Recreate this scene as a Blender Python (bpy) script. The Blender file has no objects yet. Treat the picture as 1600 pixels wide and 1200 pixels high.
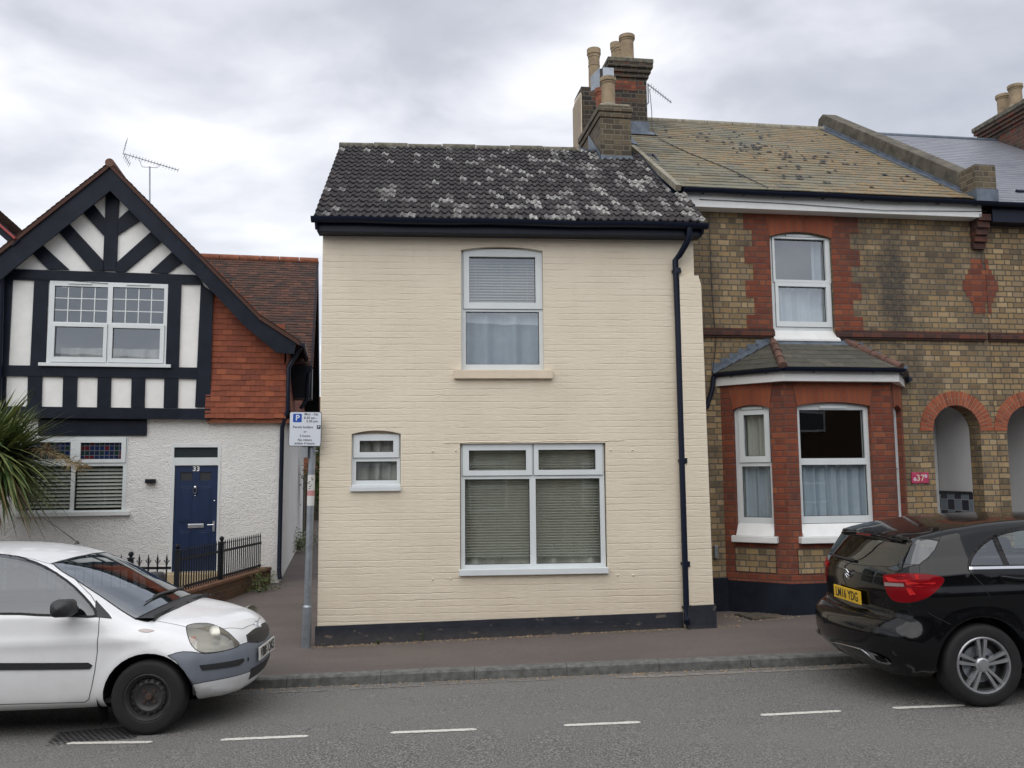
import bpy, bmesh, math, random
import numpy as np
from math import sin, cos, radians, pi, sqrt, atan2, tan, floor
from mathutils import Vector, Matrix
from mathutils.geometry import tessellate_polygon

SC = bpy.context.scene
# ------------------------------------------------------------ camera
FPX, PITCH, ROLL, CH = 1350.0, radians(5.92), radians(.49), 1.93
_sp, _cp, _sr, _cr = sin(PITCH), cos(PITCH), sin(ROLL), cos(ROLL)
FW = Vector((0, _cp, _sp)); _U0 = Vector((0, -_sp, _cp)); _R0 = Vector((1, 0, 0))
RT = _cr*_R0 - _sr*_U0; UP = _cr*_U0 + _sr*_R0
cam_d = bpy.data.cameras.new('camera'); cam = bpy.data.objects.new('camera', cam_d)
SC.collection.objects.link(cam); SC.camera = cam
cam.matrix_world = Matrix(((RT.x, UP.x, -FW.x, 0), (RT.y, UP.y, -FW.y, 0), (RT.z, UP.z, -FW.z, CH), (0, 0, 0, 1)))
cam_d.sensor_width = 36; cam_d.lens = FPX/1600*36; cam_d.clip_start = .05; cam_d.clip_end = 2000
# ------------------------------------------------------------ world, sun, exposure
SUN_EL, SUN_AZ = radians(52), radians(200)     # azimuth from +Y clockwise: behind the camera, a little left
W = bpy.data.worlds.new('World'); SC.world = W; W.use_nodes = True
wt = W.node_tree; wt.nodes.clear()
def wn(ty, **k):
    n = wt.nodes.new('ShaderNode'+ty)
    for a, b in k.items(): setattr(n, a, b)
    return n
wo = wn('OutputWorld'); mixs = wn('MixShader'); bgs = wn('Background'); bgc = wn('Background')
sky = wn('TexSky', sky_type='NISHITA', sun_disc=False, sun_elevation=SUN_EL, sun_rotation=SUN_AZ)
wt.links.new(sky.outputs[0], bgs.inputs[0]); bgs.inputs[1].default_value = .09
tc = wn('TexCoord'); sx = wn('SeparateXYZ'); wt.links.new(tc.outputs['Generated'], sx.inputs[0])
def wmath(op, a, b, c=None):
    n = wn('Math', operation=op)
    for i, v in enumerate((a, b) if c is None else (a, b, c)):
        if hasattr(v, 'links'): wt.links.new(v, n.inputs[i])
        else: n.inputs[i].default_value = v
    return n.outputs[0]
zz = wmath('ADD', wmath('MAXIMUM', sx.outputs[2], .0), .22)
cxyz = wn('CombineXYZ')
wt.links.new(wmath('DIVIDE', sx.outputs[0], zz), cxyz.inputs[0]); wt.links.new(wmath('DIVIDE', sx.outputs[1], zz), cxyz.inputs[1])
def wnoise(scale, det, rough, dist, off):
    m = wn('Mapping'); m.inputs['Location'].default_value = off; m.inputs['Scale'].default_value = (.95, 1.15, 1); m.inputs['Rotation'].default_value = (0, 0, .75)
    wt.links.new(cxyz.outputs[0], m.inputs[0])
    n = wn('TexNoise'); n.inputs['Scale'].default_value = scale; n.inputs['Detail'].default_value = det
    n.inputs['Roughness'].default_value = rough; n.inputs['Distortion'].default_value = dist
    wt.links.new(m.outputs[0], n.inputs['Vector']); return n.outputs['Fac']
def wramp(f, pts):
    r = wn('ValToRGB'); e = r.color_ramp.elements
    while len(e) < len(pts): e.new(.5)
    for i, (p, c) in enumerate(pts): e[i].position = p; e[i].color = (*c, 1)
    wt.links.new(f, r.inputs[0]); return r.outputs[0]
n1 = wnoise(.95, 5, .5, .25, (3.1, 1.7, 0)); n2 = wnoise(3.0, 5, .5, .2, (7.3, 4.2, 0))
nn = wmath('ADD', wmath('MULTIPLY', n1, .60), wmath('MULTIPLY', n2, .40))
cc = wramp(nn, [(.35, (.42, .44, .50)), (.45, (.54, .56, .62)), (.525, (.74, .75, .80)), (.61, (.99, .99, 1.0))])
hz = wn('MapRange'); wt.links.new(sx.outputs[2], hz.inputs[0]); hz.inputs[1].default_value = .0; hz.inputs[2].default_value = .42; hz.inputs[3].default_value = .45; hz.inputs[4].default_value = 0
mxc = wn('Mix', data_type='RGBA'); wt.links.new(hz.outputs[0], mxc.inputs[0]); wt.links.new(cc, mxc.inputs[6]); mxc.inputs[7].default_value = (.80, .83, .88, 1)
wt.links.new(mxc.outputs[2], bgc.inputs[0]); bgc.inputs[1].default_value = .80
mixs.inputs[0].default_value = .9
wt.links.new(bgs.outputs[0], mixs.inputs[1]); wt.links.new(bgc.outputs[0], mixs.inputs[2]); wt.links.new(mixs.outputs[0], wo.inputs[0])
sd = bpy.data.lights.new('sun', 'SUN'); sun = bpy.data.objects.new('sun', sd); SC.collection.objects.link(sun)
sd.energy = 1.35; sd.angle = radians(85); sd.color = (1, .97, .93)
sun.rotation_euler = (pi/2 - SUN_EL, 0, pi - SUN_AZ + pi)
_d = Vector((sin(SUN_AZ)*cos(SUN_EL), cos(SUN_AZ)*cos(SUN_EL), sin(SUN_EL)))
sun.rotation_euler = _d.to_track_quat('Z', 'Y').to_euler()
SC.view_settings.view_transform = 'Standard'; SC.view_settings.look = 'None'; SC.view_settings.exposure = 0.62; SC.view_settings.gamma = 1
SC.render.engine = 'CYCLES'
RNG = random.Random(7)

# ------------------------------------------------------------ photo measuring helpers (a pixel of the photograph meets a real plane)
def ray(px, py):
    return FW + (px-800)/FPX*RT - (py-600)/FPX*UP
class Fr:                                                     # an upright local frame: u right, v back, z up
    def __init__(s, X, Y, deg): s.X, s.Y, s.a = X, Y, radians(deg); s.c, s.q = cos(s.a), sin(s.a)
    def loc(s, p): dx, dy = p[0]-s.X, p[1]-s.Y; return Vector((dx*s.c+dy*s.q, -dx*s.q+dy*s.c, p[2]))
    def wld(s, u, v, z=0): return Vector((s.X+u*s.c-v*s.q, s.Y+u*s.q+v*s.c, z))
    def V(s, px, py, v=0):
        r = ray(px, py); d = -r.x*s.q + r.y*s.c; t = (v - s.X*s.q + s.Y*s.c)/d
        return s.loc((r.x*t, r.y*t, CH+r.z*t))
    def U(s, px, py, u):
        r = ray(px, py); d = r.x*s.c + r.y*s.q; t = (u + s.X*s.c + s.Y*s.q)/d
        return s.loc((r.x*t, r.y*t, CH+r.z*t))
    def R(s, x0, y0, x1, y1, v=0):                            # squared-up rectangle u0,u1,z0,z1
        ym, xm = (y0+y1)/2, (x0+x1)/2
        return (s.V(x0, ym, v).x, s.V(x1, ym, v).x, s.V(xm, y1, v).z, s.V(xm, y0, v).z)
    def P(s, pts, v=0): return [(lambda q: (q.x, q.z))(s.V(x, y, v)) for x, y in pts]
    def sub(s, u, v, deg): w = s.wld(u, v); return Fr(w.x, w.y, math.degrees(s.a)+deg)
CF = Fr(0, 10, 4.4); BF = Fr(2.585, 11.08, 8.4); LF = Fr(-4.12, 15.3, 11.3); SF = Fr(0, 0, 1.8)

# ------------------------------------------------------------ materials
class G:
    def __init__(s, name, **k):
        s.m = bpy.data.materials.new(name); s.m.use_nodes = True; s.t = s.m.node_tree
        s.b = s.t.nodes['Principled BSDF']
        for a, v in k.items(): s.set(s.b, a.replace('_', ' '), v)
    def set(s, node, key, v):
        i = node.inputs[key]
        if hasattr(v, 'links'): s.t.links.new(v, i)
        elif hasattr(i.default_value, '__len__') and not hasattr(v, '__len__'): i.default_value = (v, v, v, 1)[:len(i.default_value)]
        elif hasattr(v, '__len__') and len(v) == 3 and len(i.default_value) == 4: i.default_value = (*v, 1)
        else: i.default_value = v
    def n(s, ty, ins=None, **props):
        n = s.t.nodes.new('ShaderNode'+ty)
        for a, b in props.items(): setattr(n, a, b)
        for k, v in (ins or {}).items(): s.set(n, k, v)
        return n
    def uv(s): return s.n('UVMap').outputs[0]
    def ob(s): return s.n('TexCoord').outputs['Object']
    def M(s, op, a, b=0.0, c=None):
        d = {0: a, 1: b}
        if c is not None: d[2] = c
        return s.n('Math', d, operation=op).outputs[0]
    def noise(s, vec, scale, det=4, rough=.5, dist=0): return s.n('TexNoise', {'Vector': vec, 'Scale': scale, 'Detail': det, 'Roughness': rough, 'Distortion': dist}).outputs['Fac']
    def ramp(s, f, pts, interp='LINEAR'):
        n = s.n('ValToRGB', {0: f}); n.color_ramp.interpolation = interp; e = n.color_ramp.elements
        while len(e) < len(pts): e.new(.5)
        for i, (p, c) in enumerate(pts):
            e[i].position = p; e[i].color = (*c, 1) if hasattr(c, '__len__') else (c, c, c, 1)
        return n.outputs[0]
    def mix(s, f, a, b, mode='MIX'): return s.n('Mix', {0: f, 6: a, 7: b}, data_type='RGBA', blend_type=mode).outputs[2]
    def scale(s, vec, sc, loc=(0, 0, 0)): return s.n('Mapping', {'Vector': vec, 'Scale': sc, 'Location': loc}).outputs[0]
    def bump(s, h, st, dist=.01, nrm=None):
        d = {'Height': h, 'Strength': st, 'Distance': dist}
        if nrm is not None: d['Normal'] = nrm
        return s.n('Bump', d).outputs[0]
    def out(s, col=None, nrm=None, rough=None):
        if col is not None: s.set(s.b, 'Base Color', col)
        if nrm is not None: s.set(s.b, 'Normal', nrm)
        if rough is not None: s.set(s.b, 'Roughness', rough)
        return s.m
    def bricks(s, vec, bw=.178, hd=.089, ch=.0765, jt=.013, wob=.004):
        """flemish bond: returns (random per brick, joint mask 1=joint, second random)"""
        if wob:
            nz = s.n('TexNoise', {'Vector': vec, 'Scale': 9., 'Detail': 2.}).outputs['Color']
            nz = s.n('VectorMath', {0: nz, 1: (.5, .5, .5)}, operation='SUBTRACT').outputs[0]
            nz = s.n('VectorMath', {0: nz, 'Scale': wob*4}, operation='SCALE').outputs[0]
            vec = s.n('VectorMath', {0: vec, 1: nz}, operation='ADD').outputs[0]
        sp = s.n('SeparateXYZ', {0: vec}); u, v = sp.outputs[0], sp.outputs[1]
        r = s.M('DIVIDE', v, ch); row = s.M('FLOOR', r); fv = s.M('MULTIPLY', s.M('FRACT', r), ch)
        per = bw+hd
        us = s.M('ADD', s.M('ADD', u, s.M('MULTIPLY', s.M('MODULO', s.M('ABSOLUTE', row), 2.), per/2)), 500*per)
        cl = s.M('FLOOR', s.M('DIVIDE', us, per)); m = s.M('SUBTRACT', us, s.M('MULTIPLY', cl, per))
        if hd > 0:
            ih = s.M('GREATER_THAN', m, bw)
            dS = s.M('MINIMUM', m, s.M('ABSOLUTE', s.M('SUBTRACT', m, bw)))
            dS = s.M('MINIMUM', dS, s.M('SUBTRACT', per, m))
            idn = s.M('ADD', s.M('MULTIPLY', cl, 2.), ih)
        else: dS = s.M('MINIMUM', m, s.M('SUBTRACT', per, m)); idn = cl
        dv = s.M('MINIMUM', fv, s.M('SUBTRACT', ch, fv))
        d = s.M('MINIMUM', dS, dv)
        joint = s.n('MapRange', {0: d, 1: jt*.35, 2: jt*.75, 3: 1., 4: 0.}).outputs[0]
        cv = s.n('CombineXYZ', {0: idn, 1: row}).outputs[0]
        wn_ = s.n('TexWhiteNoise', {0: cv}, noise_dimensions='3D')
        return wn_.outputs['Value'], joint, wn_.outputs['Color'], dv

def simple(name, col, rough=.5, metal=0., nscale=0, var=.12, bump=0, bscale=60, spec=.5, coat=0):
    g = G(name, Roughness=rough, Metallic=metal)
    g.b.inputs['Specular IOR Level'].default_value = spec
    if coat: g.b.inputs['Coat Weight'].default_value = coat; g.b.inputs['Coat Roughness'].default_value = .04
    if nscale:
        f = g.noise(g.ob(), nscale, 5, .6)
        c = g.ramp(f, [(.3, tuple(x*(1-var) for x in col)), (.7, tuple(min(1, x*(1+var)) for x in col))])
    else: c = col
    nr = g.bump(g.noise(g.ob(), bscale, 4, .6), bump, .005) if bump else None
    return g.out(c, nr)

def mat_brick(name, cols, mortar, stain=.5, bump=.6, ch=.0752, bw=.172, hd=.086, spots=(), stainc=(.05, .045, .04)):
    g = G(name, Roughness=.88); uv = g.uv()
    rnd, jt, rc, dv = g.bricks(uv, bw, hd, ch)
    c = g.ramp(rnd, [(i/(len(cols)-1), x) for i, x in enumerate(cols)])
    fine = g.noise(uv, 60, 4, .7); c = g.mix(g.M('MULTIPLY', fine, .45), c, tuple(x*.45 for x in cols[0]), 'MIX')
    c = g.mix(jt, c, mortar)
    big = g.noise(g.scale(uv, (1, .55, 1)), 1.6, 5, .65)
    st = g.n('MapRange', {0: big, 1: .46, 2: .70, 3: 0., 4: stain}).outputs[0]
    for (su, sz, ru, rz, amt) in spots:
        dd = g.n('VectorMath', {0: g.n('VectorMath', {0: uv, 1: (su, sz, 0)}, operation='SUBTRACT').outputs[0], 1: (1/ru, 1/rz, 0)}, operation='MULTIPLY').outputs[0]
        ln = g.n('VectorMath', {0: dd}, operation='LENGTH').outputs['Value']
        ln = g.M('ADD', ln, g.M('MULTIPLY', g.M('SUBTRACT', g.noise(uv, 3.5, 4, .7), .5), 1.4))
        st = g.M('MAXIMUM', st, g.n('MapRange', {0: ln, 1: .5, 2: 1.1, 3: amt, 4: 0.}).outputs[0])
    st = g.M('MULTIPLY', st, g.n('MapRange', {0: g.noise(uv, 18, 4, .7), 1: .3, 2: .6, 3: .6, 4: 1.}).outputs[0])
    c = g.mix(st, c, stainc)
    h = g.M('ADD', g.M('MULTIPLY', g.M('SUBTRACT', 1., jt), 1.), g.M('MULTIPLY', g.noise(uv, 90, 3, .7), .35))
    h = g.M('ADD', h, g.M('MULTIPLY', rnd, .25))
    return g.out(c, g.bump(h, bump, .012))

M_ = {}
YB = [(.19, .13, .065), (.38, .265, .13), (.27, .19, .10), (.48, .35, .19), (.22, .155, .085), (.33, .25, .145), (.41, .27, .125), (.15, .11, .065), (.43, .325, .195)]
M_['brick'] = mat_brick('yellow_stock_brick', YB, (.12, .108, .085), .85, spots=[(3.3, 4.7, .45, .5, .5), (2.62, 4.35, .30, 1.0, .95), (3.98, 4.55, .25, .6, .9), (3.9, 4.0, .45, .8, .5), (1.9, 3.35, .9, .16, .5), (2.75, 3.3, .25, .4, .7), (-.1, 4.4, .35, 1.0, .55)])
M_['brick_dark'] = mat_brick('sooty_brick', [(.018, .016, .018), (.06, .045, .03), (.03, .022, .02), (.10, .075, .04), (.16, .035, .022)], (.11, .10, .075), .5)
M_['brick_grey'] = mat_brick('weathered_stack_brick', [(.055, .045, .03), (.16, .12, .07), (.09, .07, .045), (.19, .145, .085)], (.17, .15, .115), .6)
RB = [(.22, .052, .024), (.15, .036, .02), (.29, .075, .032), (.19, .045, .024), (.33, .10, .04)]
M_['red'] = mat_brick('red_brick', RB, (.12, .06, .045), .6, bump=.5, spots=())
M_['red_sold'] = mat_brick('red_rubbed_brick', [(.26, .065, .028), (.31, .085, .035), (.22, .055, .026)], (.20, .07, .04), .2, ch=.33, bw=.075, hd=0, bump=.3)
M_['red_dark'] = mat_brick('dark_red_brick', [(.075, .028, .022), (.055, .024, .02), (.10, .035, .022), (.17, .05, .025)], (.06, .035, .03), .3, ch=.075)

def mk_cream():
    g = G('cream_painted_brick', Roughness=.62); uv = g.uv()
    rnd, jt, rc, dv = g.bricks(uv, .225, .1125, .0745, .013, .006)
    bed = g.n('MapRange', {0: dv, 1: .001, 2: .0075, 3: 1., 4: 0.}).outputs[0]
    jt = g.M('ADD', g.M('MULTIPLY', bed, .85), g.M('MULTIPLY', jt, .15))
    msk = g.n('MapRange', {0: g.noise(g.scale(uv, (.8, 2.5, 1), (3, 1, 0)), 2.3, 4, .6), 1: .40, 2: .62, 3: .04, 4: .9}).outputs[0]
    big = g.noise(uv, 1.3, 4, .6)
    c = g.ramp(big, [(.3, (.675, .595, .465)), (.7, (.75, .67, .535))])
    c = g.mix(g.M('MULTIPLY', g.M('MULTIPLY', jt, msk), .10), c, (.42, .34, .24))
    drt = g.n('MapRange', {0: g.n('SeparateXYZ', {0: uv}).outputs[1], 1: .30, 2: .9, 3: .32, 4: 0.}).outputs[0]
    c = g.mix(g.M('MULTIPLY', drt, g.noise(g.scale(uv, (4, 1, 1)), 3, 5, .7)), c, (.40, .33, .24))
    strk = g.n('MapRange', {0: g.noise(g.scale(uv, (7, .5, 1)), 1.6, 5, .7), 1: .5, 2: .72, 3: 0., 4: .09}).outputs[0]
    c = g.mix(strk, c, (.50, .42, .31))
    h = g.M('MULTIPLY', g.M('MULTIPLY', jt, msk), -1.)
    h = g.M('ADD', h, g.M('MULTIPLY', g.M('MULTIPLY', rnd, msk), .22))
    h = g.M('ADD', h, g.M('MULTIPLY', g.noise(g.scale(uv, (1, 3.2, 1)), 9, 4, .6), .9))
    n1 = g.bump(h, .52, .010)
    n2 = g.bump(g.noise(uv, 110, 3, .6), .12, .004, n1)
    return g.out(c, n2)
M_['cream'] = mk_cream()
def mk_render():
    g = G('white_roughcast', Roughness=.85); uv = g.uv()
    f = g.noise(uv, 1.2, 4, .6); low = g.n('MapRange', {0: g.n('SeparateXYZ', {0: uv}).outputs[1], 1: .1, 2: 1.4, 3: .30, 4: 0.}).outputs[0]
    c = g.ramp(f, [(.3, (.77, .77, .76)), (.7, (.86, .86, .85))]); c = g.mix(g.M('MULTIPLY', low, g.noise(g.scale(uv, (3, 1, 1)), 3, 4, .6)), c, (.45, .42, .38))
    h = g.M('ADD', g.noise(g.scale(uv, (1, 1.4, 1)), 34, 3, .6), g.M('MULTIPLY', g.noise(uv, 13, 3, .6), .8))
    return g.out(c, g.bump(h, 1., .03))
M_['render'] = mk_render()
def mk_black():
    g = G('black_gloss_timber_paint', Roughness=.5); g.b.inputs['Specular IOR Level'].default_value = .18; o = g.ob()
    c = g.ramp(g.noise(o, 4, 5, .6), [(.3, (.005, .008, .016)), (.7, (.011, .016, .028))])
    return g.out(c, g.bump(g.noise(g.scale(o, (1, 1, 9)), 8, 3, .5), .15, .01))
M_['black'] = mk_black()
M_['plinth'] = simple('black_plinth_paint', (.010, .013, .022), .6, spec=.2, nscale=3, var=.5, bump=.35, bscale=25)
def mk_plinth2():
    g = G('flaking_black_plinth_paint', Roughness=.62); uv = g.uv()
    c = g.ramp(g.noise(uv, 6, 5, .6), [(.3, (.007, .010, .018)), (.7, (.018, .022, .034))])
    fl = g.n('MapRange', {0: g.noise(g.scale(uv, (1, 2.2, 1)), 5, 5, .65), 1: .61, 2: .65, 3: 0., 4: .7}).outputs[0]
    c = g.mix(fl, c, (.16, .13, .10))
    lo = g.n('MapRange', {0: g.n('SeparateXYZ', {0: uv}).outputs[1], 1: .10, 2: .22, 3: .5, 4: 0.}).outputs[0]
    c = g.mix(g.M('MULTIPLY', lo, g.noise(uv, 14, 4, .6)), c, (.14, .12, .10))
    return g.out(c, g.bump(g.noise(uv, 25, 4, .6), .4, .01))
M_['plinth2'] = mk_plinth2()
M_['upvc'] = simple('white_upvc', (.66, .70, .71), .30, nscale=3, var=.05)
M_['white'] = simple('white_gloss_paint', (.74, .75, .74), .38, nscale=4, var=.07, bump=.06, bscale=30)
M_['sillstone'] = simple('cream_painted_stone', (.66, .56, .43), .6, nscale=6, var=.08, bump=.2, bscale=40)
M_['gasket'] = simple('dark_window_seal', (.02, .02, .02), .6)
M_['lead'] = simple('weathered_lead', (.11, .135, .17), .5, .25, nscale=7, var=.35, bump=.3, bscale=14)
M_['conc'] = simple('mortar_concrete', (.24, .22, .17), .9, nscale=9, var=.35, bump=.5, bscale=35)
M_['concdark'] = simple('lichened_parapet_render', (.095, .085, .065), .92, nscale=6, var=.5, bump=.6, bscale=22)
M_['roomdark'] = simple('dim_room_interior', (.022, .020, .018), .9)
M_['panelwhite'] = simple('white_gable_panel_paint', (.80, .80, .78), .8, nscale=5, var=.05, bump=.35, bscale=28)
M_['porchwhite'] = simple('white_porch_paint', (.62, .62, .62), .6, nscale=2, var=.05)
M_['curtain'] = simple('net_curtain', (.44, .51, .60), .9, nscale=9, var=.06)
M_['drape'] = simple('beige_curtain', (.50, .50, .46), .9, nscale=5, var=.1)
M_['drape2'] = simple('grey_curtain', (.44, .43, .42), .9, nscale=5, var=.15)
M_['blind'] = simple('venetian_blind_slats', (.42, .42, .38), .5)
M_['blindw'] = simple('white_slatted_blind', (.60, .61, .58), .5)
M_['chrome'] = simple('chrome', (.72, .73, .75), .12, 1.0)
M_['steel'] = simple('galvanised_steel', (.30, .33, .36), .45, .7, nscale=12, var=.2)
M_['iron'] = simple('black_iron_paint', (.008, .010, .014), .5, spec=.25)
M_['blackplastic'] = simple('black_plastic', (.022, .023, .025), .5, nscale=30, var=.2)
M_['gutterp'] = simple('black_gutter_plastic', (.006, .010, .024), .4, spec=.25)
M_['terrac'] = simple('terracotta', (.22, .075, .04), .85, nscale=9, var=.35, bump=.4, bscale=30)
M_['pot'] = simple('buff_clay_pot', (.27, .205, .13), .85, nscale=6, var=.35, bump=.3, bscale=30)
M_['ridge_c'] = simple('lichened_concrete_ridge', (.12, .11, .085), .95, nscale=12, var=.6, bump=.5, bscale=30)
M_['bluedoor'] = simple('navy_door_paint', (.006, .021, .070), .38, nscale=3, var=.1)
M_['letterblack'] = simple('black_lettering', (.012, .012, .014), .5)
M_['signwhite'] = simple('sign_white', (.62, .66, .72), .35)
M_['signblue'] = simple('sign_blue', (.01, .07, .36), .35)
M_['pink'] = simple('pink_plaque', (.42, .045, .11), .4, nscale=14, var=.4)
M_['lilac'] = simple('pale_plaque_flower', (.62, .5, .6), .5)

def mk_glass(name, refl=.16, tint=(.83, .86, .84), rough=.0, wav=.0):
    g = G(name); t = g.t; t.nodes.remove(g.b); o = t.nodes['Material Output']
    tr = g.n('BsdfTransparent', {0: tint}); gl = g.n('BsdfGlossy', {'Color': (.92, .96, 1.), 'Roughness': rough})
    if wav: t.links.new(g.bump(g.noise(g.ob(), 1.6, 2, .4), wav, .02), gl.inputs['Normal'])
    io = g.n('MapRange', {0: g.n('NewGeometry').outputs['Backfacing'], 1: 0., 2: 1., 3: 1.5, 4: 1/1.5}).outputs[0]   # same reflectance from both sides of the pane
    fr = g.n('Fresnel', {'IOR': io}); f = g.M('MINIMUM', g.M('ADD', g.M('MULTIPLY', fr.outputs[0], 1.1), refl), 1.)
    mx = g.n('MixShader', {0: f, 1: tr.outputs[0], 2: gl.outputs[0]}); t.links.new(mx.outputs[0], o.inputs[0]); return g.m
M_['glass'] = mk_glass('window_glass', .05, wav=.05)
M_['glassup'] = mk_glass('upper_window_glass', .20, wav=.05)
M_['carglass'] = mk_glass('car_glass', .20, (.50, .58, .57)); M_['carside'] = mk_glass('car_side_glass', .07, (.22, .27, .30)); M_['carglass2'] = mk_glass('clear_car_glass', .12, (.72, .80, .77))
M_['cardark'] = mk_glass('privacy_glass', .06, (.22, .25, .25))
def mk_stained():
    g = G('stained_glass', Roughness=.1); uv = g.uv()
    sp = g.n('SeparateXYZ', {0: uv}); cx, cy = g.M('DIVIDE', sp.outputs[0], .078), g.M('DIVIDE', sp.outputs[1], .082)
    w = g.n('TexWhiteNoise', {0: g.n('CombineXYZ', {0: g.M('FLOOR', cx), 1: g.M('FLOOR', cy)}).outputs[0]}, noise_dimensions='3D').outputs['Value']
    c = g.ramp(w, [(0, (.010, .018, .07)), (.35, (.010, .028, .026)), (.6, (.085, .010, .018)), (.8, (.012, .018, .05))], 'CONSTANT')
    d = g.M('MINIMUM', g.M('MINIMUM', g.M('FRACT', cx), g.M('SUBTRACT', 1., g.M('FRACT', cx))), g.M('MINIMUM', g.M('FRACT', cy), g.M('SUBTRACT', 1., g.M('FRACT', cy))))
    c = g.mix(g.M('LESS_THAN', d, .07), c, (.12, .13, .15)); return g.out(c)
M_['stained'] = mk_stained()

def tint(g): return g.n('Attribute', {}, attribute_name='tint').outputs['Fac']
def mk_tiles_conc():
    g = G('concrete_roof_tiles', Roughness=.9); o = g.ob(); t = tint(g)
    c = g.ramp(t, [(0, (.012, .011, .014)), (.35, (.026, .021, .024)), (.6, (.042, .034, .036)), (.78, (.07, .065, .066)), (.86, (.17, .165, .16)), (1., (.44, .44, .42))])
    c = g.mix(g.n('MapRange', {0: g.noise(o, 30, 4, .7), 1: .45, 2: .53, 3: .8, 4: 0.}).outputs[0], c, (.030, .026, .028))
    sp = g.n('MapRange', {0: g.noise(o, 42, 4, .75), 1: .56, 2: .62, 3: 0., 4: .45}).outputs[0]
    c = g.mix(sp, c, (.20, .20, .18)); mo = g.n('MapRange', {0: g.noise(o, 16, 4, .7), 1: .62, 2: .7, 3: 0., 4: .6}).outputs[0]
    c = g.mix(mo, c, (.055, .06, .03))
    return g.out(c, g.bump(g.noise(o, 60, 4, .7), .6, .006))
M_['tconc'] = mk_tiles_conc()
def mk_slate():
    g = G('lichened_slates', Roughness=.7); o = g.ob(); t = tint(g)
    c = g.ramp(t, [(0, (.095, .088, .062)), (.4, (.135, .125, .085)), (.75, (.17, .16, .11)), (1., (.12, .118, .098))])
    m = g.M('ADD', g.noise(g.scale(o, (.8, 1, 1)), 1.2, 6, .7), g.n('MapRange', {0: g.n('SeparateXYZ', {0: o}).outputs[0], 1: 0., 2: 3.6, 3: -.07, 4: .09}).outputs[0])
    orange = g.n('MapRange', {0: m, 1: .41, 2: .55, 3: 0., 4: 1.}).outputs[0]
    orange = g.M('MULTIPLY', orange, g.n('MapRange', {0: g.noise(o, 14, 5, .75), 1: .44, 2: .58, 3: 0., 4: 1.}).outputs[0])
    c = g.mix(g.M('MULTIPLY', orange, .92), c, (.25, .15, .055))
    pale = g.n('MapRange', {0: g.noise(o, 26, 5, .8), 1: .55, 2: .65, 3: 0., 4: .5}).outputs[0]
    c = g.mix(pale, c, (.29, .29, .20)); dk = g.n('MapRange', {0: g.noise(o, 5, 5, .8), 1: .58, 2: .68, 3: 0., 4: .6}).outputs[0]; c = g.mix(dk, c, (.055, .055, .045))
    return g.out(c, g.bump(g.noise(o, 40, 4, .7), .4, .004))
M_['slate'] = mk_slate()
def mk_tint_mat(name, cols, rough=.8, nscale=30, amt=.4, alt=(.05, .04, .03), bump=.4):
    g = G(name, Roughness=rough); o = g.ob(); t = tint(g)
    c = g.ramp(t, [(i/(len(cols)-1), x) for i, x in enumerate(cols)])
    c = g.mix(g.n('MapRange', {0: g.noise(o, nscale, 4, .7), 1: .45, 2: .65, 3: 0., 4: amt}).outputs[0], c, alt)
    return g.out(c, g.bump(g.noise(o, 50, 4, .7), bump, .005))
M_['slatenew'] = mk_tint_mat('smooth_grey_slates', [(.16, .17, .20), (.20, .21, .24), (.18, .19, .22)], .45, 6, .15, (.10, .11, .13), .1)
M_['baytile'] = mk_tint_mat('bay_roof_slates', [(.062, .058, .046), (.09, .085, .066), (.072, .068, .056), (.11, .10, .08)], .8, 12, .5, (.035, .038, .03))
M_['clay'] = mk_tint_mat('weathered_clay_tiles', [(.028, .019, .016), (.068, .030, .021), (.10, .040, .026), (.045, .026, .02), (.13, .052, .03)], .85, 20, .5, (.03, .024, .02))
M_['claywall'] = mk_tint_mat('hung_clay_tiles', [(.155, .038, .019), (.235, .060, .026), (.18, .045, .021), (.29, .080, .033)], .8, 24, .3, (.11, .03, .02))

def mk_asphalt():
    g = G('asphalt', Roughness=.88); o = g.ob()
    sp = g.noise(o, 75, 2, .7); mid = g.noise(o, 22, 4, .7); big = g.noise(g.scale(o, (.35, 1, 1)), .9, 5, .6)
    c = g.ramp(sp, [(.34, (.04, .038, .036)), (.50, (.128, .126, .122)), (.64, (.31, .305, .29))])
    c = g.mix(g.n('MapRange', {0: mid, 1: .35, 2: .65, 3: .0, 4: .25}).outputs[0], c, (.085, .081, .078))
    c = g.mix(g.n('MapRange', {0: big, 1: .38, 2: .62, 3: 0., 4: .55}).outputs[0], c, (.17, .162, .15))
    dk = g.n('MapRange', {0: g.noise(o, 5, 5, .75), 1: .64, 2: .72, 3: 0., 4: .5}).outputs[0]
    c = g.mix(dk, c, (.04, .038, .036))
    return g.out(c, g.bump(g.M('ADD', sp, mid), .8, .008))
M_['asphalt'] = mk_asphalt()
def mk_pave():
    g = G('pavement_tarmac', Roughness=.9); o = g.ob()
    sp = g.noise(o, 150, 3, .8); big = g.noise(g.scale(o, (.6, 1.4, 1)), 1.1, 5, .65)
    c = g.ramp(sp, [(.32, (.06, .048, .045)), (.5, (.120, .100, .090)), (.68, (.23, .19, .17))])
    c = g.mix(g.n('MapRange', {0: big, 1: .40, 2: .62, 3: 0., 4: .55}).outputs[0], c, (.088, .074, .069))
    lt = g.n('MapRange', {0: g.noise(o, 7, 5, .8), 1: .60, 2: .72, 3: 0., 4: .40}).outputs[0]
    c = g.mix(lt, c, (.17, .13, .10))
    return g.out(c, g.bump(g.M('ADD', sp, g.M('MULTIPLY', g.noise(o, 3, 4, .6), 1.5)), .6, .008))
M_['pave'] = mk_pave()
M_['kerb'] = simple('kerb_concrete', (.12, .122, .115), .9, nscale=14, var=.4, bump=.3, bscale=90)
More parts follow.
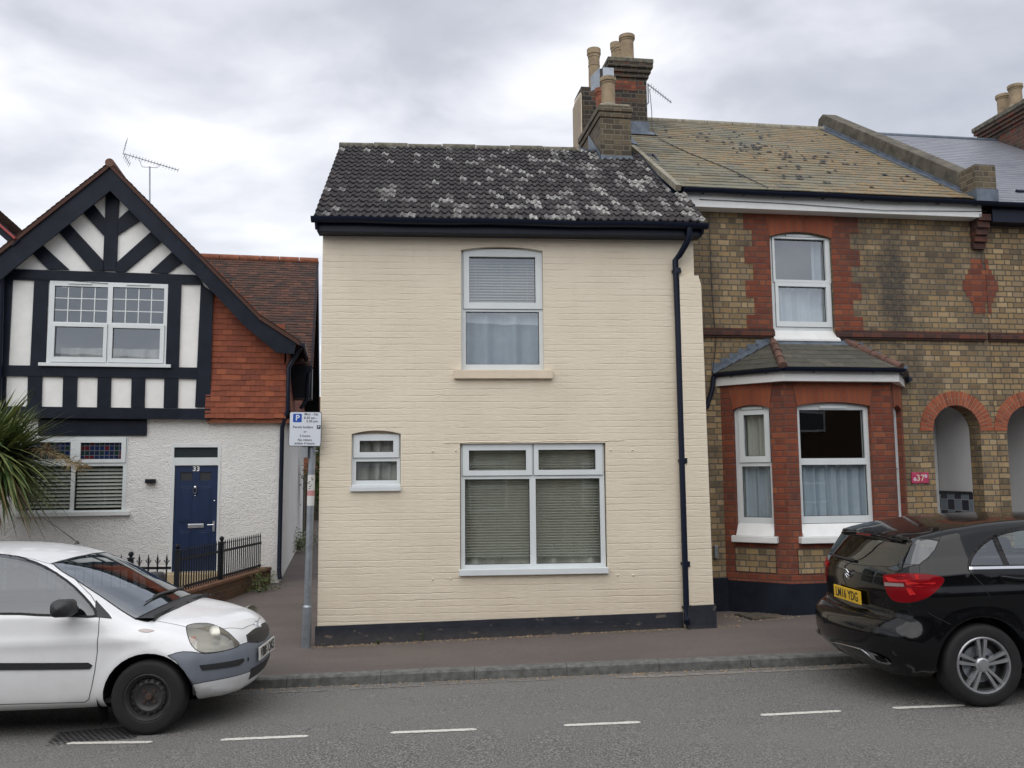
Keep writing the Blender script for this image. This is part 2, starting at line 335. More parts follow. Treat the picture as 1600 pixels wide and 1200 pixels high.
M_['hip'] = simple('dull_hip_tile', (.12, .065, .050), .9, nscale=9, var=.4, bump=.4)
M_['channel'] = simple('pale_gutter_concrete', (.20, .185, .165), .9, nscale=20, var=.4, bump=.5, bscale=60)
M_['soil'] = simple('bare_ground', (.10, .09, .06), .95, nscale=3, var=.4, bump=.5, bscale=20)
def mk_mark():
    g = G('worn_road_paint', Roughness=.7); o = g.ob()
    c = g.ramp(g.noise(o, 70, 4, .8), [(.34, (.14, .13, .12)), (.44, (.62, .60, .55)), (.7, (.74, .72, .66))]); return g.out(c, g.bump(g.noise(o, 120, 3, .8), .4, .004))
M_['mark'] = mk_mark()
M_['litter'] = simple('dry_leaf_litter', (.27, .20, .125), .9, nscale=30, var=.5)
M_['weed'] = simple('weed_leaf', (.07, .11, .03), .8, nscale=20, var=.4)
def mk_leaf(name, c1, c2):
    g = G(name, Roughness=.5); c = g.ramp(tint(g), [(0, c1), (1, c2)]); g.b.inputs['Specular IOR Level'].default_value = .4; return g.out(c)
M_['palm'] = mk_leaf('cordyline_leaf', (.04, .085, .028), (.27, .30, .11))
M_['deadpalm'] = mk_leaf('dried_flower_stalk', (.26, .19, .09), (.42, .34, .2))
M_['bush'] = mk_leaf('shrub_leaf', (.03, .07, .012), (.12, .18, .035))
M_['wood'] = simple('weathered_fence_board', (.075, .065, .05), .9, nscale=6, var=.4, bump=.3)
M_['bark'] = simple('rough_bark', (.09, .07, .05), .95, nscale=8, var=.4, bump=.6)
M_['buff'] = simple('buff_step_tile', (.42, .33, .2), .7, nscale=5, var=.15)
# ------------------------------------------------------------ mesh building
COL = SC.collection
class MB:
    def __init__(s): s.v = []; s.f = []; s.mi = []; s.t = []; s.T = None
    def add(s, vs, fs, mi=0, t=.5):
        b = len(s.v); s.v += [tuple(s.T @ Vector(p)) if s.T else tuple(p) for p in vs]
        for f in fs: s.f.append([b+i for i in f]); s.mi.append(mi); s.t.append(t)
        return s
    def box(s, x0, x1, y0, y1, z0, z1, mi=0, t=.5):
        x0, x1 = sorted((x0, x1)); y0, y1 = sorted((y0, y1)); z0, z1 = sorted((z0, z1))
        return s.add([(x0,y0,z0),(x1,y0,z0),(x1,y1,z0),(x0,y1,z0),(x0,y0,z1),(x1,y0,z1),(x1,y1,z1),(x0,y1,z1)],
              [(0,3,2,1),(4,5,6,7),(0,1,5,4),(1,2,6,5),(2,3,7,6),(3,0,4,7)], mi, t)
    def bar(s, a, b, w, h, mi=0, up=(0, 0, 1), t=.5):
        a, b = Vector(a), Vector(b); d = (b-a).normalized(); u = Vector(up)
        if abs(d.dot(u)) > .99: u = Vector((0, 1, 0))
        r = d.cross(u).normalized(); n = r.cross(d); vs = []
        for p in (a, b):
            for i, j in ((-1,-1),(1,-1),(1,1),(-1,1)): vs.append(p + r*(i*w/2) + n*(j*h/2))
        return s.add(vs, [(0,1,2,3),(7,6,5,4),(0,4,5,1),(1,5,6,2),(2,6,7,3),(3,7,4,0)], mi, t)
    def poly(s, pts, y0, y1, holes=(), mi=0, cap_back=True, hole_depth=None, mi_side=None):
        """(x,z) outline extruded from y0 (front) to y1, with holes"""
        loops = [list(pts)] + [list(h) for h in holes]
        flat = [p for l in loops for p in l]
        tri = tessellate_polygon([[Vector((p[0], p[1], 0)) for p in l] for l in loops])
        n = len(flat); ms = mi if mi_side is None else mi_side
        vs = [(x, y0, z) for x, z in flat] + [(x, y1, z) for x, z in flat]
        fs = []
        for a, b, c in tri:
            A, B, C = flat[a], flat[b], flat[c]
            cr = (B[0]-A[0])*(C[1]-A[1]) - (B[1]-A[1])*(C[0]-A[0])
            fs.append((a, b, c) if cr > 0 else (a, c, b))
        s.add(vs, fs + ([tuple(i+n for i in reversed(f)) for f in fs] if cap_back else []), mi)
        o = 0; sf = []
        for li, l in enumerate(loops):
            m = len(l); area = sum(l[i][0]*l[(i+1) % m][1]-l[(i+1) % m][0]*l[i][1] for i in range(m))
            ccw = area > 0
            for i in range(m):
                j = (i+1) % m; q = (o+i, o+i+n, o+j+n, o+j)
                if ccw != (li == 0): q = q[::-1]
                sf.append(q)
            o += m
        # side faces reuse the coordinates
        return s.add(vs, sf, ms)
    def tube(s, pts, r, n=8, mi=0, caps=True, t=.5):
        pts = [Vector(p) for p in pts]; rs = r if hasattr(r, '__len__') else [r]*len(pts)
        vs = []; prev = None
        for i, p in enumerate(pts):
            d = (pts[min(i+1, len(pts)-1)] - pts[max(i-1, 0)]).normalized()
            if prev is None:
                a = Vector((0, 0, 1)) if abs(d.z) < .9 else Vector((1, 0, 0)); a = (a - d*a.dot(d)).normalized()
            else: a = (prev - d*prev.dot(d)).normalized()
            prev = a; b = d.cross(a)
            for k in range(n): an = 2*pi*k/n; vs.append(p + a*(cos(an)*rs[i]) + b*(sin(an)*rs[i]))
        fs = [(i*n+k, i*n+(k+1) % n, (i+1)*n+(k+1) % n, (i+1)*n+k) for i in range(len(pts)-1) for k in range(n)]
        if caps: fs += [tuple(range(n))[::-1], tuple((len(pts)-1)*n+k for k in range(n))]
        return s.add(vs, fs, mi, t)
    def lathe(s, prof, c=(0, 0, 0), n=20, axis='z', mi=0, t=.5):
        vs = []
        for r, h in prof:
            for k in range(n):
                a = 2*pi*k/n; x, y = r*cos(a), r*sin(a)
                p = (x, y, h) if axis == 'z' else ((x, h, y) if axis == 'y' else (h, x, y))
                vs.append((p[0]+c[0], p[1]+c[1], p[2]+c[2]))
        fs = []
        for i in range(len(prof)-1):
            for k in range(n):
                q = (i*n+k, i*n+(k+1) % n, (i+1)*n+(k+1) % n, (i+1)*n+k)
                fs.append(q if axis != 'y' else q[::-1])
        return s.add(vs, fs, mi, t)
    def quad(s, a, b, c, d, mi=0, t=.5): return s.add([a, b, c, d], [(0, 1, 2, 3)], mi, t)
    def build(s, name, mats, parent=None, loc=None, rot=None, smooth=None, bevel=0, recalc=False):
        if not isinstance(mats, (list, tuple)): mats = [mats]
        me = bpy.data.meshes.new(name); me.from_pydata(s.v, [], s.f); me.update()
        for m in mats: me.materials.append(M_[m] if isinstance(m, str) else m)
        for i, p in enumerate(me.polygons): p.material_index = min(s.mi[i], len(mats)-1)
        if recalc:
            bm = bmesh.new(); bm.from_mesh(me); bmesh.ops.recalc_face_normals(bm, faces=bm.faces); bm.to_mesh(me); bm.free()
        at = me.attributes.new('tint', 'FLOAT', 'FACE'); at.data.foreach_set('value', s.t)
        set_uv(me)
        if smooth is not None:
            me.shade_smooth(); me.set_sharp_from_angle(angle=radians(smooth))
        o = bpy.data.objects.new(name, me); COL.objects.link(o)
        if parent: o.parent = parent
        if loc: o.location = loc
        if rot is not None: o.rotation_euler = (0, 0, rot) if not hasattr(rot, '__len__') else rot
        if bevel:
            b = o.modifiers.new('bevel', 'BEVEL'); b.width = bevel; b.segments = 2; b.limit_method = 'ANGLE'; b.angle_limit = radians(40)
        return o
def set_uv(me):
    uvl = me.uv_layers.new(name='UVMap'); out = []
    for p in me.polygons:
        n = p.normal
        if abs(n.z) > .98: t = Vector((1, 0, 0)); b = Vector((0, 1, 0))
        else:
            t = Vector((-n.y, n.x, 0)).normalized()
            if abs(n.z) > .2: b = n.cross(t)
            else: b = Vector((0, 0, 1))
        for li in p.loop_indices:
            c = me.vertices[me.loops[li].vertex_index].co; out += [c.dot(t), c.dot(b)]
    uvl.data.foreach_set('uv', out)
def tag(o, label=None, cat=None, group=None, kind=None):
    if label: o['label'] = label
    if cat: o['category'] = cat
    if group: o['group'] = group
    if kind: o['kind'] = kind
    return o
def thing(name, label, cat, loc=(0, 0, 0), rotz=0, group=None, rot=None):
    o = bpy.data.objects.new(name, None); COL.objects.link(o); o.location = loc
    o.rotation_euler = rot if rot else (0, 0, rotz); o.empty_display_size = .3
    return tag(o, label, cat, group)
def struct(name, mb, mats, **k): o = mb.build(name, mats, **k); o['kind'] = 'structure'; o['label'] = name.replace('_', ' '); return o
def copy_tree(o, parent=None):
    c = o.copy(); COL.objects.link(c); c.parent = parent
    for ch in [x for x in bpy.data.objects if x.parent == o]: copy_tree(ch, c)
    return c
def text_part(st, size, name, m, parent, loc, rot=(pi/2, 0, 0), extrude=.001, align='CENTER', sx=1., bold=0.):
    cu = bpy.data.curves.new(name, 'FONT'); cu.body = st; cu.size = size; cu.space_character = 1.06; cu.extrude = extrude; cu.align_x = align; cu.align_y = 'CENTER'; cu.offset = bold
    tmp = bpy.data.objects.new('tmp', cu); COL.objects.link(tmp); bpy.context.view_layer.update()
    me = bpy.data.meshes.new_from_object(tmp.evaluated_get(bpy.context.evaluated_depsgraph_get()))
    bpy.data.objects.remove(tmp); me.materials.clear(); me.materials.append(M_[m])
    o = bpy.data.objects.new(name, me); COL.objects.link(o); o.parent = parent; o.location = loc; o.rotation_euler = rot; o.scale = (sx, 1, 1)
    return o
def rectpts(r): return [(r[0], r[2]), (r[1], r[2]), (r[1], r[3]), (r[0], r[3])]
def archpts(u0, u1, z0, zs, rise, n=12):
    """rectangle with a segmental head springing at zs"""
    pts = [(u0, z0), (u1, z0)]
    for i in range(n+1):
        k = i/n; pts.append((u1+(u0-u1)*k, zs + rise*(1-(2*k-1)**2)))
    return pts

def tiles(mb, O, eu, ev, Wd, Ln, gauge, tw, prof=None, thk=.012, lo=None, hi=None, stagger=True, tintf=None, jit=.002, k=6, rs=1, mi=0, scallop=None, over=.02):
    """a tiled slope: every tile its own few faces, stepped at each course"""
    rn = random.Random(rs); O, eu, ev = Vector(O), Vector(eu).normalized(), Vector(ev).normalized(); nn = eu.cross(ev).normalized()
    nc = int(math.ceil(Ln/gauge - 1e-6))
    for c in range(nc):
        d0 = c*gauge; d1 = min((c+1)*gauge+over, Ln+.001)
        l = lo(d0) if lo else 0; h = hi(d0) if hi else Wd
        if h-l < .02: continue
        off = (tw/2 if stagger and c % 2 else 0)
        t = int(floor((l-off)/tw))
        while t*tw+off < h:
            s0, s1 = max(t*tw+off, l), min((t+1)*tw+off, h); t += 1
            if s1-s0 < .008: continue
            tt = tintf(s0, d0, rn) if tintf else rn.random()
            j = rn.uniform(-jit, jit); jj = rn.uniform(-jit, jit)*1.5; g = .0015 if not prof else 0
            ks = k if prof else 1; vs = []
            for i in range(ks+1):
                s_ = s0+g+(s1-s0-2*g)*i/ks; p = prof((s_-off) % tw / tw) if prof else 0
                dd = d0+jj
                if scallop and c in scallop: dd = d0 + (.035*(abs(2*i/ks-1)) if ks > 1 else 0)
                b = O + eu*s_
                vs += [b+ev*dd+nn*(p+j), b+ev*dd+nn*(p+j+thk), b+ev*d1+nn*(p+.003)]
            fs = []
            for i in range(ks):
                a = i*3; fs += [(a, a+3, a+4, a+1), (a+1, a+4, a+5, a+2)]
            fs += [(0, 1, 2), (ks*3, ks*3+2, ks*3+1)]
            mb.add(vs, fs, mi, tt)
    return mb

# ------------------------------------------------------------ windows
def window(parent, F, outer, panes, v=.08, name='window', m='upvc', glass='glass', room=None, arch=0, mat_pane=None, bars=None, blind=None, curtain=None, vent=None, loc=None, rot=None, curt_m='curtain', depth=.07, sides=True):
    """outer/pane px boxes measured on plane v. panes: (x0,y0,x1,y1[,sash box]) -> frame mesh + pane sub-parts"""
    R = F.R(*outer, v); mb = MB(); holes = []; pr = []
    for p in panes:
        r = F.R(*p[:4], v); pr.append(r); holes.append(rectpts(r))
    outl = archpts(R[0], R[1], R[2], R[3]-arch, arch) if arch else rectpts(R)
    mb.poly(outl, v, v+depth, holes)
    for p, r in zip(panes, pr):
        if len(p) > 4:
            sb = F.R(*p[4], v); mb.poly(rectpts(sb), v-.018, v-.0015, [rectpts((r[0]+.001, r[1]-.001, r[2]+.001, r[3]-.001))])
            for (a, b, c, d) in ((sb[0]-.004, sb[1]+.004, sb[2]-.004, sb[2]+.0), (sb[0]-.004, sb[0], sb[2], sb[3]), (sb[1], sb[1]+.004, sb[2], sb[3])):
                mb.box(a, b, v-.004, v-.0008, c, d, 1)
    if vent:
        for q in vent: r = F.R(*q, v); mb.box(r[0], r[1], v-.02, v-.001, r[2], r[3])
    fo = mb.build(name, [m, 'gasket'], parent, loc, rot, bevel=.003)
    for i, r in enumerate(pr):
        e = .002
        g = MB().quad((r[0]-e, v+depth*.5, r[2]-e), (r[1]+e, v+depth*.5, r[2]-e), (r[1]+e, v+depth*.5, r[3]+e), (r[0]-e, v+depth*.5, r[3]+e))
        g.build('pane', (mat_pane or {}).get(i, glass), fo)
        k = MB(); w = .006; y0, y1 = v+depth*.5-.012, v+depth*.5-.002
        k.box(r[0], r[1], y0, y1, r[2], r[2]+w); k.box(r[0], r[1], y0, y1, r[3]-w, r[3]); k.box(r[0], r[0]+w, y0, y1, r[2]+w, r[3]-w); k.box(r[1]-w, r[1], y0, y1, r[2]+w, r[3]-w)
        k.build('seal', 'gasket', fo)
        if bars and i in bars:
            nx, ny = bars[i]; b = MB(); yb = v+depth*.5-.006
            for a in range(1, nx): x = r[0]+(r[1]-r[0])*a/nx; b.box(x-.008, x+.008, yb-.004, yb, r[2], r[3])
            for a in range(1, ny): z = r[2]+(r[3]-r[2])*a/ny; b.box(r[0], r[1], yb-.006, yb-.0045, z-.008, z+.008)
            b.build('glazing_bar', m, fo)
    if blind:
        for bl in blind:
            r = F.R(*bl['box'], v); b = MB(); z = r[3]; st = bl.get('step', .026); an = bl.get('ang', .5); w = bl.get('w', .024); rn = random.Random(3)
            yv = v+depth+bl.get('d', .05)
            while z > r[2]:
                sg = rn.uniform(-.002, .002); dy, dz = w/2*cos(an), w/2*sin(an)
                b.add([(r[0], yv-dy, z-dz+sg), (r[1], yv-dy, z-dz-sg), (r[1], yv+dy, z+dz-sg), (r[0], yv+dy, z+dz+sg)], [(0, 1, 2, 3)])
                z -= st
            for q in (.12, .5, .88):
                x = r[0]+(r[1]-r[0])*q; b.box(x-.0015, x+.0015, yv-w/2-.002, yv-w/2-.001, r[2], r[3])
            b.build('blind', bl.get('m', 'blind'), fo)
    if curtain:
        for cu in curtain:
            r = F.R(*cu['box'], v); b = MB(); yv = v+depth+cu.get('d', .11); rn = random.Random(cu.get('seed', 1)); n = int((r[1]-r[0])/.012)
            ph = [rn.uniform(0, 6) for _ in range(4)]; vs = []
            fr = cu.get('f', 1.)
            for j in range(2):
                for i in range(n+1):
                    x = (r[1]-r[0])*i/n; fl = (1+.25*j)
                    y = fl*(.022*sin(x*38*fr+ph[0]+.8*sin(x*9+ph[1])) + .014*sin(x*71*fr+ph[2]) + .01*sin(x*17+ph[3]))
                    sk = cu.get('skew', 0)*(1-j)*sin(i*.7)*.02
                    vs.append((r[0]+x+sk, yv+y, (r[3], r[2])[j]))
            b.add(vs, [(i, i+n+1, i+n+2, i+1) for i in range(n)]); b.build('curtain', cu.get('m', curt_m), fo, smooth=80)
    return fo, R
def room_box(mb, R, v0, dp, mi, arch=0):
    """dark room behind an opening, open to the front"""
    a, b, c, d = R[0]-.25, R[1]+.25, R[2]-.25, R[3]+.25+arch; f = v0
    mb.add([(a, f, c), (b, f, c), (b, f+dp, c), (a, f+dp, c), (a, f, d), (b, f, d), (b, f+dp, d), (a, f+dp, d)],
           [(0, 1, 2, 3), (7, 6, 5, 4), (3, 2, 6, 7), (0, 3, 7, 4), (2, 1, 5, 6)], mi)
def downpipe(parent, pts, r=.034, name='downpipe', m='gutterp', clips=()):
    mb = MB(); mb.tube(pts, r, 12)
    for (p, ) in [(c,) for c in clips]: mb.tube([(p[0], p[1], p[2]-.03), (p[0], p[1], p[2]+.03)], r+.008, 12); mb.box(p[0]-.055, p[0]+.055, p[1]+.01, p[1]+r+.02, p[2]-.015, p[2]+.015)
    return mb.build(name, m, parent, smooth=50)
def gutter(parent, a, b, r=.058, name='gutter', m='gutterp', sag=.006, brk=0):
    """half-round gutter from a to b (local), open top"""
    a, b = Vector(a), Vector(b); d = (b-a); L = d.length; d.normalize(); s = Vector((d.y, -d.x, 0)); mb = MB(); n = 10; k = 9; vs = []
    for i in range(k+1):
        p = a + d*(L*i/k); p.z += sag*sin(i*1.9)
        for rr in (r, r-.005):
            for j in range(n+1):
                an = pi*j/n; vs.append(p + s*(cos(an)*rr) - Vector((0, 0, sin(an)*rr)))
    fs = []
    for i in range(k):
        o = i*2*(n+1); q = o+2*(n+1)
        for j in range(n): fs += [(o+j, q+j, q+j+1, o+j+1), (o+n+1+j, o+n+2+j, q+n+2+j, q+n+1+j)]
        fs += [(o, o+n+1, q+n+1, q), (o+n, q+n, q+2*n+1, o+2*n+1)]
    for o in (0, k*2*(n+1)):
        fs.append(tuple(o+j for j in range(n+1)))
    mb.add(vs, fs)
    if brk:
        for i in range(brk):
            p = a+d*(L*(i+.5)/brk); mb.tube([p+s*r*0+Vector((0, 0, -r-.004)), p-s*(r+.03)+Vector((0, 0, -r*.5))], .008, 6)
    return mb.build(name, m, parent, smooth=60)
# ------------------------------------------------------------ ground, road, pavement (structure)
def sstep(x, a, b): t = min(1, max(0, (x-a)/(b-a))); return t*t*(3-2*t)
def base_x(X): return .025*max(-14, min(14, X))
KY = 8.65                                   # kerb face in the street frame
def road_z(X, Y):
    y = -X*SF.q + Y*SF.c
    return base_x(X) - .05*sstep(y, 6.6, KY) + .03*sstep(y, 6.4, 3) - .09*sstep(y, 3, -1.6)
def pave_z(X, Y):
    y = -X*SF.q + Y*SF.c; z = base_x(X) + .048
    z += .046*(min(max(y, KY), 10.2)-KY-.1)
    if y > 10.2: z += .012*(min(y, 40)-10.2)
    return z
def sheet(name, m, us, vs, zf, off=0):
    mb = MB(); n = len(us); pts = []
    for v in vs:
        for u in us: w = SF.wld(u, v); pts.append((w.x, w.y, zf(w.x, w.y)+off))
    mb.add(pts, [(j*n+i, j*n+i+1, (j+1)*n+i+1, (j+1)*n+i) for j in range(len(vs)-1) for i in range(n-1)])
    return struct(name, mb, m, smooth=60)
fr = lambda a, b, n: [a+(b-a)*i/n for i in range(n+1)]
sheet('road', 'asphalt', fr(-60, 60, 120), fr(-1.7, KY, 40), road_z)
sheet('pavement', 'pave', fr(-60, 60, 120), [KY+.128] + fr(KY+.3, 10.2, 8)[1:] + fr(10.6, 40, 40), pave_z)
sheet('ground', 'soil', [-300, -100, -60.5] + fr(-60, 60, 30) + [60.5, 100, 300], [-200, -60, -20, -8, -1.8, 8.5, 12, 20, 39, 60, 150, 400], lambda X, Y: base_x(X)-.22 + (.35 if Y > 41 else 0))
sheet('opposite_pavement', 'pave', fr(-60, 60, 60), fr(-5.5, -1.83, 5), lambda X, Y: base_x(X)+.02)
def kerbrow(name, v0, v1, zf, zt):
    mb = MB(); rn = random.Random(5); u = -45.37
    while u < 45:
        u1 = u+.905; a, b = u+.0022, u1-.0022; dz = rn.uniform(-.003, .003); dv = rn.uniform(-.004, .004)
        pr = [(v0+dv, -.12), (v0+dv+.006, zt-.018), (v0+dv+.022, zt), (v1, zt+.004), (v1, -.12)]
        vs = []
        for uu in (a, b):
            for (v, z) in pr: w = SF.wld(uu, v); vs.append((w.x, w.y, base_x(w.x)+z+dz))
        n = 5
        mb.add(vs, [tuple(range(n))[::-1], tuple(range(n, 2*n))] + [(i, i+1, n+i+1, n+i) for i in range(n-1)], 0, rn.random()); u = u1
    return struct(name, mb, 'kerb', smooth=30, recalc=True)
kerbrow('kerb', KY, KY+.127, None, .048)
kerbrow('opposite_kerb', -1.83, -1.70, None, .03)
# pale concrete channel left patchily along the kerb, and the bay marks
def ribbon(mb, u0, u1, v, w, zf, rn, off, jag=.012):
    n = max(3, int((u1-u0)/.06)); vs = []
    for i in range(n+1):
        u = u0+(u1-u0)*i/n; en = min(1, min(i, n-i)/1.5+.35)
        for k in (-1, 1):
            p = SF.wld(u, v+k*(w/2*en)+rn.uniform(-jag, jag)); vs.append((p.x, p.y, zf(p.x, p.y)+off))
    mb.add(vs, [(2*i, 2*i+2, 2*i+3, 2*i+1) for i in range(n)])
rn = random.Random(2); mb = MB()
for (x0, x1, yv, w) in ((424, 520, KY-.19, .05), (548, 662, KY-.17, .035), (670, 880, KY-.14, .022), (960, 1330, KY-.16, .085), (1330, 1900, KY-.16, .07), (-400, 400, KY-.19, .05)):
    ribbon(mb, SF.V(x0, 1070, KY).x, SF.V(x1, 1070, KY).x, yv, w, road_z, rn, .004)
struct('gutter_channel', mb, 'channel')
def road_pt(px, py):
    r = ray(px, py); t = 1.0
    for _ in range(30):
        p = Vector((0, 0, CH)) + r*t; t += (p.z-road_z(p.x, p.y))/(-r.z)*.9
    return Vector((0, 0, CH)) + r*t
mb = MB()
for (a, b) in (((105, 1162), (238, 1160)), ((345, 1156.5), (482, 1150.5)), ((610, 1145.5), (745, 1140)), ((881, 1134), (1001, 1129)), ((1188, 1118), (1314, 1111.5)), ((1395, 1107), (1508, 1102.5)), ((1690, 1096), (1800, 1092))):
    p, q = road_pt(*a), road_pt(*b); n = 26; vs = []
    s = (q-p).cross(Vector((0, 0, 1))).normalized()
    for i in range(n+1):
        c = p.lerp(q, i/n); en = min(1, min(i, n-i)/1.6+.4)
        for k in (-1, 1):
            d = c + s*(k*.030*en+rn.uniform(-.004, .004)); vs.append((d.x, d.y, road_z(d.x, d.y)+.004))
    mb.add(vs, [(2*i, 2*i+1, 2*i+3, 2*i+2) for i in range(n)])
struct('road_markings', mb, 'mark')
# iron cover with punched pattern under the white car
t = thing('drain_cover', 'black iron drain cover with punched grid pattern, in the road by the white car', 'drain cover')
c = road_pt(150, 1150); t.location = c
mb = MB(); mb.box(-.33, .33, -.20, .20, -.06, .0035)
mb.T = None; t.rotation_euler = (0, -.025, radians(12))
mb.build('frame', simple('worn_iron_cover', (.075, .073, .07), .7, nscale=20, var=.3), t)
mb = MB()
for i in range(15):
    for j in range(9):
        x, y = -.30+i*.042+(j % 2)*.021, -.17+j*.042; mb.box(x-.013, x+.013, y-.006, y+.006, .0036, .0075)
mb.build('raised_pattern', 'iron', t)
# grass litter and small weeds along the foot of the cream wall
mb = MB(); rn = random.Random(11)
for i in range(1150):
    u = rn.uniform(-2.25, 2.6); dens = .5+.5*sin(u*7+1)*sin(u*3.1)
    if rn.random() > dens+.25: continue
    d = abs(rn.gauss(0, .05)); w = CF.wld(u, -.045-d); z = pave_z(w.x, w.y)+.003+rn.random()*.006
    a = rn.uniform(0, pi); l = rn.uniform(.004, .02); x = Vector((cos(a)*l, sin(a)*l, rn.uniform(-.002, .008))); y = Vector((-sin(a), cos(a), 0))*rn.uniform(.002, .006)
    w.z = z; mb.add([w-x-y, w+x-y, w+x+y, w-x+y], [(0, 1, 2, 3)], 0, rn.random())
for i in range(500):
    u = rn.uniform(-30, 30) if i % 3 == 0 else rn.uniform(-3, 4.5); w = SF.wld(u, KY-.02-abs(rn.gauss(0, .045)))
    a = rn.uniform(0, pi); l = rn.uniform(.004, .02); x = Vector((cos(a)*l, sin(a)*l, .004)); y = Vector((-sin(a), cos(a), 0))*rn.uniform(.003, .008); w.z = road_z(w.x, w.y)+.006
    mb.add([w-x-y, w+x-y, w+x+y, w-x+y], [(0, 1, 2, 3)], 0, rn.random())
for i in range(160):
    w = BF.wld(rn.uniform(-.1, .75), rn.uniform(-.75, -.25)); w.z = pave_z(w.x, w.y)+.005
    a = rn.uniform(0, pi); l = rn.uniform(.005, .025); x = Vector((cos(a)*l, sin(a)*l, .004)); y = Vector((-sin(a), cos(a), 0))*rn.uniform(.003, .009)
    mb.add([w-x-y, w+x-y, w+x+y, w-x+y], [(0, 1, 2, 3)], 0, rn.random())
tag(mb.build('leaf_litter', 'litter'), 'dry brown leaf litter and grass bits along the foot of the walls and kerb', 'litter', kind='stuff')
def weed(u, h, n, lab, seed):
    w = CF.wld(u, -.06); w.z = pave_z(w.x, w.y)-.01; rn = random.Random(seed); mb = MB()
    for i in range(n):
        a = rn.uniform(0, 2*pi); hh = h*rn.uniform(.5, 1); tip = Vector((cos(a)*hh*.35, sin(a)*hh*.2-.01, hh)); mb.tube([(0, 0, 0), tip*.5+Vector((0, 0, hh*.06)), tip], [.0022, .0018, .0008], 4)
        for k in range(7):
            p = tip*rn.uniform(.3, 1); b = rn.uniform(0, 2*pi); d = Vector((cos(b), sin(b), rn.uniform(-.2, .5)))*rn.uniform(.012, .022); s = d.cross(Vector((0, 0, 1))).normalized()*.005
            mb.add([p, p+d*.5+s, p+d, p+d*.5-s], [(0, 1, 2, 3)])
    tag(mb.build('weed', 'weed', loc=w), lab, 'weed', 'weeds at the foot of the cream wall')
weed(-1.02, .17, 5, 'tall wispy weed standing against the black plinth of the cream house', 3)
weed(-1.52, .07, 12, 'low bushy green weed at the black plinth, left of the tall wispy one', 4)

M_['blindb'] = simple('beige_blind_slats', (.46, .45, .40), .5)
M_['drape3'] = simple('pale_lined_curtain', (.70, .69, .62), .9, nscale=5, var=.08)
# ============================================================ CREAM HOUSE
H = thing('cream_house', 'small cream painted brick house with dark mottled tile roof, in the middle', 'house', CF.wld(0, 0, 0), CF.a)
RS = (6.58-4.82)/2.34                                           # roof slope
CE = 4.83
uw = CF.R(720.5, 391, 849, 578); sw = CF.R(549, 678, 626, 766); lw = CF.R(719, 692.5, 948, 896)
mb = MB()
holes = [archpts(uw[0], uw[1], uw[2], uw[3], .045), archpts(sw[0], sw[1], sw[2], sw[3], .04), rectpts(lw)]
mb.poly([(-2.195, 0), (2.2, 0), (2.2, 4.78), (-2.195, 4.78)], 0, .2, holes, cap_back=False)
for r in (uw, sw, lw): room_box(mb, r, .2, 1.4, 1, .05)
V1 = 4.6
for x, s in ((-2.195, -1), (2.2, 1)):
    q = [(x, .2, 0), (x, V1, 0), (x, V1, 4.78), (x, 2.3, 6.5), (x, .2, 4.95)]
    mb.add(q, [tuple(range(5)) if s > 0 else tuple(range(5))[::-1]])
mb.quad((2.2, V1, 0), (-2.195, V1, 0), (-2.195, V1, 4.78), (2.2, V1, 4.78))
mb.build('wall', ['cream', 'roomdark'], H)
mb = MB(); pz = CF.V(1075, 430, -.09).z                            # buttress pier at the right corner
mb.poly([(1.995, .3), (2.285, .3), (2.255, pz-.12), (2.225, pz), (1.995, pz-.02)], -.09, -.001); mb.build('pier', 'cream', H, bevel=.012)
mb = MB()
mb.poly([(-2.215, 0), (1.94, 0), (1.94, .335), (-2.215, .262)], -.028, -.001); mb.box(-2.215, -2.196, 0, V1, 0, .262)
mb.build('plinth', 'plinth2', H, bevel=.006)
mb = MB(); mb.poly([(1.975, 0), (2.305, 0), (2.305, .425), (1.975, .415)], -.115, -.001); mb.build('pier_plinth', 'plinth2', H, bevel=.006)
mb = MB(); r = CF.R(709, 577.5, 864, 591.5, -.05); mb.box(r[0], r[1], -.06, .03, r[2], r[3]-.004); mb.build('sill', 'sillstone', H, bevel=.006)
# lintel line and old fixing bumps over the big window
mb = MB(); rn = random.Random(4); u0, u1 = CF.V(690, 692).x, CF.V(976, 690).x; z = lw[3]+.012; pts = []
for i in range(40): pts.append((u0+(u1-u0)*i/39, -.001, z+.012*(i/39)+rn.uniform(-.004, .004)))
mb.tube(pts, [.003+.004*abs(sin(i*1.3)) for i in range(40)], 6); mb.build('plaster_ridge', 'cream', H, smooth=60)
for (x, y) in ((676, 905), (704, 904), (712, 704), (676, 705), (954, 703), (988, 703), (965, 898.5), (990, 898.5)):
    p = CF.V(x, y); MB().lathe([(.012, 0), (.009, -.012), (0, -.016)], (p.x, 0, p.z), 8, 'y').build('fixing_plug', 'cream', H, smooth=60)
window(H, CF, (720.5, 391, 849, 578), [(733, 401.5, 836.5, 473.5, (724, 390, 847, 483)), (728, 487, 842.5, 569.5)], v=.07, glass='glassup', arch=.0,
       blind=[dict(box=(731, 399, 838, 475), step=.034, ang=.9, w=.026, d=.03, m='blind')], curtain=[dict(box=(726, 485, 845, 571), d=.06, seed=2, f=.55, m='curtain')])
mb = MB(); mb.poly(archpts(uw[0]+.003, uw[1]-.003, uw[3]-.004, uw[3]+.002, .04), .085, .12); mb.build('arch_infill', 'sillstone', H); mb = MB(); mb.poly(archpts(sw[0]+.003, sw[1]-.003, sw[3]-.004, sw[3]+.002, .035), .075, .12); mb.build('arch_infill', 'sillstone', H)
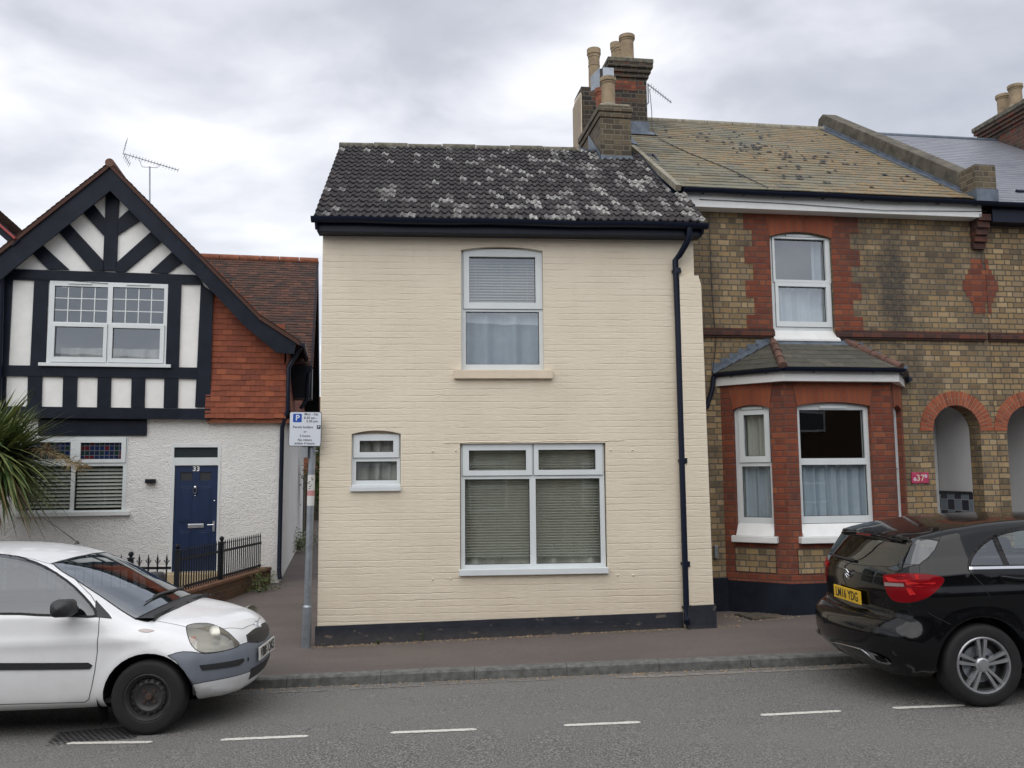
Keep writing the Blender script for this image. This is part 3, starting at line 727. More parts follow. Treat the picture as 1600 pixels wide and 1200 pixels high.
window(H, CF, (549, 678, 625.5, 760), [(562, 688.5, 614.8, 706.5, (552.5, 679.5, 623.5, 715)), (556.3, 721, 620, 750.5)], v=.055,
       curtain=[dict(box=(556, 686, 620, 752), d=.045, seed=5, f=.75, m='drape2', skew=1)])
mb = MB(); r = CF.R(547, 759, 626.5, 767.5, -.03); mb.box(r[0], r[1], -.04, .06, r[2], r[3]-.012); mb.box(r[0]+.012, r[1]-.008, .0, .06, r[3]-.012, r[3]+.012); mb.build('sill', 'upvc', H, bevel=.004)
window(H, CF, (720, 692.5, 945, 889), [(732.5, 703.5, 822, 735, (722.5, 694, 831, 743)), (841, 702.5, 930.5, 734, (834, 693, 941, 742)), (726.5, 748.5, 828, 882), (837.5, 747.5, 938, 880.5)], v=.05,
       blind=[dict(box=(723, 700, 829, 870), step=.031, ang=.42, w=.024, d=.02, m='blindb'), dict(box=(836, 700, 941, 870), step=.031, ang=.42, w=.024, d=.02, m='blindb')],
       curtain=[dict(box=(724, 700, 829, 886), d=.10, seed=8, f=.42, m='drape3'), dict(box=(836, 700, 941, 886), d=.10, seed=13, f=.42, m='drape3')])
mb = MB(); r = CF.R(717.5, 888.5, 951, 898, -.045); mb.box(r[0], r[1], -.055, .05, r[2], r[3]); mb.build('sill', 'upvc', H, bevel=.005)
# roof
def rom(f): f = f % 1; return .020*max(0, sin(pi*((f*2) % 1)))**.8 if ((f*2) % 1) < .62 else .0
def rom(f):
    g = (f*2) % 1; return .026*(.5-.5*cos(2*pi*min(g/.66, 1)))
def rom1(f): return .026*(.5-.5*cos(2*pi*min((f % 1)/.66, 1)))
def ctint(s, d, r):
    p = .11+.28*max(0, min(1, (s-.9)/2.8))*(.8+.2*(sin(s*4.3+d*2.7)*.5+.5)) + .06*(d < .5)
    return r.uniform(.80, 1.) if r.random() < p else r.random()*.76
ang = atan2(RS, 1); eu = (1, 0, 0); ev = (0, cos(ang), sin(ang)); LN = 2.34/cos(ang)
mb = MB(); tiles(mb, (-2.26, -.30, CE), eu, ev, 4.53, LN-.03, LN/17, .088, rom1, .023, stagger=False, hi=lambda d: 4.53 if -.3+d*cos(ang) < .5 else 4.415-.07*d, tintf=ctint, jit=.0035, k=6, rs=4)
tb = MB(); tiles(tb, (2.27, 4.9, 6.56-2.86*RS), (-1, 0, 0), (0, -cos(ang), sin(ang)), 4.53, (4.9-2.04)/cos(ang)-.02, .33, .35, rom, .017, stagger=False, k=8, rs=5)
mb.v += []; base = len(mb.v); mb.v += tb.v; mb.f += [[i+base for i in f] for f in tb.f]; mb.mi += tb.mi; mb.t += tb.t
rf = mb.build('roof', 'tconc', H, smooth=35)
mb = MB()
for i in range(7):
    a = -2.27+i*.485; mb.tube([(a, 2.04, 6.555+.01*(i % 2)), (a+.475, 2.04, 6.555+.01*(i % 2))], .075, 14)
mb.build('ridge_tiles', 'ridge_c', rf, smooth=50)
mb = MB()
mb.add([(-2.25, -.28, CE-.02), (2.25, -.28, CE-.02), (2.25, 2.04, CE-.02+2.32*RS), (-2.25, 2.04, CE-.02+2.32*RS)], [(3, 2, 1, 0)])
mb.bar((-2.235, -.27, CE-.07), (-2.235, 2.04, CE-.07+2.31*RS), .03, .13); mb.bar((2.245, -.27, CE-.07), (2.245, 2.04, CE-.07+2.31*RS), .03, .13)
mb.box(-2.235, 2.25, -.20, -.17, 4.70, 4.90); mb.box(-2.235, 2.25, -.17, 0, 4.70, 4.715)
mb.build('fascia', 'gutterp', H, bevel=.004)
gutter(H, (-2.29, -.262, 4.845), (2.30, -.262, 4.83), .06)
g = CF.V; p1 = CF.V(1077, 360, -.26); p2 = CF.V(1073, 380, -.2); p3 = CF.V(1055, 397, -.07); p4 = CF.V(1059, 500, -.06); p5 = CF.V(1073, 962, -.07)
downpipe(H, [(p1.x, -.262, 4.80), (p1.x, -.255, 4.68), (p1.x-.03, -.21, 4.60), (p3.x+.05, -.09, 4.50), (p3.x, -.065, 4.44), (p4.x, -.062, p4.z), (p5.x, -.07, .40), (p5.x, -.08, .27), (p5.x-.02, -.14, .235)], .036,
         clips=[(CF.V(1056, 425).x, -.062, CF.V(1056, 425).z), (CF.V(1066, 720).x, -.066, CF.V(1066, 720).z), (CF.V(1070, 880).x, -.068, CF.V(1070, 880).z), (CF.V(1072, 948).x, -.07, CF.V(1072, 948).z)])

# ============================================================ BROWN BRICK HOUSE WITH BAY
H = thing('brick_house', 'brown brick house with red bay window and lichened slate roof, right of the cream house', 'house', BF.wld(0, 0, 0), BF.a)
B = BF; BW = 3.975
uw = B.R(1204, 368, 1298, 515); uwo = [(B.V(1204, 440).x, 3.80), (B.V(1304, 440).x-.01, 3.80)]
wu0, wu1 = B.V(1205, 440).x, B.V(1301.5, 440).x; wz1 = B.V(1250, 371).z; wz0 = B.V(1255, 528).z
pc, pR, pr_, pzs = 3.40, .535, .347, B.V(1497, 673.5).z
def archhole(c, r, z0, zs, n=20): return [(c-r, z0), (c+r, z0)] + [(c+r*cos(pi*i/n), zs+r*sin(pi*i/n)) for i in range(n+1)]
mb = MB()
mb.poly([(-.6, 0), (BW, 0), (BW, 5.62), (-.6, 5.62)], 0, .225, [archpts(wu0, wu1, wz0, wz1, .075), archhole(pc, pr_, .18, pzs), [(.25, .8), (2.48, .8), (2.48, 2.95), (.25, 2.95)]], cap_back=False)
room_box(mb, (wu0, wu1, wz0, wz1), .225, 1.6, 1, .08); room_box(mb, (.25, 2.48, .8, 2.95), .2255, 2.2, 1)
RB_ = .655; RZ0, RV0, RV1 = 5.56, -.30, 3.6; RZ1 = RZ0+(RV1-RV0)*RB_
q = [(-.45, .225, 3), (-.45, 8, 3), (-.45, 8, 5.3), (-.45, 3.6, RZ1-.06), (-.45, -.0, RZ0+.14), (-.45, .0, 3)]
mb.add(q, [tuple(range(6))[::-1]]); mb.quad((BW, 8, 0), (-.6, 8, 0), (-.6, 8, 5.4), (BW, 8, 5.4))
mb.quad((-.6, .0, 0), (-.6, .0, 3.1), (-.6, 8, 3.1), (-.6, 8, 0))
# porch recess: white plastered sides, ceiling and floor
a, b = pc-pr_-.0, pc+pr_+.0
mb.add([(a-.0, .225, .2), (b, .225, .2), (b, .98, .2), (a, .98, .2), (a, .225, 2.85), (b, .225, 2.85), (b, .98, 2.85), (a, .98, 2.85)], [(3, 2, 6, 7), (0, 3, 7, 4), (2, 1, 5, 6), (4, 7, 6, 5), (0, 1, 2, 3)], 2)
mb.build('wall', ['brick', 'roomdark', 'porchwhite'], H)
# arch ring
def ring(mb, c, zs, r0, r1, y0, y1, nb=26, mi=0):
    rn = random.Random(6)
    for k in range(nb):
        a0, a1 = pi*k/nb, pi*(k+1)/nb; g = .006
        for (ra, rb) in ((r0, (r0+r1)/2-.004), ((r0+r1)/2+.004, r1)):
            gg = g/ra; pts = [(c+ra*cos(a0+gg), zs+ra*sin(a0+gg)), (c+rb*cos(a0+gg*ra/rb), zs+rb*sin(a0+gg*ra/rb)), (c+rb*cos(a1-gg*ra/rb), zs+rb*sin(a1-gg*ra/rb)), (c+ra*cos(a1-gg), zs+ra*sin(a1-gg))]
            j = rn.uniform(-.002, .002); y = y0+j
            mb.add([(x, y, z) for x, z in pts] + [(x, y1, z) for x, z in pts], [(0, 1, 2, 3), (0, 4, 5, 1), (1, 5, 6, 2), (2, 6, 7, 3), (3, 7, 4, 0)], 0, rn.random())
    n = 30; v = []
    for k in range(n+1):
        a_ = pi*k/n; v += [(c+r0*cos(a_), y0+.006, zs+r0*sin(a_)), (c+r1*cos(a_), y0+.006, zs+r1*sin(a_)), (c+(r0+.0015)*cos(a_), .224, zs+(r0-.0015)*sin(a_))]
    mb.add(v, [(3*k, 3*k+1, 3*k+4, 3*k+3) for k in range(n)], 1); mb.add(v, [(3*k, 3*k+3, 3*k+5, 3*k+2) for k in range(n)], 2)
M_['redtint'] = mk_tint_mat('rubbed_red_arch_brick', [(.20, .05, .024), (.33, .085, .035), (.26, .065, .03), (.38, .11, .05)], .85, 40, .4, (.16, .05, .03))
M_['palemortar'] = simple('pale_arch_mortar', (.34, .24, .18), .9, nscale=20, var=.3)
mb = MB(); ring(mb, pc, pzs, pr_, pR, -.012, .0); mb.build('porch_arch', ['redtint', 'palemortar', 'red'], H, recalc=False)
# porch door, dado
mb = MB(); dv = .955
du0, du1 = pc-pr_+.01, pc+pr_-.01
mb.poly([(du0, .21), (du1, .21), (du1, 2.8), (du0, 2.8)], dv-.02, dv+.02, [[(du0+.07, .3), (du1-.10, .3), (du1-.10, 2.25), (du0+.07, 2.25)]])
d = mb.build('door', 'white', H, bevel=.003)
mb = MB(); mb.box(du0+.072, du1-.102, dv+.0, dv+.018, .302, 2.248); mb.build('door_leaf', 'porchwhite', d)
hp = B.V(1474, 750, dv); mb = MB(); mb.box(hp.x-.014, hp.x+.012, dv-.045, dv-.021, hp.z-.06, hp.z+.06); mb.tube([(hp.x, dv-.04, hp.z+.02), (hp.x, dv-.08, hp.z+.02), (hp.x-.07, dv-.08, hp.z+.02)], .009, 8); mb.build('handle', 'iron', d)
g_ = G('dado_check_tiles', Roughness=.15); uv_ = g_.uv(); M_['dado'] = None
sp_ = g_.n('SeparateXYZ', {0: uv_}); cx = g_.M('DIVIDE', sp_.outputs[0], .152); cy = g_.M('DIVIDE', sp_.outputs[1], .152)
ck = g_.M('MODULO', g_.M('ABSOLUTE', g_.M('ADD', g_.M('FLOOR', cx), g_.M('FLOOR', cy))), 2.)
cl = g_.mix(ck, (.008, .012, .028), (.16, .20, .24)); dd = g_.M('MINIMUM', g_.M('MINIMUM', g_.M('FRACT', cx), g_.M('SUBTRACT', 1., g_.M('FRACT', cx))), g_.M('MINIMUM', g_.M('FRACT', cy), g_.M('SUBTRACT', 1., g_.M('FRACT', cy))))
M_['dado'] = g_.out(g_.mix(g_.M('LESS_THAN', dd, .03), cl, (.3, .3, .3)))
zt = B.U(1500, 769, pc+pr_-.01).z
mb = MB(); mb.box(pc+pr_-.012, pc+pr_-.001, .228, .93, .22, zt); mb.build('tile_dado', 'dado', H)
mb = MB(); mb.box(pc+pr_-.018, pc+pr_-.0125, .228, .93, zt-.03, zt+.012); mb.build('dado_trim', 'letterblack', H)
mb = MB(); mb.box(pc-pr_, pc+pr_, -.08, .95, .1, .235); mb.build('doorstep', 'buff', H, bevel=.01)
# number plaque
r = B.R(1424, 738, 1451, 755, -.01)
mb = MB(); mb.box(r[0], r[1], -.018, -.001, r[2], r[3]); pl = mb.build('number_plaque', 'pink', H, bevel=.003)
text_part('37', .115, 'number', 'sillstone', pl, ((r[0]+r[1])/2, -.0195, (r[2]+r[3])/2-.005), bold=.002)
mb = MB()
for sx_ in (.18, .82):
    for k in range(6):
        a_ = k*pi/3; mb.lathe([(.011, -.0195), (0, -.022)], (r[0]+(r[1]-r[0])*sx_+.012*cos(a_), 0, (r[2]+r[3])/2+.02*(1 if sx_ > .5 else -1)+.016*sin(a_)), 8, 'y')
mb.build('flower_motif', 'lilac', pl)
# window quoins (toothed red brick), flat arch and string course
def toothed(mb, uin, s, zt, zb, wide, nar, step, y=-.006, start=0):
    z = zt; k = start; edge = []
    while z > zb+.01:
        zn = max(z-step, zb); w = wide if k % 2 == 0 else nar; edge.append((uin+s*w, z, zn)); z = zn; k += 1
    for (u, z1, z0) in edge: mb.box(min(u, uin), max(u, uin), y, -.0005, z0, z1)
mb = MB(); ztop = B.V(1250, 336).z; zs_ = B.V(1095, 519).z
toothed(mb, wu0, -1, ztop, zs_, .36, .245, .228); mb.build('quoins', 'red', H)
mb = MB(); toothed(mb, wu1, 1, ztop, zs_, .40, .27, .228); mb.build('quoins', 'red', H)
mb = MB(); u0, u1 = wu0, wu1
top = ztop; pts = archpts(u0, u1, wz1, wz1, .075, 14)[2:]         # right->left along the arch
outl = [(u1+.06, top)] + [(u0-.06, top)] + [(u0, wz1)] + [(x, z) for x, z in reversed(pts)][1:-1] + [(u1, wz1)]
mb.poly(outl[::1], -.011, -.0005); mb.build('window_arch', 'red_sold', H)
zc0, zc1 = B.V(1450, 532).z, B.V(1450, 518.5).z
mb = MB()
for (a, b) in ((-.3, wu0-.0), (wu1+.0, BW-.08)):
    mb.box(a, b, -.055, -.0, zc0+.025, zc1-.028); mb.box(a, b, -.035, -.0, zc0, zc0+.024); mb.box(a, b, -.04, -.0, zc1-.027, zc1)
mb.build('string_course', 'red_dark', H)
# upper window
window(H, B, (1205, 371, 1301, 517), [(1209.8, 374, 1289, 438, (1206.5, 371.6, 1296, 442)), (1216, 448, 1291, 503, (1211.5, 441.5, 1298, 511))], v=.06, glass='glassup', arch=0, vent=[(1227, 367.5, 1268, 370.5)],
       curtain=[dict(box=(1214, 446, 1293, 506), d=.07, seed=3, f=1.1), dict(box=(1277, 374, 1291, 440), d=.10, seed=6, f=1.)])
mb = MB(); mb.poly(archpts(wu0+.003, wu1-.003, wz1-.008, wz1, .07), .062, .12)
mb.build('arch_infill', 'upvc', H)
r = B.R(1211, 516, 1308, 530, -.04); mb = MB(); mb.add([(wu0-.0, .06, r[3]+.01), (wu1, .06, r[3]+.01), (wu1+.035, -.07, r[2]), (wu0-.02, -.07, r[2]), (wu0, .06, r[2]-.03), (wu1, .06, r[2]-.03), (wu1+.035, -.07, r[2]-.03), (wu0-.02, -.07, r[2]-.03)], [(3, 2, 1, 0), (7, 6, 2, 3), (4, 5, 6, 7), (0, 4, 7, 3), (1, 2, 6, 5)]); mb.build('sill', 'white', H, bevel=.006)
# pilaster strip with corbel and red lozenge at the party line
mb = MB()
c0 = B.V(1527, 440).x
for k, w in enumerate((.09, .09, .13, .18, .22, .22, .18, .13, .09, .09)): mb.box(c0-w, min(c0+w, BW-.002), -.006, -.0005, B.V(1530, 490).z+(9-k)*.0765, B.V(1530, 490).z+(10-k)*.0765)
mb.build('red_lozenge', 'red', H)
mb = MB(); zt_ = B.V(1535, 341).z
for k in range(5): mb.box(c0-.06, BW+.06-.07, -.20+.035*k, 0, zt_-.09*(k+1), zt_-.09*k-.002)
mb.build('corbel', 'red_dark', H)
# slate roof, parapet, fascia, gutter
ang = atan2(RB_, 1); LNs = (RV1-RV0)/cos(ang)
lo0 = -.473; W_ = 3.74+.473
def hi_(d): return W_
mb = MB()
hol = random.Random(77)
def stint(s, d, r): return r.random()
tiles(mb, (lo0, RV0, RZ0), (1, 0, 0), (0, cos(ang), sin(ang)), W_, LNs-.05, .155, .255, None, .011, tintf=stint, jit=.0025, rs=9)
for i in range(120):                                                # slipped and broken slates
    s = hol.choice((hol.gauss(2.1, .35), hol.gauss(2.6, .6), hol.uniform(.3, 4))); d = hol.uniform(.3, LNs-.4)
    if i > 16: d = 2.9-(s-1.6)*.8+hol.gauss(0, .35) if hol.random() < .6 else d
    if not (.1 < s < 4 and .1 < d < LNs-.3): continue
    c = floor(d/.155)*.155-.004; w = hol.uniform(.03, .085); h = hol.uniform(.05, .11)
    o = Vector((lo0+s, RV0+c*cos(ang), RZ0+c*sin(ang))); n = Vector((0, -sin(ang), cos(ang)))*.021; e = Vector((0, cos(ang), sin(ang)))
    a_ = o+n; mb.add([a_, a_+Vector((w, 0, 0)), a_+Vector((w*.8, 0, 0))+e*h, a_+Vector((w*.2, 0, 0))+e*h*.8], [(0, 1, 2, 3)], 1)
rf = mb.build('roof', ['slate', 'letterblack'], H)
mb = MB()
mb.add([(lo0, RV1, RZ1-.02), (BW, RV1, RZ1-.02), (BW, 8.2, RZ1-.02-4.6*RB_), (lo0, 8.2, RZ1-.02-4.6*RB_)], [(0, 1, 2, 3)]); mb.add([(lo0+.01, RV0+.02, RZ0-.012), (BW, RV0+.02, RZ0-.012), (BW, RV1, RZ1-.02), (lo0+.01, RV1, RZ1-.02)], [(3, 2, 1, 0)]); mb.build('rear_slope', 'slate', rf)
mb = MB()
for i in range(9): a = lo0+.1+i*.46; mb.tube([(a, RV1, RZ1-.02), (a+.45, RV1, RZ1-.02)], .07, 12)
mb.build('ridge_tiles', 'conc', rf, smooth=50)
mb = MB(); mb.bar((lo0-.015, RV0-.0, RZ0-.02), (lo0-.015, 2.6, RZ0-.02+(2.6-RV0)*RB_), .07, .075); mb.build('verge', 'conc', rf)
cb = MB(); cp = [Vector((lo0+.55, RV0+2.9*cos(ang), RZ0+2.9*sin(ang)+.03)), Vector((lo0+.75, RV0+2.0*cos(ang), RZ0+2.0*sin(ang)+.02)), Vector((lo0+1.05, RV0+1.0*cos(ang), RZ0+1.0*sin(ang)+.02)), Vector((lo0+1.2, RV0+.0, RZ0+.03))]; cb.tube(cp, .006, 5); cb.build('aerial_cable', 'letterblack', rf)
# parapet (rendered) with kneeler
PU0, PU1 = 3.70, 3.965
mb = MB(); pts = [(-.06, 5.6), (.05, 6.06), (3.62, RZ1+.30), (3.78, RZ1+.27), (3.95, RZ1-.2), (3.95, RZ1-.5), (.1, 5.5)]
n = len(pts); vs = [(PU0, y, z) for y, z in pts]+[(PU1, y, z) for y, z in pts]
mb.add(vs, [tuple(range(n))[::-1], tuple(range(n, 2*n))]+[(i, (i+1) % n, n+(i+1) % n, n+i) for i in range(n)])
pp = mb.build('parapet', 'concdark', H, bevel=.012, recalc=True)
mb = MB(); mb.box(PU0-.03, PU1+.01, -.33, .0, 5.69, 6.03); mb.build('kneeler', 'brick_grey', pp, bevel=.006)
mb = MB(); mb.box(PU0-.04, PU1+.02, -.345, -.02, 5.52, 5.688)
mb.add([(PU0-.012, .0, 5.70), (PU0-.012, 3.6, RZ1+.0), (PU0-.012, 3.6, RZ1+.09), (PU0-.012, .0, 5.81), (PU0-.10, .0, 5.775), (PU0-.10, 3.6, RZ1+.03)], [(0, 3, 2, 1)[::-1], (0, 1, 5, 4)])
mb.bar((PU0-.055, -.1, 5.70), (PU0-.055, 3.6, RZ1+.015), .10, .012)
mb.build('lead_flashing', 'lead', pp)
f0, f1 = B.V(1087, 328, -.2), B.V(1500, 341, -.2)
mb = MB(); mb.box(-.35, 3.83, -.20, -.175, 5.335, 5.52); mb.box(-.35, 3.83, -.175, .0, 5.335, 5.35); mb.build('fascia', 'white', H, bevel=.004)
gutter(H, (-.42, -.275, 5.545), (3.98, -.275, 5.53), .055, brk=8)
mb = MB(); cbz = 5.34; mb.tube([(-.18, -.21, 5.43), (1.0, -.21, 5.42), (2.4, -.215, 5.375), (3.9, -.21, 5.42)], .004, 5); mb.tube([(.02, -.012, 5.3), (.03, -.012, 4.2), (.06, -.02, 3.6), (.0, -.012, 3.2)], .005, 5)
mb.build('cable', 'letterblack', H)
# plinth of main wall left of bay, meter box
mb = MB(); mb.box(-.6, .12, -.02, 0, 0, .60); mb.build('plinth', 'plinth', H)
mb = MB(); mb.box(2.6, 3.02, -.02, 0, 0, .60); mb.build('plinth', 'plinth', H)
r = B.R(1112, 852, 1120, 872); mb = MB(); mb.box(-.06, r[1], -.05, 0, r[2], r[3]); mb.build('meter_box', 'steel', H, bevel=.005)

# --- bay
bay = thing('bay_window', None, None, (0, 0, 0)); bay.parent = H
BV = -.55; BC0, BC1, BE0, BE1 = .70, 2.115, .10, 2.63; ZB0, ZB1, ZTOP = 0., .575, 3.06
def panel(u0, v0, u1, v1, wl):
    L = sqrt((u1-u0)**2+(v1-v0)**2); a = atan2(v1-v0, u1-u0); F = B.sub(u0, v0, math.degrees(a)); return F, L, a
FA, LA, aA = panel(BE0, 0, BC0, BV, 0); FB, LB, aB = panel(BC0, BV, BC1, BV, 0); FC, LC, aC = panel(BC1, BV, BE1, 0, 0)
zsl = FB.V(1300, 828).z; zhd = B.V(1300, 634, BV).z
ha0, ha1 = FA.V(1148, 730).x, FA.V(1206, 730).x; hb0, hb1 = FB.V(1249, 730).x, FB.V(1364, 730).x
hc0, hc1 = .16, .16+(ha1-ha0)
for (F, L, a, loc, h0, h1, nm) in ((FA, LA, aA, (BE0, 0, 0), ha0, ha1, 'a'), (FB, LB, aB, (BC0, BV, 0), hb0, hb1, 'b'), (FC, LC, aC, (BC1, BV, 0), hc0, hc1, 'c')):
    mb = MB(); rise = .05 if nm != 'b' else .045; zw = zhd-.02 if nm != 'b' else zhd
    mb.poly([(0, ZB1-.02), (L, ZB1-.02), (L, ZTOP), (0, ZTOP)], 0, .16, [archpts(h0, h1, zsl-.04, zw, rise)], cap_back=True)
    mb.build('bay_wall', ['red'], bay, loc, a)
    if nm != 'c':                                                  # inset panel of yellow brick below the sill
        i0, i1 = (.16*L, .78*L) if nm == 'a' else (.10, L-.10)
        mb = MB(); mb.box(i0, i1, -.004, -.0005, ZB1+.12, zsl-.22); mb.build('brick_panel', 'brick', bay, loc, a)
        k = MB(); q = .006
        k.box(i0-q, i1+q, -.0065, -.0005, zsl-.22, zsl-.22+q); k.box(i0-q, i0, -.0065, -.0005, ZB1+.12, zsl-.22); k.box(i0-q, i1+q, -.0065, -.0005, ZB1+.12-q, ZB1+.12); k.box(i1, i1+q, -.0065, -.0005, ZB1+.12, zsl-.22); k.build('panel_joint', 'red_dark', bay, loc, a)
    # rubbed red flat arch over each light
    mb = MB(); pts = archpts(h0, h1, zw, zw, rise, 12)[2:]
    outl = [(min(h1+.05, L-.004), ZTOP-.004), (max(h0-.05, .004), ZTOP-.004), (h0, zw)] + [(x, z) for x, z in reversed(pts)][1:-1] + [(h1, zw)]
    mb.poly(outl, -.010, -.0005); mb.build('window_arch', 'red_sold', bay, loc, a)
    mb = MB(); ov = .05; mb.box(max(h0-ov, .01), min(h1+ov, L-.01), -.08, .02, zsl-.155, zsl-.075); mb.add([(h0, .055, zsl+.075), (h1, .055, zsl+.075), (h1, -.045, zsl-.073), (h0, -.045, zsl-.073), (h0, .055, zsl-.073), (h1, .055, zsl-.073)], [(3, 2, 1, 0), (0, 4, 3), (1, 2, 5)])
    mb.build('sill', 'white', bay, loc, a, bevel=.008)
pl = MB()
def ringpoly(off): return [(BE0-off*.4, 0), (BC0-off*.42, BV-off), (BC1+off*.42, BV-off), (BE1+off*.4, 0)]
pa = ringpoly(.03); vs = [(x, y, 0) for x, y in pa]+[(x, y, ZB1) for x, y in pa]; pl.add(vs, [(0, 1, 5, 4), (1, 2, 6, 5), (2, 3, 7, 6), (4, 5, 6, 7)])
pl.build('plinth', 'plinth', bay)
v1_ = .06
lo_ = (BE0, 0, 0)
window(bay, FA, (1148.5, 640, 1207, 818), [(1163, 648, 1195.5, 713, (1155.5, 641.5, 1203.5, 722.5)), (1160.5, 728.5, 1205, 808.5)], v=v1_, loc=(BE0, 0, 0), rot=aA, glass='glass', vent=[(1160, 636, 1192, 640)],
       curtain=[dict(box=(1160, 646, 1198, 716), d=.05, seed=4, f=1.1, m='drape'), dict(box=(1158, 727, 1207, 810), d=.05, seed=9, f=1.2)])
window(bay, FB, (1246.5, 636, 1366, 817), [(1250, 640.5, 1350.5, 716), (1254, 726, 1356.5, 806)], v=v1_, loc=(BC0, BV, 0), rot=aB, vent=[(1279, 634, 1322, 638.5)],
       curtain=[dict(box=(1252, 725, 1358, 808), d=.05, seed=21, f=1.2)])
fc_w = MB(); Z0, Z1 = zsl+.03, zhd
fc_w.poly(rectpts((hc0, hc1, Z0, Z1)), .06, .12, [rectpts((hc0+.06, hc1-.06, Z0+.07, Z0+.72)), rectpts((hc0+.06, hc1-.06, Z0+.80, Z1-.08))]); fo = fc_w.build('window', 'upvc', bay, (BC1, BV, 0), aC)
for (za, zb) in ((Z0+.07, Z0+.72), (Z0+.80, Z1-.08)): MB().quad((hc0+.06, .09, za), (hc1-.06, .09, za), (hc1-.06, .09, zb), (hc0+.06, .09, zb)).build('pane', 'glass', fo)
for (F, L, a, loc, h0, h1, zw, rise) in ((FA, LA, aA, (BE0, 0, 0), ha0, ha1, zhd-.02, .05), (FB, LB, aB, (BC0, BV, 0), hb0, hb1, zhd, .045)):
    mb = MB(); mb.poly(archpts(h0+.003, h1-.003, zw-.025, zw, rise-.004), .062, .11); mb.build('arch_infill', 'upvc', bay, loc, a)
mb = MB(); e = ringpoly(.0)
mb.add([(x, y, .95) for x, y in e]+[(x, y, ZTOP-.02) for x, y in e], [(0, 1, 2, 3), (7, 6, 5, 4)])
mb.build('bay_interior', 'roomdark', bay)
# fascia, gutter and little hipped roof
o1 = ringpoly(.13); o0 = ringpoly(.02); fz0, fz1 = 3.03, 3.16
mb = MB(); vs = [(x, y, fz0) for x, y in o1]+[(x, y, fz1) for x, y in o1]+[(x, y, fz0) for x, y in o0]
mb.add(vs, [(0, 1, 5, 4), (1, 2, 6, 5), (2, 3, 7, 6), (8, 9, 1, 0), (9, 10, 2, 1), (10, 11, 3, 2)]); mb.build('fascia', 'white', bay, recalc=False)
o2 = ringpoly(.185)
for i in range(3):
    a_, b_ = o2[i], o2[i+1]; gutter(bay, (a_[0], a_[1], 3.185), (b_[0], b_[1], 3.185), .048, sag=0, brk=2)
downpipe(bay, [(o2[0][0]-.02, -.03, 3.15), (o2[0][0]-.04, -.03, 3.0), (-.10, -.03, 2.75)], .03)
downpipe(bay, [(o2[3][0]+.0, -.05, 3.15), (o2[3][0]+.02, -.06, 3.10)], .04)
T0, T1, ZR = .84, 1.86, 3.63; ez = 3.20
E_ = [Vector((o1[0][0]-.05, 0, ez)), Vector((o1[1][0]-.02, o1[1][1]-.03, ez)), Vector((o1[2][0]+.02, o1[2][1]-.03, ez)), Vector((o1[3][0]+.05, 0, ez))]; TT = [Vector((T0, 0, ZR)), Vector((T1, 0, ZR))]
mb = MB()
def slope(a, b, ta, tb, rs):
    eu_ = (b-a).normalized(); m_ = (ta+tb)/2-a; ev_ = (m_-eu_*m_.dot(eu_)); Ln = ev_.length; ev_.normalize(); L = (b-a).length
    xa, xb = (ta-a).dot(eu_), (tb-a).dot(eu_)
    tiles(mb, a, eu_, ev_, L, Ln, .13, .28, None, .007, lo=lambda d: xa*min(1, (d+.05)/Ln), hi=lambda d: L+(xb-L)*min(1, (d+.05)/Ln), rs=rs)
    mb.add([a-Vector((0, 0, .01)), b-Vector((0, 0, .01)), tb-Vector((0, 0, .012)), ta-Vector((0, 0, .012))] if (ta-tb).length > .01 else [a-Vector((0, 0, .01)), b-Vector((0, 0, .01)), tb-Vector((0, 0, .012))], [(0, 1, 2, 3)] if (ta-tb).length > .01 else [(0, 1, 2)])
slope(E_[0], E_[1], TT[0], TT[0], 3); slope(E_[1], E_[2], TT[0], TT[1], 4); slope(E_[2], E_[3], TT[1], TT[1], 5)
br = mb.build('bay_roof', 'baytile', bay)
for a_, b_ in ((E_[1], TT[0]), (E_[2], TT[1])):
    mb = MB()
    for k in range(4): p, q = a_.lerp(b_, k/4), a_.lerp(b_, (k+1)/4+.02); mb.tube([p+Vector((0, 0, .008)), q+Vector((0, 0, .0))], [.056, .048], 10)
    mb.build('hip_tiles', 'hip', bay, smooth=50)
mb = MB(); mb.add([(T0-.02, -.004, ZR+.04), (T1+.02, -.004, ZR+.04), (T1+.07, -.15, ZR-.105), (T0-.07, -.15, ZR-.105)], [(3, 2, 1, 0)])
for k in range(7):                                                 # stepped lead soakers up the left slope
    t_ = k/7; u = E_[0].x+(T0-E_[0].x)*t_; z = ez+(ZR-ez)*t_; mb.add([(u, -.012, z-.02), (u+.16, -.012, z+.06), (u+.16, -.012, z+.135), (u, -.012, z+.135)], [(0, 1, 2, 3)]); mb.add([(u, -.012, z+.03), (u+.14, -.012, z+.12), (u+.14, -.07, z+.07), (u, -.07, z-.02)], [(3, 2, 1, 0)])
for k in range(7):
    t_ = k/7; u = E_[3].x+(T1-E_[3].x)*t_; z = ez+(ZR-ez)*t_; mb.add([(u, -.012, z-.02), (u-.16, -.012, z+.06), (u-.16, -.012, z+.12), (u, -.012, z+.12)], [(3, 2, 1, 0)])
mb.build('lead_flashing', 'lead', bay)

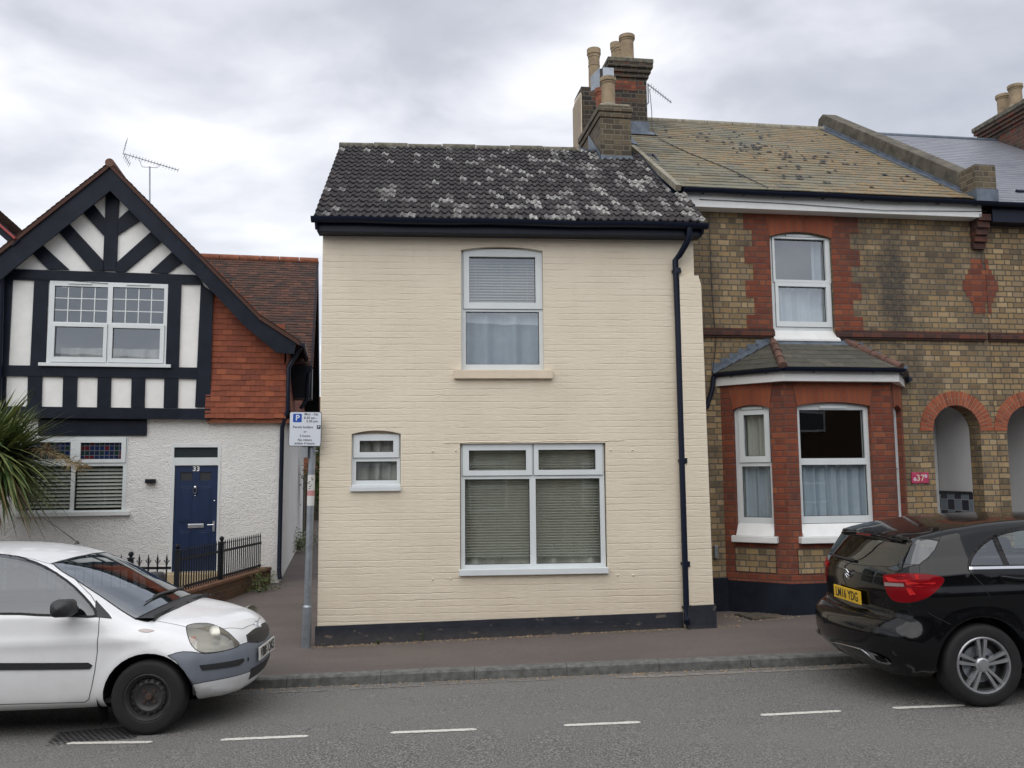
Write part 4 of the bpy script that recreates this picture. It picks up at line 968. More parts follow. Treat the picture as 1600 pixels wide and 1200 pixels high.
# --- chimneys of the brick house
def pot(mb_parent, x, y, z, r, h, band=.55, name='chimney_pot', m='pot', n=20):
    mb = MB(); mb.lathe([(r*.95, 0), (r*.93, h*.5), (r*.92, h*.80), (r*1.0, h*.81), (r*1.0, h*.86), (r*1.14, h*.88), (r*1.14, h), (r*.9, h), (r*.85, h*.7), (0, h*.65)], (x, y, z), n)
    if band: mb.lathe([(r*.93, h*band), (r*1.0, h*(band+.015)), (r*.93, h*(band+.03))], (x, y, z), n)
    mb.lathe([(r*1.5, -.02), (r*1.2, .05), (r*.95, .07)], (x, y, z), n, mi=1)
    return mb.build(name, [m, 'conc'], mb_parent, smooth=28)
def shaft(mb, u0, u1, v0, v1, z0, z1): mb.box(u0, u1, v0, v1, z0, z1)
mb = MB(); fz = 7.10; shaft(mb, -1.19, -.745, .87, 2.12, 5.9, fz)
for k, o in enumerate((.02, .04)): mb.box(-1.19-o, -.745+o*.5, .87-o, 2.12, fz-.16+k*.08, fz-.08+k*.08-.001)
st = mb.build('chimney_stack', 'brick_grey', H)
mb = MB(); mb.box(-1.19, -.745, .87, 2.12, fz, fz+.05); mb.build('mortar_flaunching', 'conc', st, bevel=.02)
pp_ = B.V(950.5, 160, 1.05); pt = B.V(950.5, 123, 1.05); pot(st, pp_.x, 1.05, fz+.03, .105, pt.z-fz-.03, None)
# steel cowl: two plates with a dark gap
q0, q1 = B.V(926, 133, 1.5), B.V(958, 108, 1.5); cx0, cx1, cx2 = B.V(926, 120, 1.5).x, B.V(936.5, 120, 1.5).x, B.V(941, 120, 1.5).x; cb0 = B.V(930, 137, 1.5).z
mb = MB(); mb.add([(cx0, 1.62, cb0), (cx1, 1.47, cb0-.02), (cx1, 1.47, q1.z+.0), (cx0, 1.62, q1.z-.08), (cx0, 1.63, cb0), (cx1, 1.48, cb0-.02), (cx1, 1.48, q1.z), (cx0, 1.63, q1.z-.08)], [(0, 1, 2, 3), (7, 6, 5, 4), (3, 2, 6, 7), (0, 3, 7, 4), (1, 5, 6, 2)]); mb.build('cowl_plate', 'steel', st)
mb = MB(); mb.box(cx2, q1.x, 1.46, 1.48, cb0, q1.z); mb.build('cowl_plate', 'steel', st)
mb = MB(); mb.box(cx1+.002, q1.x-.01, 1.485, 1.62, cb0, q1.z-.01); mb.build('cowl_core', 'letterblack', st)
pot(st, (cx1+cx2)/2+.01, 1.55, fz+.03, .085, cb0-fz-.03, None, m='terrac')
mb = MB(); ls = 6.22; mb.add([(-1.20, .84, 6.24), (-.735, .84, 6.24), (-.735, .84, 6.37), (-1.20, .84, 6.37), (-1.24, .78, 6.23), (-.70, .78, 6.23)], [(0, 1, 2, 3), (4, 5, 1, 0)])
mb.add([(-1.205, .84, 6.24), (-1.205, .84, 6.40), (-1.205, 1.55, 6.95), (-1.205, 1.55, 6.72), (-1.38, .80, 6.26), (-1.38, 1.5, 6.74)], [(0, 3, 2, 1)[::-1], (0, 4, 5, 3)[::-1]])
mb.build('lead_flashing', 'lead', st)
# rear rendered low stack with tall pot
zb_ = B.V(929, 146, 2.35).z
mb = MB(); mb.box(-1.16, -.62, 2.13, 2.62, 6.2, zb_); st2 = mb.build('chimney_stack', 'brick_dark', H)
mb = MB(); mb.add([(-1.175, 2.11, 6.2), (-1.175, 2.7, 6.2), (-1.175, 2.7, zb_-.15), (-1.175, 2.5, zb_-.05), (-1.175, 2.11, zb_-.1)], [(0, 4, 3, 2, 1)]); mb.box(-1.175, -1.161, 2.11, 2.7, 6.2, zb_-.12); mb.build('render_face', 'sillstone', st2)
pb = B.V(929, 145, 2.35); pt = B.V(929, 78, 2.35); pot(st2, pb.x, 2.35, zb_, .098, pt.z-zb_, .6)
# tall dark stack on the ridge
tu0, tu1, tv0, tv1 = B.V(958, 160, 2.6).x, B.V(1011, 160, 2.6).x, 2.6, 3.95
ztp = B.V(985, 92, 2.55).z
mb = MB(); mb.box(tu0, tu1, tv0, tv1, 6.6, ztp-.30)
for k in range(3): o = .03*(k+1); mb.box(tu0-o, tu1+o, tv0-o, tv1+o, ztp-.30+k*.075, ztp-.225+k*.075-.001)
st3 = mb.build('chimney_stack', 'brick_dark', H)
mb = MB(); mb.box(tu0-.006, tu0+.40, tv0-.006, tv0-.001, ztp-.52, ztp-.36); mb.build('red_courses', 'red', st3)
mb = MB(); o = .10; mb.box(tu0-o, tu1+o, tv0-o, tv1+o, ztp-.075, ztp); mb.add([(tu0-.08, tv0-.08, ztp), (tu1+.08, tv0-.08, ztp), (tu1+.08, tv1+.08, ztp), (tu0-.08, tv1+.08, ztp), (tu0+.05, tv0+.05, ztp+.07), (tu1-.05, tv0+.05, ztp+.07), (tu1-.05, tv1-.05, ztp+.07), (tu0+.05, tv1-.05, ztp+.07)], [(0, 1, 5, 4), (1, 2, 6, 5), (2, 3, 7, 6), (3, 0, 4, 7), (4, 5, 6, 7)]); mb.build('cap', 'ridge_c', st3, bevel=.012)
for (x, y0, yt, r, vv) in ((980, 88, 57, .118, 2.8), (968, 88, 70, .085, 3.45), (962, 88, 68, .085, 3.75)):
    p, q = B.V(x, y0, vv), B.V(x, yt, vv); pot(st3, p.x, vv, ztp+.04, r, q.z-ztp-.04, None)
mb = MB(); lz = RZ0+(tv0-.02-RV0)*RB_; mb.box(tu0+.02, tu1+.02, tv0-.02, tv0-.008, lz-.05, lz+.20); mb.add([(tu0+.0, tv0-.02, lz+.03), (tu1+.10, tv0-.02, lz+.03), (tu1+.10, tv0-.22, lz-.10), (tu0+.0, tv0-.22, lz-.10)], [(3, 2, 1, 0)]); mb.build('lead_flashing', 'lead', st3)
mb = MB(); mb.add([(lo0+.1, 1.7, RZ0+2.0*RB_+.02), (lo0-.06, 1.65, RZ0+1.95*RB_+.06), (lo0-.06, 2.6, RZ0+2.9*RB_+.06), (lo0+.15, 2.6, RZ0+2.9*RB_+.02)], [(0, 1, 2, 3)[::-1]]); mb.build('lead_flashing', 'lead', rf)
# aerial on the tall stack
an = MB(); p0 = B.V(1012, 132, 2.65); p1 = B.V(1041, 170, 2.65)
mx = tu1+.05; an.tube([(tu1, 2.68, p0.z-.35), (mx, 2.68, p0.z-.30), (mx, 2.68, p0.z+.03)], .012, 8); an.bar((mx, 2.66, p0.z), (p1.x, 2.4, p1.z), .02, .02)
for k in range(9):
    c = Vector((mx, 2.66, p0.z)).lerp(Vector((p1.x, 2.4, p1.z)), .12+k*.105); d = Vector((.26, .9, .14)).normalized()*(.17-.008*k); an.tube([c-d+Vector((-.0, 0, 0)), c+d], .0035, 5)
an.build('tv_aerial', 'steel', H)
cb = MB(); cb.tube([(mx, 2.6, p0.z-.1), (mx+.01, 2.55, p0.z-.5), (mx-.01, 2.5, RZ0+2.8*RB_+.1), (mx+.0, 2.3, RZ0+2.6*RB_+.03)], .006, 5); cb.build('aerial_cable', 'letterblack', H)

# ============================================================ NEXT HOUSE ALONG (right edge)
H2 = thing('terraced_house', 'brown brick house with smooth grey slate roof, cut off by the right edge', 'house', BF.wld(BW+.005, 0, 0), BF.a)
o5 = BW+.005
def sh(x): return x-o5
mb = MB(); c2 = 4.487
mb.poly([(0, 0), (5, 0), (5, 5.6), (0, 5.6)], 0, .225, [[(x-o5, z) for x, z in archhole(c2, pr_, .2, pzs)]], cap_back=False)
a, b = c2-pr_-o5, c2+pr_-o5
mb.add([(a, .225, .2), (b, .225, .2), (b, .98, .2), (a, .98, .2), (a, .225, 2.85), (b, .225, 2.85), (b, .98, 2.85), (a, .98, 2.85)], [(3, 2, 6, 7), (0, 3, 7, 4), (2, 1, 5, 6), (4, 7, 6, 5), (0, 1, 2, 3)], 2)
mb.quad((5, .0, 0), (5, 8, 0), (5, 8, 5.5), (5, .0, 5.5)); mb.quad((5, 8, 0), (0, 8, 0), (0, 8, 5.5), (5, 8, 5.5))
M_['brick2'] = mat_brick('yellow_stock_brick_next_door', YB, (.085, .075, .06), .6, spots=[])
mb.build('wall', ['brick2', 'roomdark', 'porchwhite'], H2)
mb = MB(); ring(mb, c2-o5, pzs, pr_, pR, -.012, .0); mb.build('porch_arch', ['redtint', 'palemortar', 'red'], H2)
mb = MB(); mb.box(a+.02, b-.02, .94, .97, .22, 2.3); mb.build('door', 'white', H2, bevel=.004)
mb = MB(); mb.box(-.03, 5, -.055, 0, zc0+.025, zc1-.028); mb.box(-.03, 5, -.035, 0, zc0, zc0+.024); mb.box(-.03, 5, -.04, 0, zc1-.027, zc1); mb.build('string_course', 'red_dark', H2)
mb = MB()
for k, w in enumerate((.05, .05, .09, .13, .17, .17, .13, .09, .05, .05)): mb.box(.002, w, -.006, -.0005, B.V(1530, 490).z+(9-k)*.0765, B.V(1530, 490).z+(10-k)*.0765)
mb.build('red_lozenge', 'red', H2)
mb = MB(); tiles(mb, (-.01, RV0, RZ0-.04), (1, 0, 0), (0, cos(ang0 := atan2(RB_, 1)), sin(ang0)), 5.2, LNs-.03, .135, .30, None, .007, jit=.0006, rs=31)
mb.add([(0, RV1, RZ1-.07), (5.2, RV1, RZ1-.07), (5.2, 8.2, RZ1-3.05), (0, 8.2, RZ1-3.05)], [(0, 1, 2, 3)]); mb.add([(0, RV0+.02, RZ0-.055), (5.2, RV0+.02, RZ0-.055), (5.2, RV1, RZ1-.07), (0, RV1, RZ1-.07)], [(3, 2, 1, 0)])
rf2 = mb.build('roof', 'slatenew', H2)
mb = MB(); mb.tube([(0, RV1, RZ1-.05), (5.2, RV1, RZ1-.05)], .05, 10); mb.build('ridge_tiles', 'lead', rf2, smooth=50)
pv = B.V(1588, 295, .2); mb = MB(); mb.tube([(pv.x-o5, .2, pv.z-.04), (pv.x-o5+.5, .25, pv.z-.02)], .03, 8); mb.build('vent_pipe', 'gutterp', rf2, smooth=50)
mb = MB(); mb.box(-.0, 5.2, -.21, -.18, 5.28, 5.52); mb.box(0, 5.2, -.18, 0, 5.28, 5.295); mb.build('fascia', 'gutterp', H2)
gutter(H2, (.0, -.28, 5.52), (5.2, -.28, 5.51), .055)
mb = MB(); mb.box(.0, .9, -.022, 0, 0, .6); mb.build('plinth', 'plinth', H2)
cu = 7.0-o5; mb = MB(); cz = 8.36
mb.box(cu+.14, cu+.9, 2.2, 3.86, 6.8, cz-.2)
for k in range(4): o = .04*k; mb.box(cu+.12-o, cu+.9+o, 2.2-o, 3.88+o, cz-.24+k*.062, cz-.18+k*.062-.001)
cs = mb.build('chimney_stack', mat_brick('red_banded_stack_brick', [(.04, .035, .03), (.20, .05, .03), (.10, .08, .05), (.15, .045, .03), (.06, .05, .04)], (.12, .10, .08), .5), H2)
mb = MB(); mb.box(cu-.03, cu+1.0, 2.05, 4.02, cz+.008, cz+.10); mb.build('cap', 'ridge_c', cs, bevel=.015)
for (x, y0, yt, vv) in ((1569, 178, 150, 3.45), (1588, 165, 135, 3.05)):
    p, q = B.V(x, y0, vv), B.V(x, yt, vv); pot(cs, p.x-o5, vv, cz+.09, .115, q.z-cz-.08, None)
# ============================================================ HALF-TIMBERED HOUSE (left)
L = LF
H = thing('half_timbered_house', 'white house with black half-timbered gable, red hung tiles and navy front door', 'house', L.wld(0, 0, 0), L.a)
mb = MB()
LU0 = -5.2
lwd = L.R(25, 682, 197, 800, 0); drf = L.R(266, 693, 343, 893, 0); dz0 = drf[2]
mb.poly([(LU0, 0), (.04, 0), (.04, 2.98), (LU0, 2.98)], 0, .18, [rectpts((lwd[0], lwd[1], lwd[2], lwd[3])), rectpts((drf[0]+.01, drf[1]-.01, dz0, drf[3]-.01))], cap_back=False)
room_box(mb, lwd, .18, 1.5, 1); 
mb.quad((.04, 0, 0), (.04, 9.6, 0), (.04, 9.6, 2.98), (.04, 0, 2.98)); mb.quad((.04, 9.6, 0), (LU0, 9.6, 0), (LU0, 9.6, 5), (.04, 9.6, 5)); mb.quad((LU0, 9.6, 0), (LU0, 0, 0), (LU0, 0, 5), (LU0, 9.6, 5))
mb.build('wall', ['render', 'roomdark'], H)
# upper gable infill with window opening
gv = -.10
uwd = L.R(75, 441, 261, 569, gv)
apx, apz = -3.0, 7.22
mb = MB()
mb.poly([(LU0, 2.93), (-1.18, 2.93), (-1.18, 5.50), (apx, 7.25), (LU0, 5.2)], gv+.02, gv+.15, [rectpts(uwd)], cap_back=True)
room_box(mb, uwd, gv+.16, 1.5, 1); mb.build('gable_panel', ['panelwhite', 'roomdark'], H)
mb = MB()
def tim(pts, y0=gv-.022, y1=gv+.021): mb.poly([(lambda q: (q.x, q.z))(L.V(x, y, gv)) for x, y in pts], y0, y1)
for pts in ([(166, 300), (186.5, 300), (182.5, 423), (161, 423)], [(-60, 418), (309, 430), (317, 445), (-60, 435)],
            [(124, 326), (144, 316), (164.5, 342), (163.5, 370)], [(90, 360), (107, 348), (163, 409), (163, 424), (144, 423)], [(49, 394), (66, 382), (108, 421), (75, 421)],
            [(184, 344), (205, 325), (223, 342), (183.5, 368)], [(181, 412), (240, 359), (256, 375), (196, 425), (181, 425)], [(235, 425), (270, 393), (287, 409), (261, 428)]): tim(pts)
for pts in ([(6, 432), (20, 436), (13, 572), (-4, 572)], [(-60, 432), (-28, 434), (-34, 572), (-60, 572)], [(54, 436), (76, 438), (71, 572), (47.5, 572)], [(263, 443), (283.5, 444), (279.5, 574), (259, 574)], [(314, 444), (333, 456), (328.5, 636), (305, 636)]): tim(pts, gv-.020)
for i, pts in enumerate(([(-60, 570), (308, 574.5), (307, 592), (-60, 586)], )): tim(pts, gv-.026)
for a, b in ((44, 66), (99, 121), (153, 174), (206, 227), (257, 279), (-12, 10)): tim([(a, 588), (b, 588), (b-1.2, 637), (a-1.2, 637)], gv-.018)
tim([(-70, 634), (329, 639), (329, 656), (-70, 652)], gv-.05)
mb.build('timber_frame', 'black', H, bevel=.004)
r = L.R(60, 653, 229.5, 680.5, -.02); mb = MB(); mb.box(r[0], r[1], -.045, .0, r[2], r[3]); mb.build('lintel_board', 'black', H, bevel=.004)
# gable roof: two slopes running back, black barges
bv = -.34; SL = .985; eL, eR = -5.25, .40
zr = lambda u: apz+.22-abs(u-apx)*SL
P_ = lambda pts: [(lambda q: (q.x, q.z))(L.V(x, y, bv)) for x, y in pts]
mb = MB(); mb.poly(P_([(172, 262), (172, 298), (240, 367), (312, 435), (383, 510), (432, 551), (459, 553), (463, 536), (440, 523), (406, 500), (357, 448), (325, 410), (270, 355)][::-1])[::-1], bv, bv+.035)
mb.poly(P_([(172, 262), (60, 350), (0, 398), (-60, 446), (-60, 488), (19.5, 421), (172, 298)]), bv+.001, bv+.036)
M0 = mb.build('bargeboard', 'black', H, bevel=.004, recalc=True)
q0 = L.V(172, 262, bv); pr0 = L.V(406, 500, bv); pe = L.V(463, 536, bv); sl_r = (q0.z-pr0.z)/(pr0.x-q0.x); ql = L.V(0, 398, bv); sl_l = (q0.z-ql.z)/(q0.x-ql.x)
ax, az = q0.x, q0.z+.085
angR, angL = atan2(sl_r, 1), atan2(sl_l, 1)
mb = MB(); v0_, v1_ = bv-.05, 5.0
kx, kz = pr0.x, az-(pr0.x-ax)*sl_r                                # where the slope kicks out into the catslide foot
LnR = (kx-ax)/cos(angR)
# right slope: eave direction runs back (v); up-slope vector points to the apex
tiles(mb, (kx, v0_, kz), (0, 1, 0), (-cos(angR), 0, sin(angR)), v1_-v0_, LnR, .10, .165, None, .013, jit=.003, rs=41)
a2 = atan2(kz-(pe.z+.04), pe.x+.06-kx); L2 = sqrt((kz-pe.z-.04)**2+(pe.x+.06-kx)**2)
tiles(mb, (pe.x+.06, v0_, pe.z+.04), (0, 1, 0), (-cos(a2), 0, sin(a2)), 2.2, L2+.02, .10, .165, None, .013, jit=.003, rs=42)
LnL = 2.9/cos(angL)
tiles(mb, (ax-2.9, v1_, az-2.9*sl_l), (0, -1, 0), (cos(angL), 0, sin(angL)), v1_-v0_, LnL, .10, .165, None, .013, jit=.003, rs=43)
und = .012
mb.add([(ax, v0_+.01, az-und), (kx, v0_+.01, kz-und), (kx, v1_, kz-und), (ax, v1_, az-und), (pe.x+.05, v0_+.01, pe.z+.03), (pe.x+.05, 1.9, pe.z+.03), (kx, 1.9, kz-und), (ax-2.9, v0_+.01, az-2.9*sl_l-und), (ax-2.9, v1_, az-2.9*sl_l-und)], [(0, 3, 2, 1), (1, 6, 5, 4), (0, 7, 8, 3)])
for (pa_, pb_) in (((ax, az), (kx, kz)), ((kx, kz), (pe.x+.06, pe.z+.04)), ((ax, az), (ax-2.9, az-2.9*sl_l))):
    mb.add([(pa_[0], v0_+.012, pa_[1]-.005), (pb_[0], v0_+.012, pb_[1]-.005), (pb_[0], v0_+.012, pb_[1]-.085), (pa_[0], v0_+.012, pa_[1]-.085), (pb_[0], bv+.02, pb_[1]-.085), (pa_[0], bv+.02, pa_[1]-.085)], [(0, 1, 2, 3), (3, 2, 4, 5)], 0, .3)
gr = mb.build('gable_roof', 'clay', H)
mb = MB()
for i in range(12): mb.tube([(ax, v0_+i*.45, az-.01), (ax, v0_+i*.45+.43, az-.01)], .075, 12)
mb.build('ridge_tiles', 'hip', gr, smooth=50)
mb = MB(); mb.add([(ax, bv+.035, az-.02), (kx, bv+.035, kz-.02), (kx, 0, kz-.02), (ax, 0, az-.02), (pe.x, bv+.035, pe.z-.0), (pe.x, 0, pe.z), (ax-2.9, bv+.035, az-2.9*sl_l-.02), (ax-2.9, 0, az-2.9*sl_l-.02)], [(0, 3, 2, 1)[::-1], (1, 2, 5, 4)[::-1], (0, 6, 7, 3)[::-1]]); mb.build('soffit', 'black', H)
# main roof behind, ridge parallel to the street
mv0, mz0, mv1, mz1 = 1.40, 4.02, 4.45, 6.89; angM = atan2(mz1-mz0, mv1-mv0); LnM = (mv1-mv0)/cos(angM)
mb = MB(); tiles(mb, (-5.2, mv0, mz0), (1, 0, 0), (0, cos(angM), sin(angM)), 5.72, LnM, .10, .165, None, .015, jit=.004, rs=51)
mb.add([(-5.2, mv0, mz0-.02), (.51, mv0, mz0-.02), (.51, mv1, mz1-.02), (-5.2, mv1, mz1-.02)], [(3, 2, 1, 0), (0, 1, 2, 3)]); mb.add([(-5.2, mv1, mz1-.0), (.51, mv1, mz1-.0), (.51, mv1+4.6, mz1-4.3), (-5.2, mv1+4.6, mz1-4.3)], [(0, 1, 2, 3)])
mr = mb.build('main_roof', 'clay', H)
mb = MB()
for i in range(13): mb.tube([(-5.2+i*.44, mv1, mz1+.0), (-5.2+i*.44+.425, mv1, mz1+.0)], .088, 12)
mb.build('ridge_tiles', 'terrac', mr, smooth=50)
mb = MB(); sm = (mz1-mz0)/(mv1-mv0)
mb.bar((.485, mv0-.05, mz0-.10), (.485, mv1, mz1-.10), .03, .17); mb.bar((.485, mv1, mz1-.10), (.485, mv1+4.6, mz1-4.4), .03, .17)
mb.add([(.05, mv0, mz0-.06), (.5, mv0, mz0-.06), (.5, mv1, mz1-.06), (.05, mv1, mz1-.06), (.05, mv1+4.6, mz1-4.36), (.5, mv1+4.6, mz1-4.36)], [(0, 3, 2, 1), (3, 4, 5, 2)])
mb.poly([(.05, 3.42), (.50, 3.42), (.50, 4.05), (.05, 4.05)], mv0-.1, mv0+.5); mb.build('verge_board', 'black', H)
gutter(H, (pe.x+.10, v0_+.02, pe.z+.0), (pe.x+.10, 1.5, pe.z-.02), .055)
d1 = L.V(451, 575, -.10); d2 = L.V(450, 640, -.1); d3 = L.V(441, 668, -.07); d4 = L.V(436, 898, -.07)
downpipe(H, [(pe.x+.06, -.12, pe.z-.05), (d1.x, -.15, d1.z-.0), (d2.x, -.15, d2.z), (d3.x, -.08, d3.z), (d4.x, -.08, .30), (d4.x+.02, -.14, .16)], .038)
downpipe(H, [(.44, 1.2, 3.9), (.42, 1.2, 3.4), (.30, 1.2, 3.2)], .035)
downpipe(H, [(L.V(0, 430, -.3).x, -.25, 5.6), (L.V(2, 440, -.2).x, -.22, 5.1), (L.V(-3, 640, -.2).x, -.22, 2.9)], .06)
# hung tiles: front spandrel under the catslide, flaring at the foot, and the side wall
mb = MB(); zb, ztp_ = L.V(400, 655, -.1).z+.01, 5.9
lineu = lambda z: kx+.10-(z-(kz-.12))/sl_r if z > kz-.12 else .06
def th(d): return lineu(zb+d)+1.25
tiles(mb, (-1.25, -.15, zb), (1, 0, 0), (0, .10, 1), 1.4, 1.0, .098, .165, None, .016, hi=lambda d: 1.30+.06, jit=.004, rs=61, scallop=(4,), k=5)
tiles(mb, (-1.25, -.052, zb+.99), (1, 0, 0), (0, .0, 1), 1.4, 1.9, .098, .165, None, .016, hi=lambda d: max(0, min(1.33, lineu(zb+.99+d)+1.25)), jit=.003, rs=62, scallop=(0, 6), k=5)
mb.poly([(-1.25, zb), (.06, zb), (.06, kz-.25), (kx+.05, kz-.12), (-1.2, kz-.12+(kx+1.2)*sl_r)], -.045, .1, cap_back=False)
mb.build('hung_tiles', 'claywall', H)
mb = MB(); tiles(mb, (.20, -.10, zb), (0, 1, 0), (-.12, 0, 1), 9.7, 1.0, .098, .165, None, .012, jit=.003, rs=63); tiles(mb, (.085, -.0, zb+.98), (0, 1, 0), (0, 0, 1), 9.6, .6, .098, .165, None, .012, jit=.003, rs=64)
mb.add([(.07, 0, zb), (.07, 9.6, zb), (.07, 9.6, 3.2), (.07, mv1, mz1-.1), (.07, mv0, mz0-.05), (.07, 0, 4.0)], [(0, 1, 2, 3, 4, 5)])
mb.build('hung_tiles', 'claywall', H)
mb = MB(); mb.box(-1.22, .19, -.12, 0, zb-.075, zb-.005); mb.build('tilting_fillet', 'terrac', H)
# windows
window(H, L, (75, 441, 261, 569), [(84.5, 447.5, 168, 503.5), (175.5, 449.5, 256, 505), (85, 510.5, 161.5, 558, (80, 505.5, 167, 566)), (175.5, 513, 250, 560.5, (170, 507.5, 256.5, 567))], v=gv-.02, name='window', glass='glassup', vent=[(107, 441.5, 144, 444), (198, 443.5, 234, 446)],
       bars={0: (4, 3), 1: (4, 3)}, curtain=[dict(box=(84, 540, 256, 562), d=.3, seed=2, f=.5, m='drape')])
r = L.R(60, 568, 267, 573.5, gv-.06); mb = MB(); mb.box(r[0], r[1], gv-.08, gv+.02, r[2]+.005, r[3]); mb.build('sill', 'upvc', H, bevel=.004)
window(H, L, (25, 682, 198, 800), [(33, 691, 110, 717.5), (126, 691.5, 190, 717.5, (118, 683.5, 197, 723)), (33, 728, 110, 797), (116.5, 728, 191, 797)], v=-.01, mat_pane={0: 'stained', 1: 'stained'}, depth=.06,
       blind=[dict(box=(118, 728, 190, 793), step=.062, ang=.85, w=.052, d=.02, m='blindw'), dict(box=(34, 728, 109, 793), step=.062, ang=.85, w=.052, d=.02, m='blindw')])
r = L.R(20, 800, 203, 806.5, -.05); mb = MB(); mb.box(r[0], r[1], -.08, .03, r[2], r[3]); mb.build('sill', 'upvc', H, bevel=.004)
# front door
mb = MB(); dr = L.R(271.5, 727, 339.5, 893, .05); tr = L.R(273, 699, 341, 715, .05)
mb.poly(rectpts(drf), -.01, .08, [rectpts(tr), rectpts((dr[0], dr[1], dz0+.002, dr[3]))]); dfm = mb.build('door_frame', 'upvc', H, bevel=.004)
MB().quad((tr[0], .03, tr[2]), (tr[1], .03, tr[2]), (tr[1], .03, tr[3]), (tr[0], .03, tr[3])).build('transom_light', simple('smoked_transom', (.03, .04, .045), .08), dfm)
dw = dr[1]-dr[0]; dh = dr[3]-dz0; X = lambda f: dr[0]+dw*f; Z = lambda f: dz0+dh*f
lt = [rectpts((X(.13), X(.40), Z(.855), Z(.935))), rectpts((X(.57), X(.84), Z(.855), Z(.935)))]
mb = MB(); mb.poly(rectpts((dr[0]+.004, dr[1]-.004, dz0+.01, dr[3]-.004)), .02, .06, lt)
for a_, b_ in ((.13, .41), (.57, .86)):
    for c_, d_ in ((.46, .80), (.12, .38)):
        mb.box(X(a_), X(b_), .012, .0195, Z(c_), Z(d_)); mb.box(X(a_)+.03, X(b_)-.03, .006, .0115, Z(c_)+.03, Z(d_)-.03)
dl = mb.build('door', 'bluedoor', H, bevel=.006)
mb = MB()
for q in lt: mb.quad((q[0][0], .035, q[0][1]), (q[1][0], .035, q[1][1]), (q[2][0], .035, q[2][1]), (q[3][0], .035, q[3][1]))
mb.build('door_light', simple('door_light_glass', (.05, .055, .06), .1), dl)
text_part('33', .115, 'number', 'white', dl, (X(.49), .012, Z(.965)), bold=.003)
mb = MB(); cx_, cz_ = X(.48), Z(.765); mb.lathe([(.034, .018), (.030, .0), (.016, -.016), (0, -.02)], (cx_, 0, cz_+.045), 14, 'y'); mb.tube([(cx_+.033*sin(k*2*pi/16)*(1.0), -.012, cz_-.01+.05*cos(k*2*pi/16)) for k in range(17)], .008, 6); mb.build('knocker', 'chrome', dl, smooth=50)
mb = MB(); mb.box(X(.33), X(.70), .0, .019, Z(.405), Z(.445)); mb.build('letterbox', 'chrome', dl, bevel=.006)
mb = MB(); hx = X(.93); mb.box(hx-.02, hx+.018, .0, .019, Z(.37), Z(.47)); mb.tube([(hx, .01, Z(.435)), (hx, -.04, Z(.435)), (hx-.10, -.045, Z(.435))], .009, 8); mb.lathe([(.012, .018), (.012, .004), (0, .0)], (hx, 0, Z(.66)), 10, 'y'); mb.lathe([(.008, .018), (.008, .008), (0, .006)], (cx_, 0, Z(.71)), 10, 'y'); mb.build('handle', 'chrome', dl)
mb = MB(); mb.box(dr[0]-.12, dr[1]+.10, -.35, .02, .0, dz0-.002); mb.build('doorstep', 'buff', H, bevel=.01)
r = L.R(227, 748.5, 243, 755, -.06); mb = MB(); mb.box(r[0], r[1], -.10, 0, r[2], r[3]); mb.build('wall_lamp', 'iron', H, bevel=.008)
mb = MB(); mb.tube([(LU0, gv-.03, 5.36), (-3.9, gv-.06, 5.28), (-2.9, gv-.03, 5.24)], .005, 4); mb.build('cable', 'letterblack', H)
# aerial
am = MB(); a0 = L.V(235, 330, 4.0); a1 = L.V(234, 260, 4.0); am.tube([(a0.x, 4.0, a0.z-.4), (a1.x, 4.0, a1.z)], .016, 8)
b0, b1 = L.V(196, 245, 4.0), L.V(276, 261, 4.0); am.tube([(b0.x, 3.8, b0.z), (b1.x, 4.2, b1.z)], .010, 6); am.tube([(L.V(218, 250, 4).x, 4.0, b0.z-.06), (L.V(222, 258, 4).x, 4, a1.z-.02), (L.V(246, 262, 4).x, 4, a1.z-.02), (L.V(250, 257, 4).x, 4, b1.z+.05)], .008, 6)
P0, P1 = Vector((b0.x, 3.8, b0.z)), Vector((b1.x, 4.2, b1.z))
for k in range(17):
    c = P0.lerp(P1, .12+k*.055); d = Vector((.35, -.9, .30)).normalized()*.085; am.tube([c-d, c+d], .0045, 5)
for s_ in (1, -1):
    e = P0+Vector((.06*1, 0, .30*s_)) if s_ > 0 else P0+Vector((.14, 0, -.24)); am.tube([P0, e], .008, 5)
    for k in range(5): c = P0.lerp(e, .2+k*.2); d = Vector((.4, -.85, .2)).normalized()*.12; am.tube([c-d, c+d], .0045, 5)
am.build('tv_aerial', 'steel', H)

# neighbour whose roof corner shows at the left edge
H3 = thing('neighbouring_house', 'red tiled roof slope of the neighbouring house, only its corner showing at the left edge', 'house', L.wld(-9.6, 0, 0), L.a)
mb = MB(); mb.poly([(0, 0), (4.35, 0), (4.35, 5.3), (1.8, 7.6), (0, 6)], 0, 6); mb.build('wall', 'render', H3)
mb = MB(); na = atan2(.9, 1); q = L.V(24, 377, -.35); qx = q.x+9.6; tiles(mb, (qx, -.4, q.z), (0, 1, 0), (-cos(na), 0, sin(na)), 7, 4.2, .10, .165, None, .013, rs=71); mb.add([(qx, -.35, q.z-.03), (qx, 6.5, q.z-.03), (qx-2.8, 6.5, q.z-.03+2.52), (qx-2.8, -.35, q.z-.03+2.52)], [(0, 1, 2, 3), (3, 2, 1, 0)])
mb.build('roof', 'clay', H3)
mb = MB(); mb.bar((qx+.02, -.36, q.z-.03), (qx-2.7, -.36, q.z+2.40), .03, .15); mb.build('bargeboard', 'black', H3)
mb = MB(); mb.bar((qx+.02, -.41, q.z+.03), (qx-2.7, -.41, q.z+2.46), .05, .035); mb.build('verge_strip', simple('red_verge_strip', (.30, .04, .04), .6), H3)

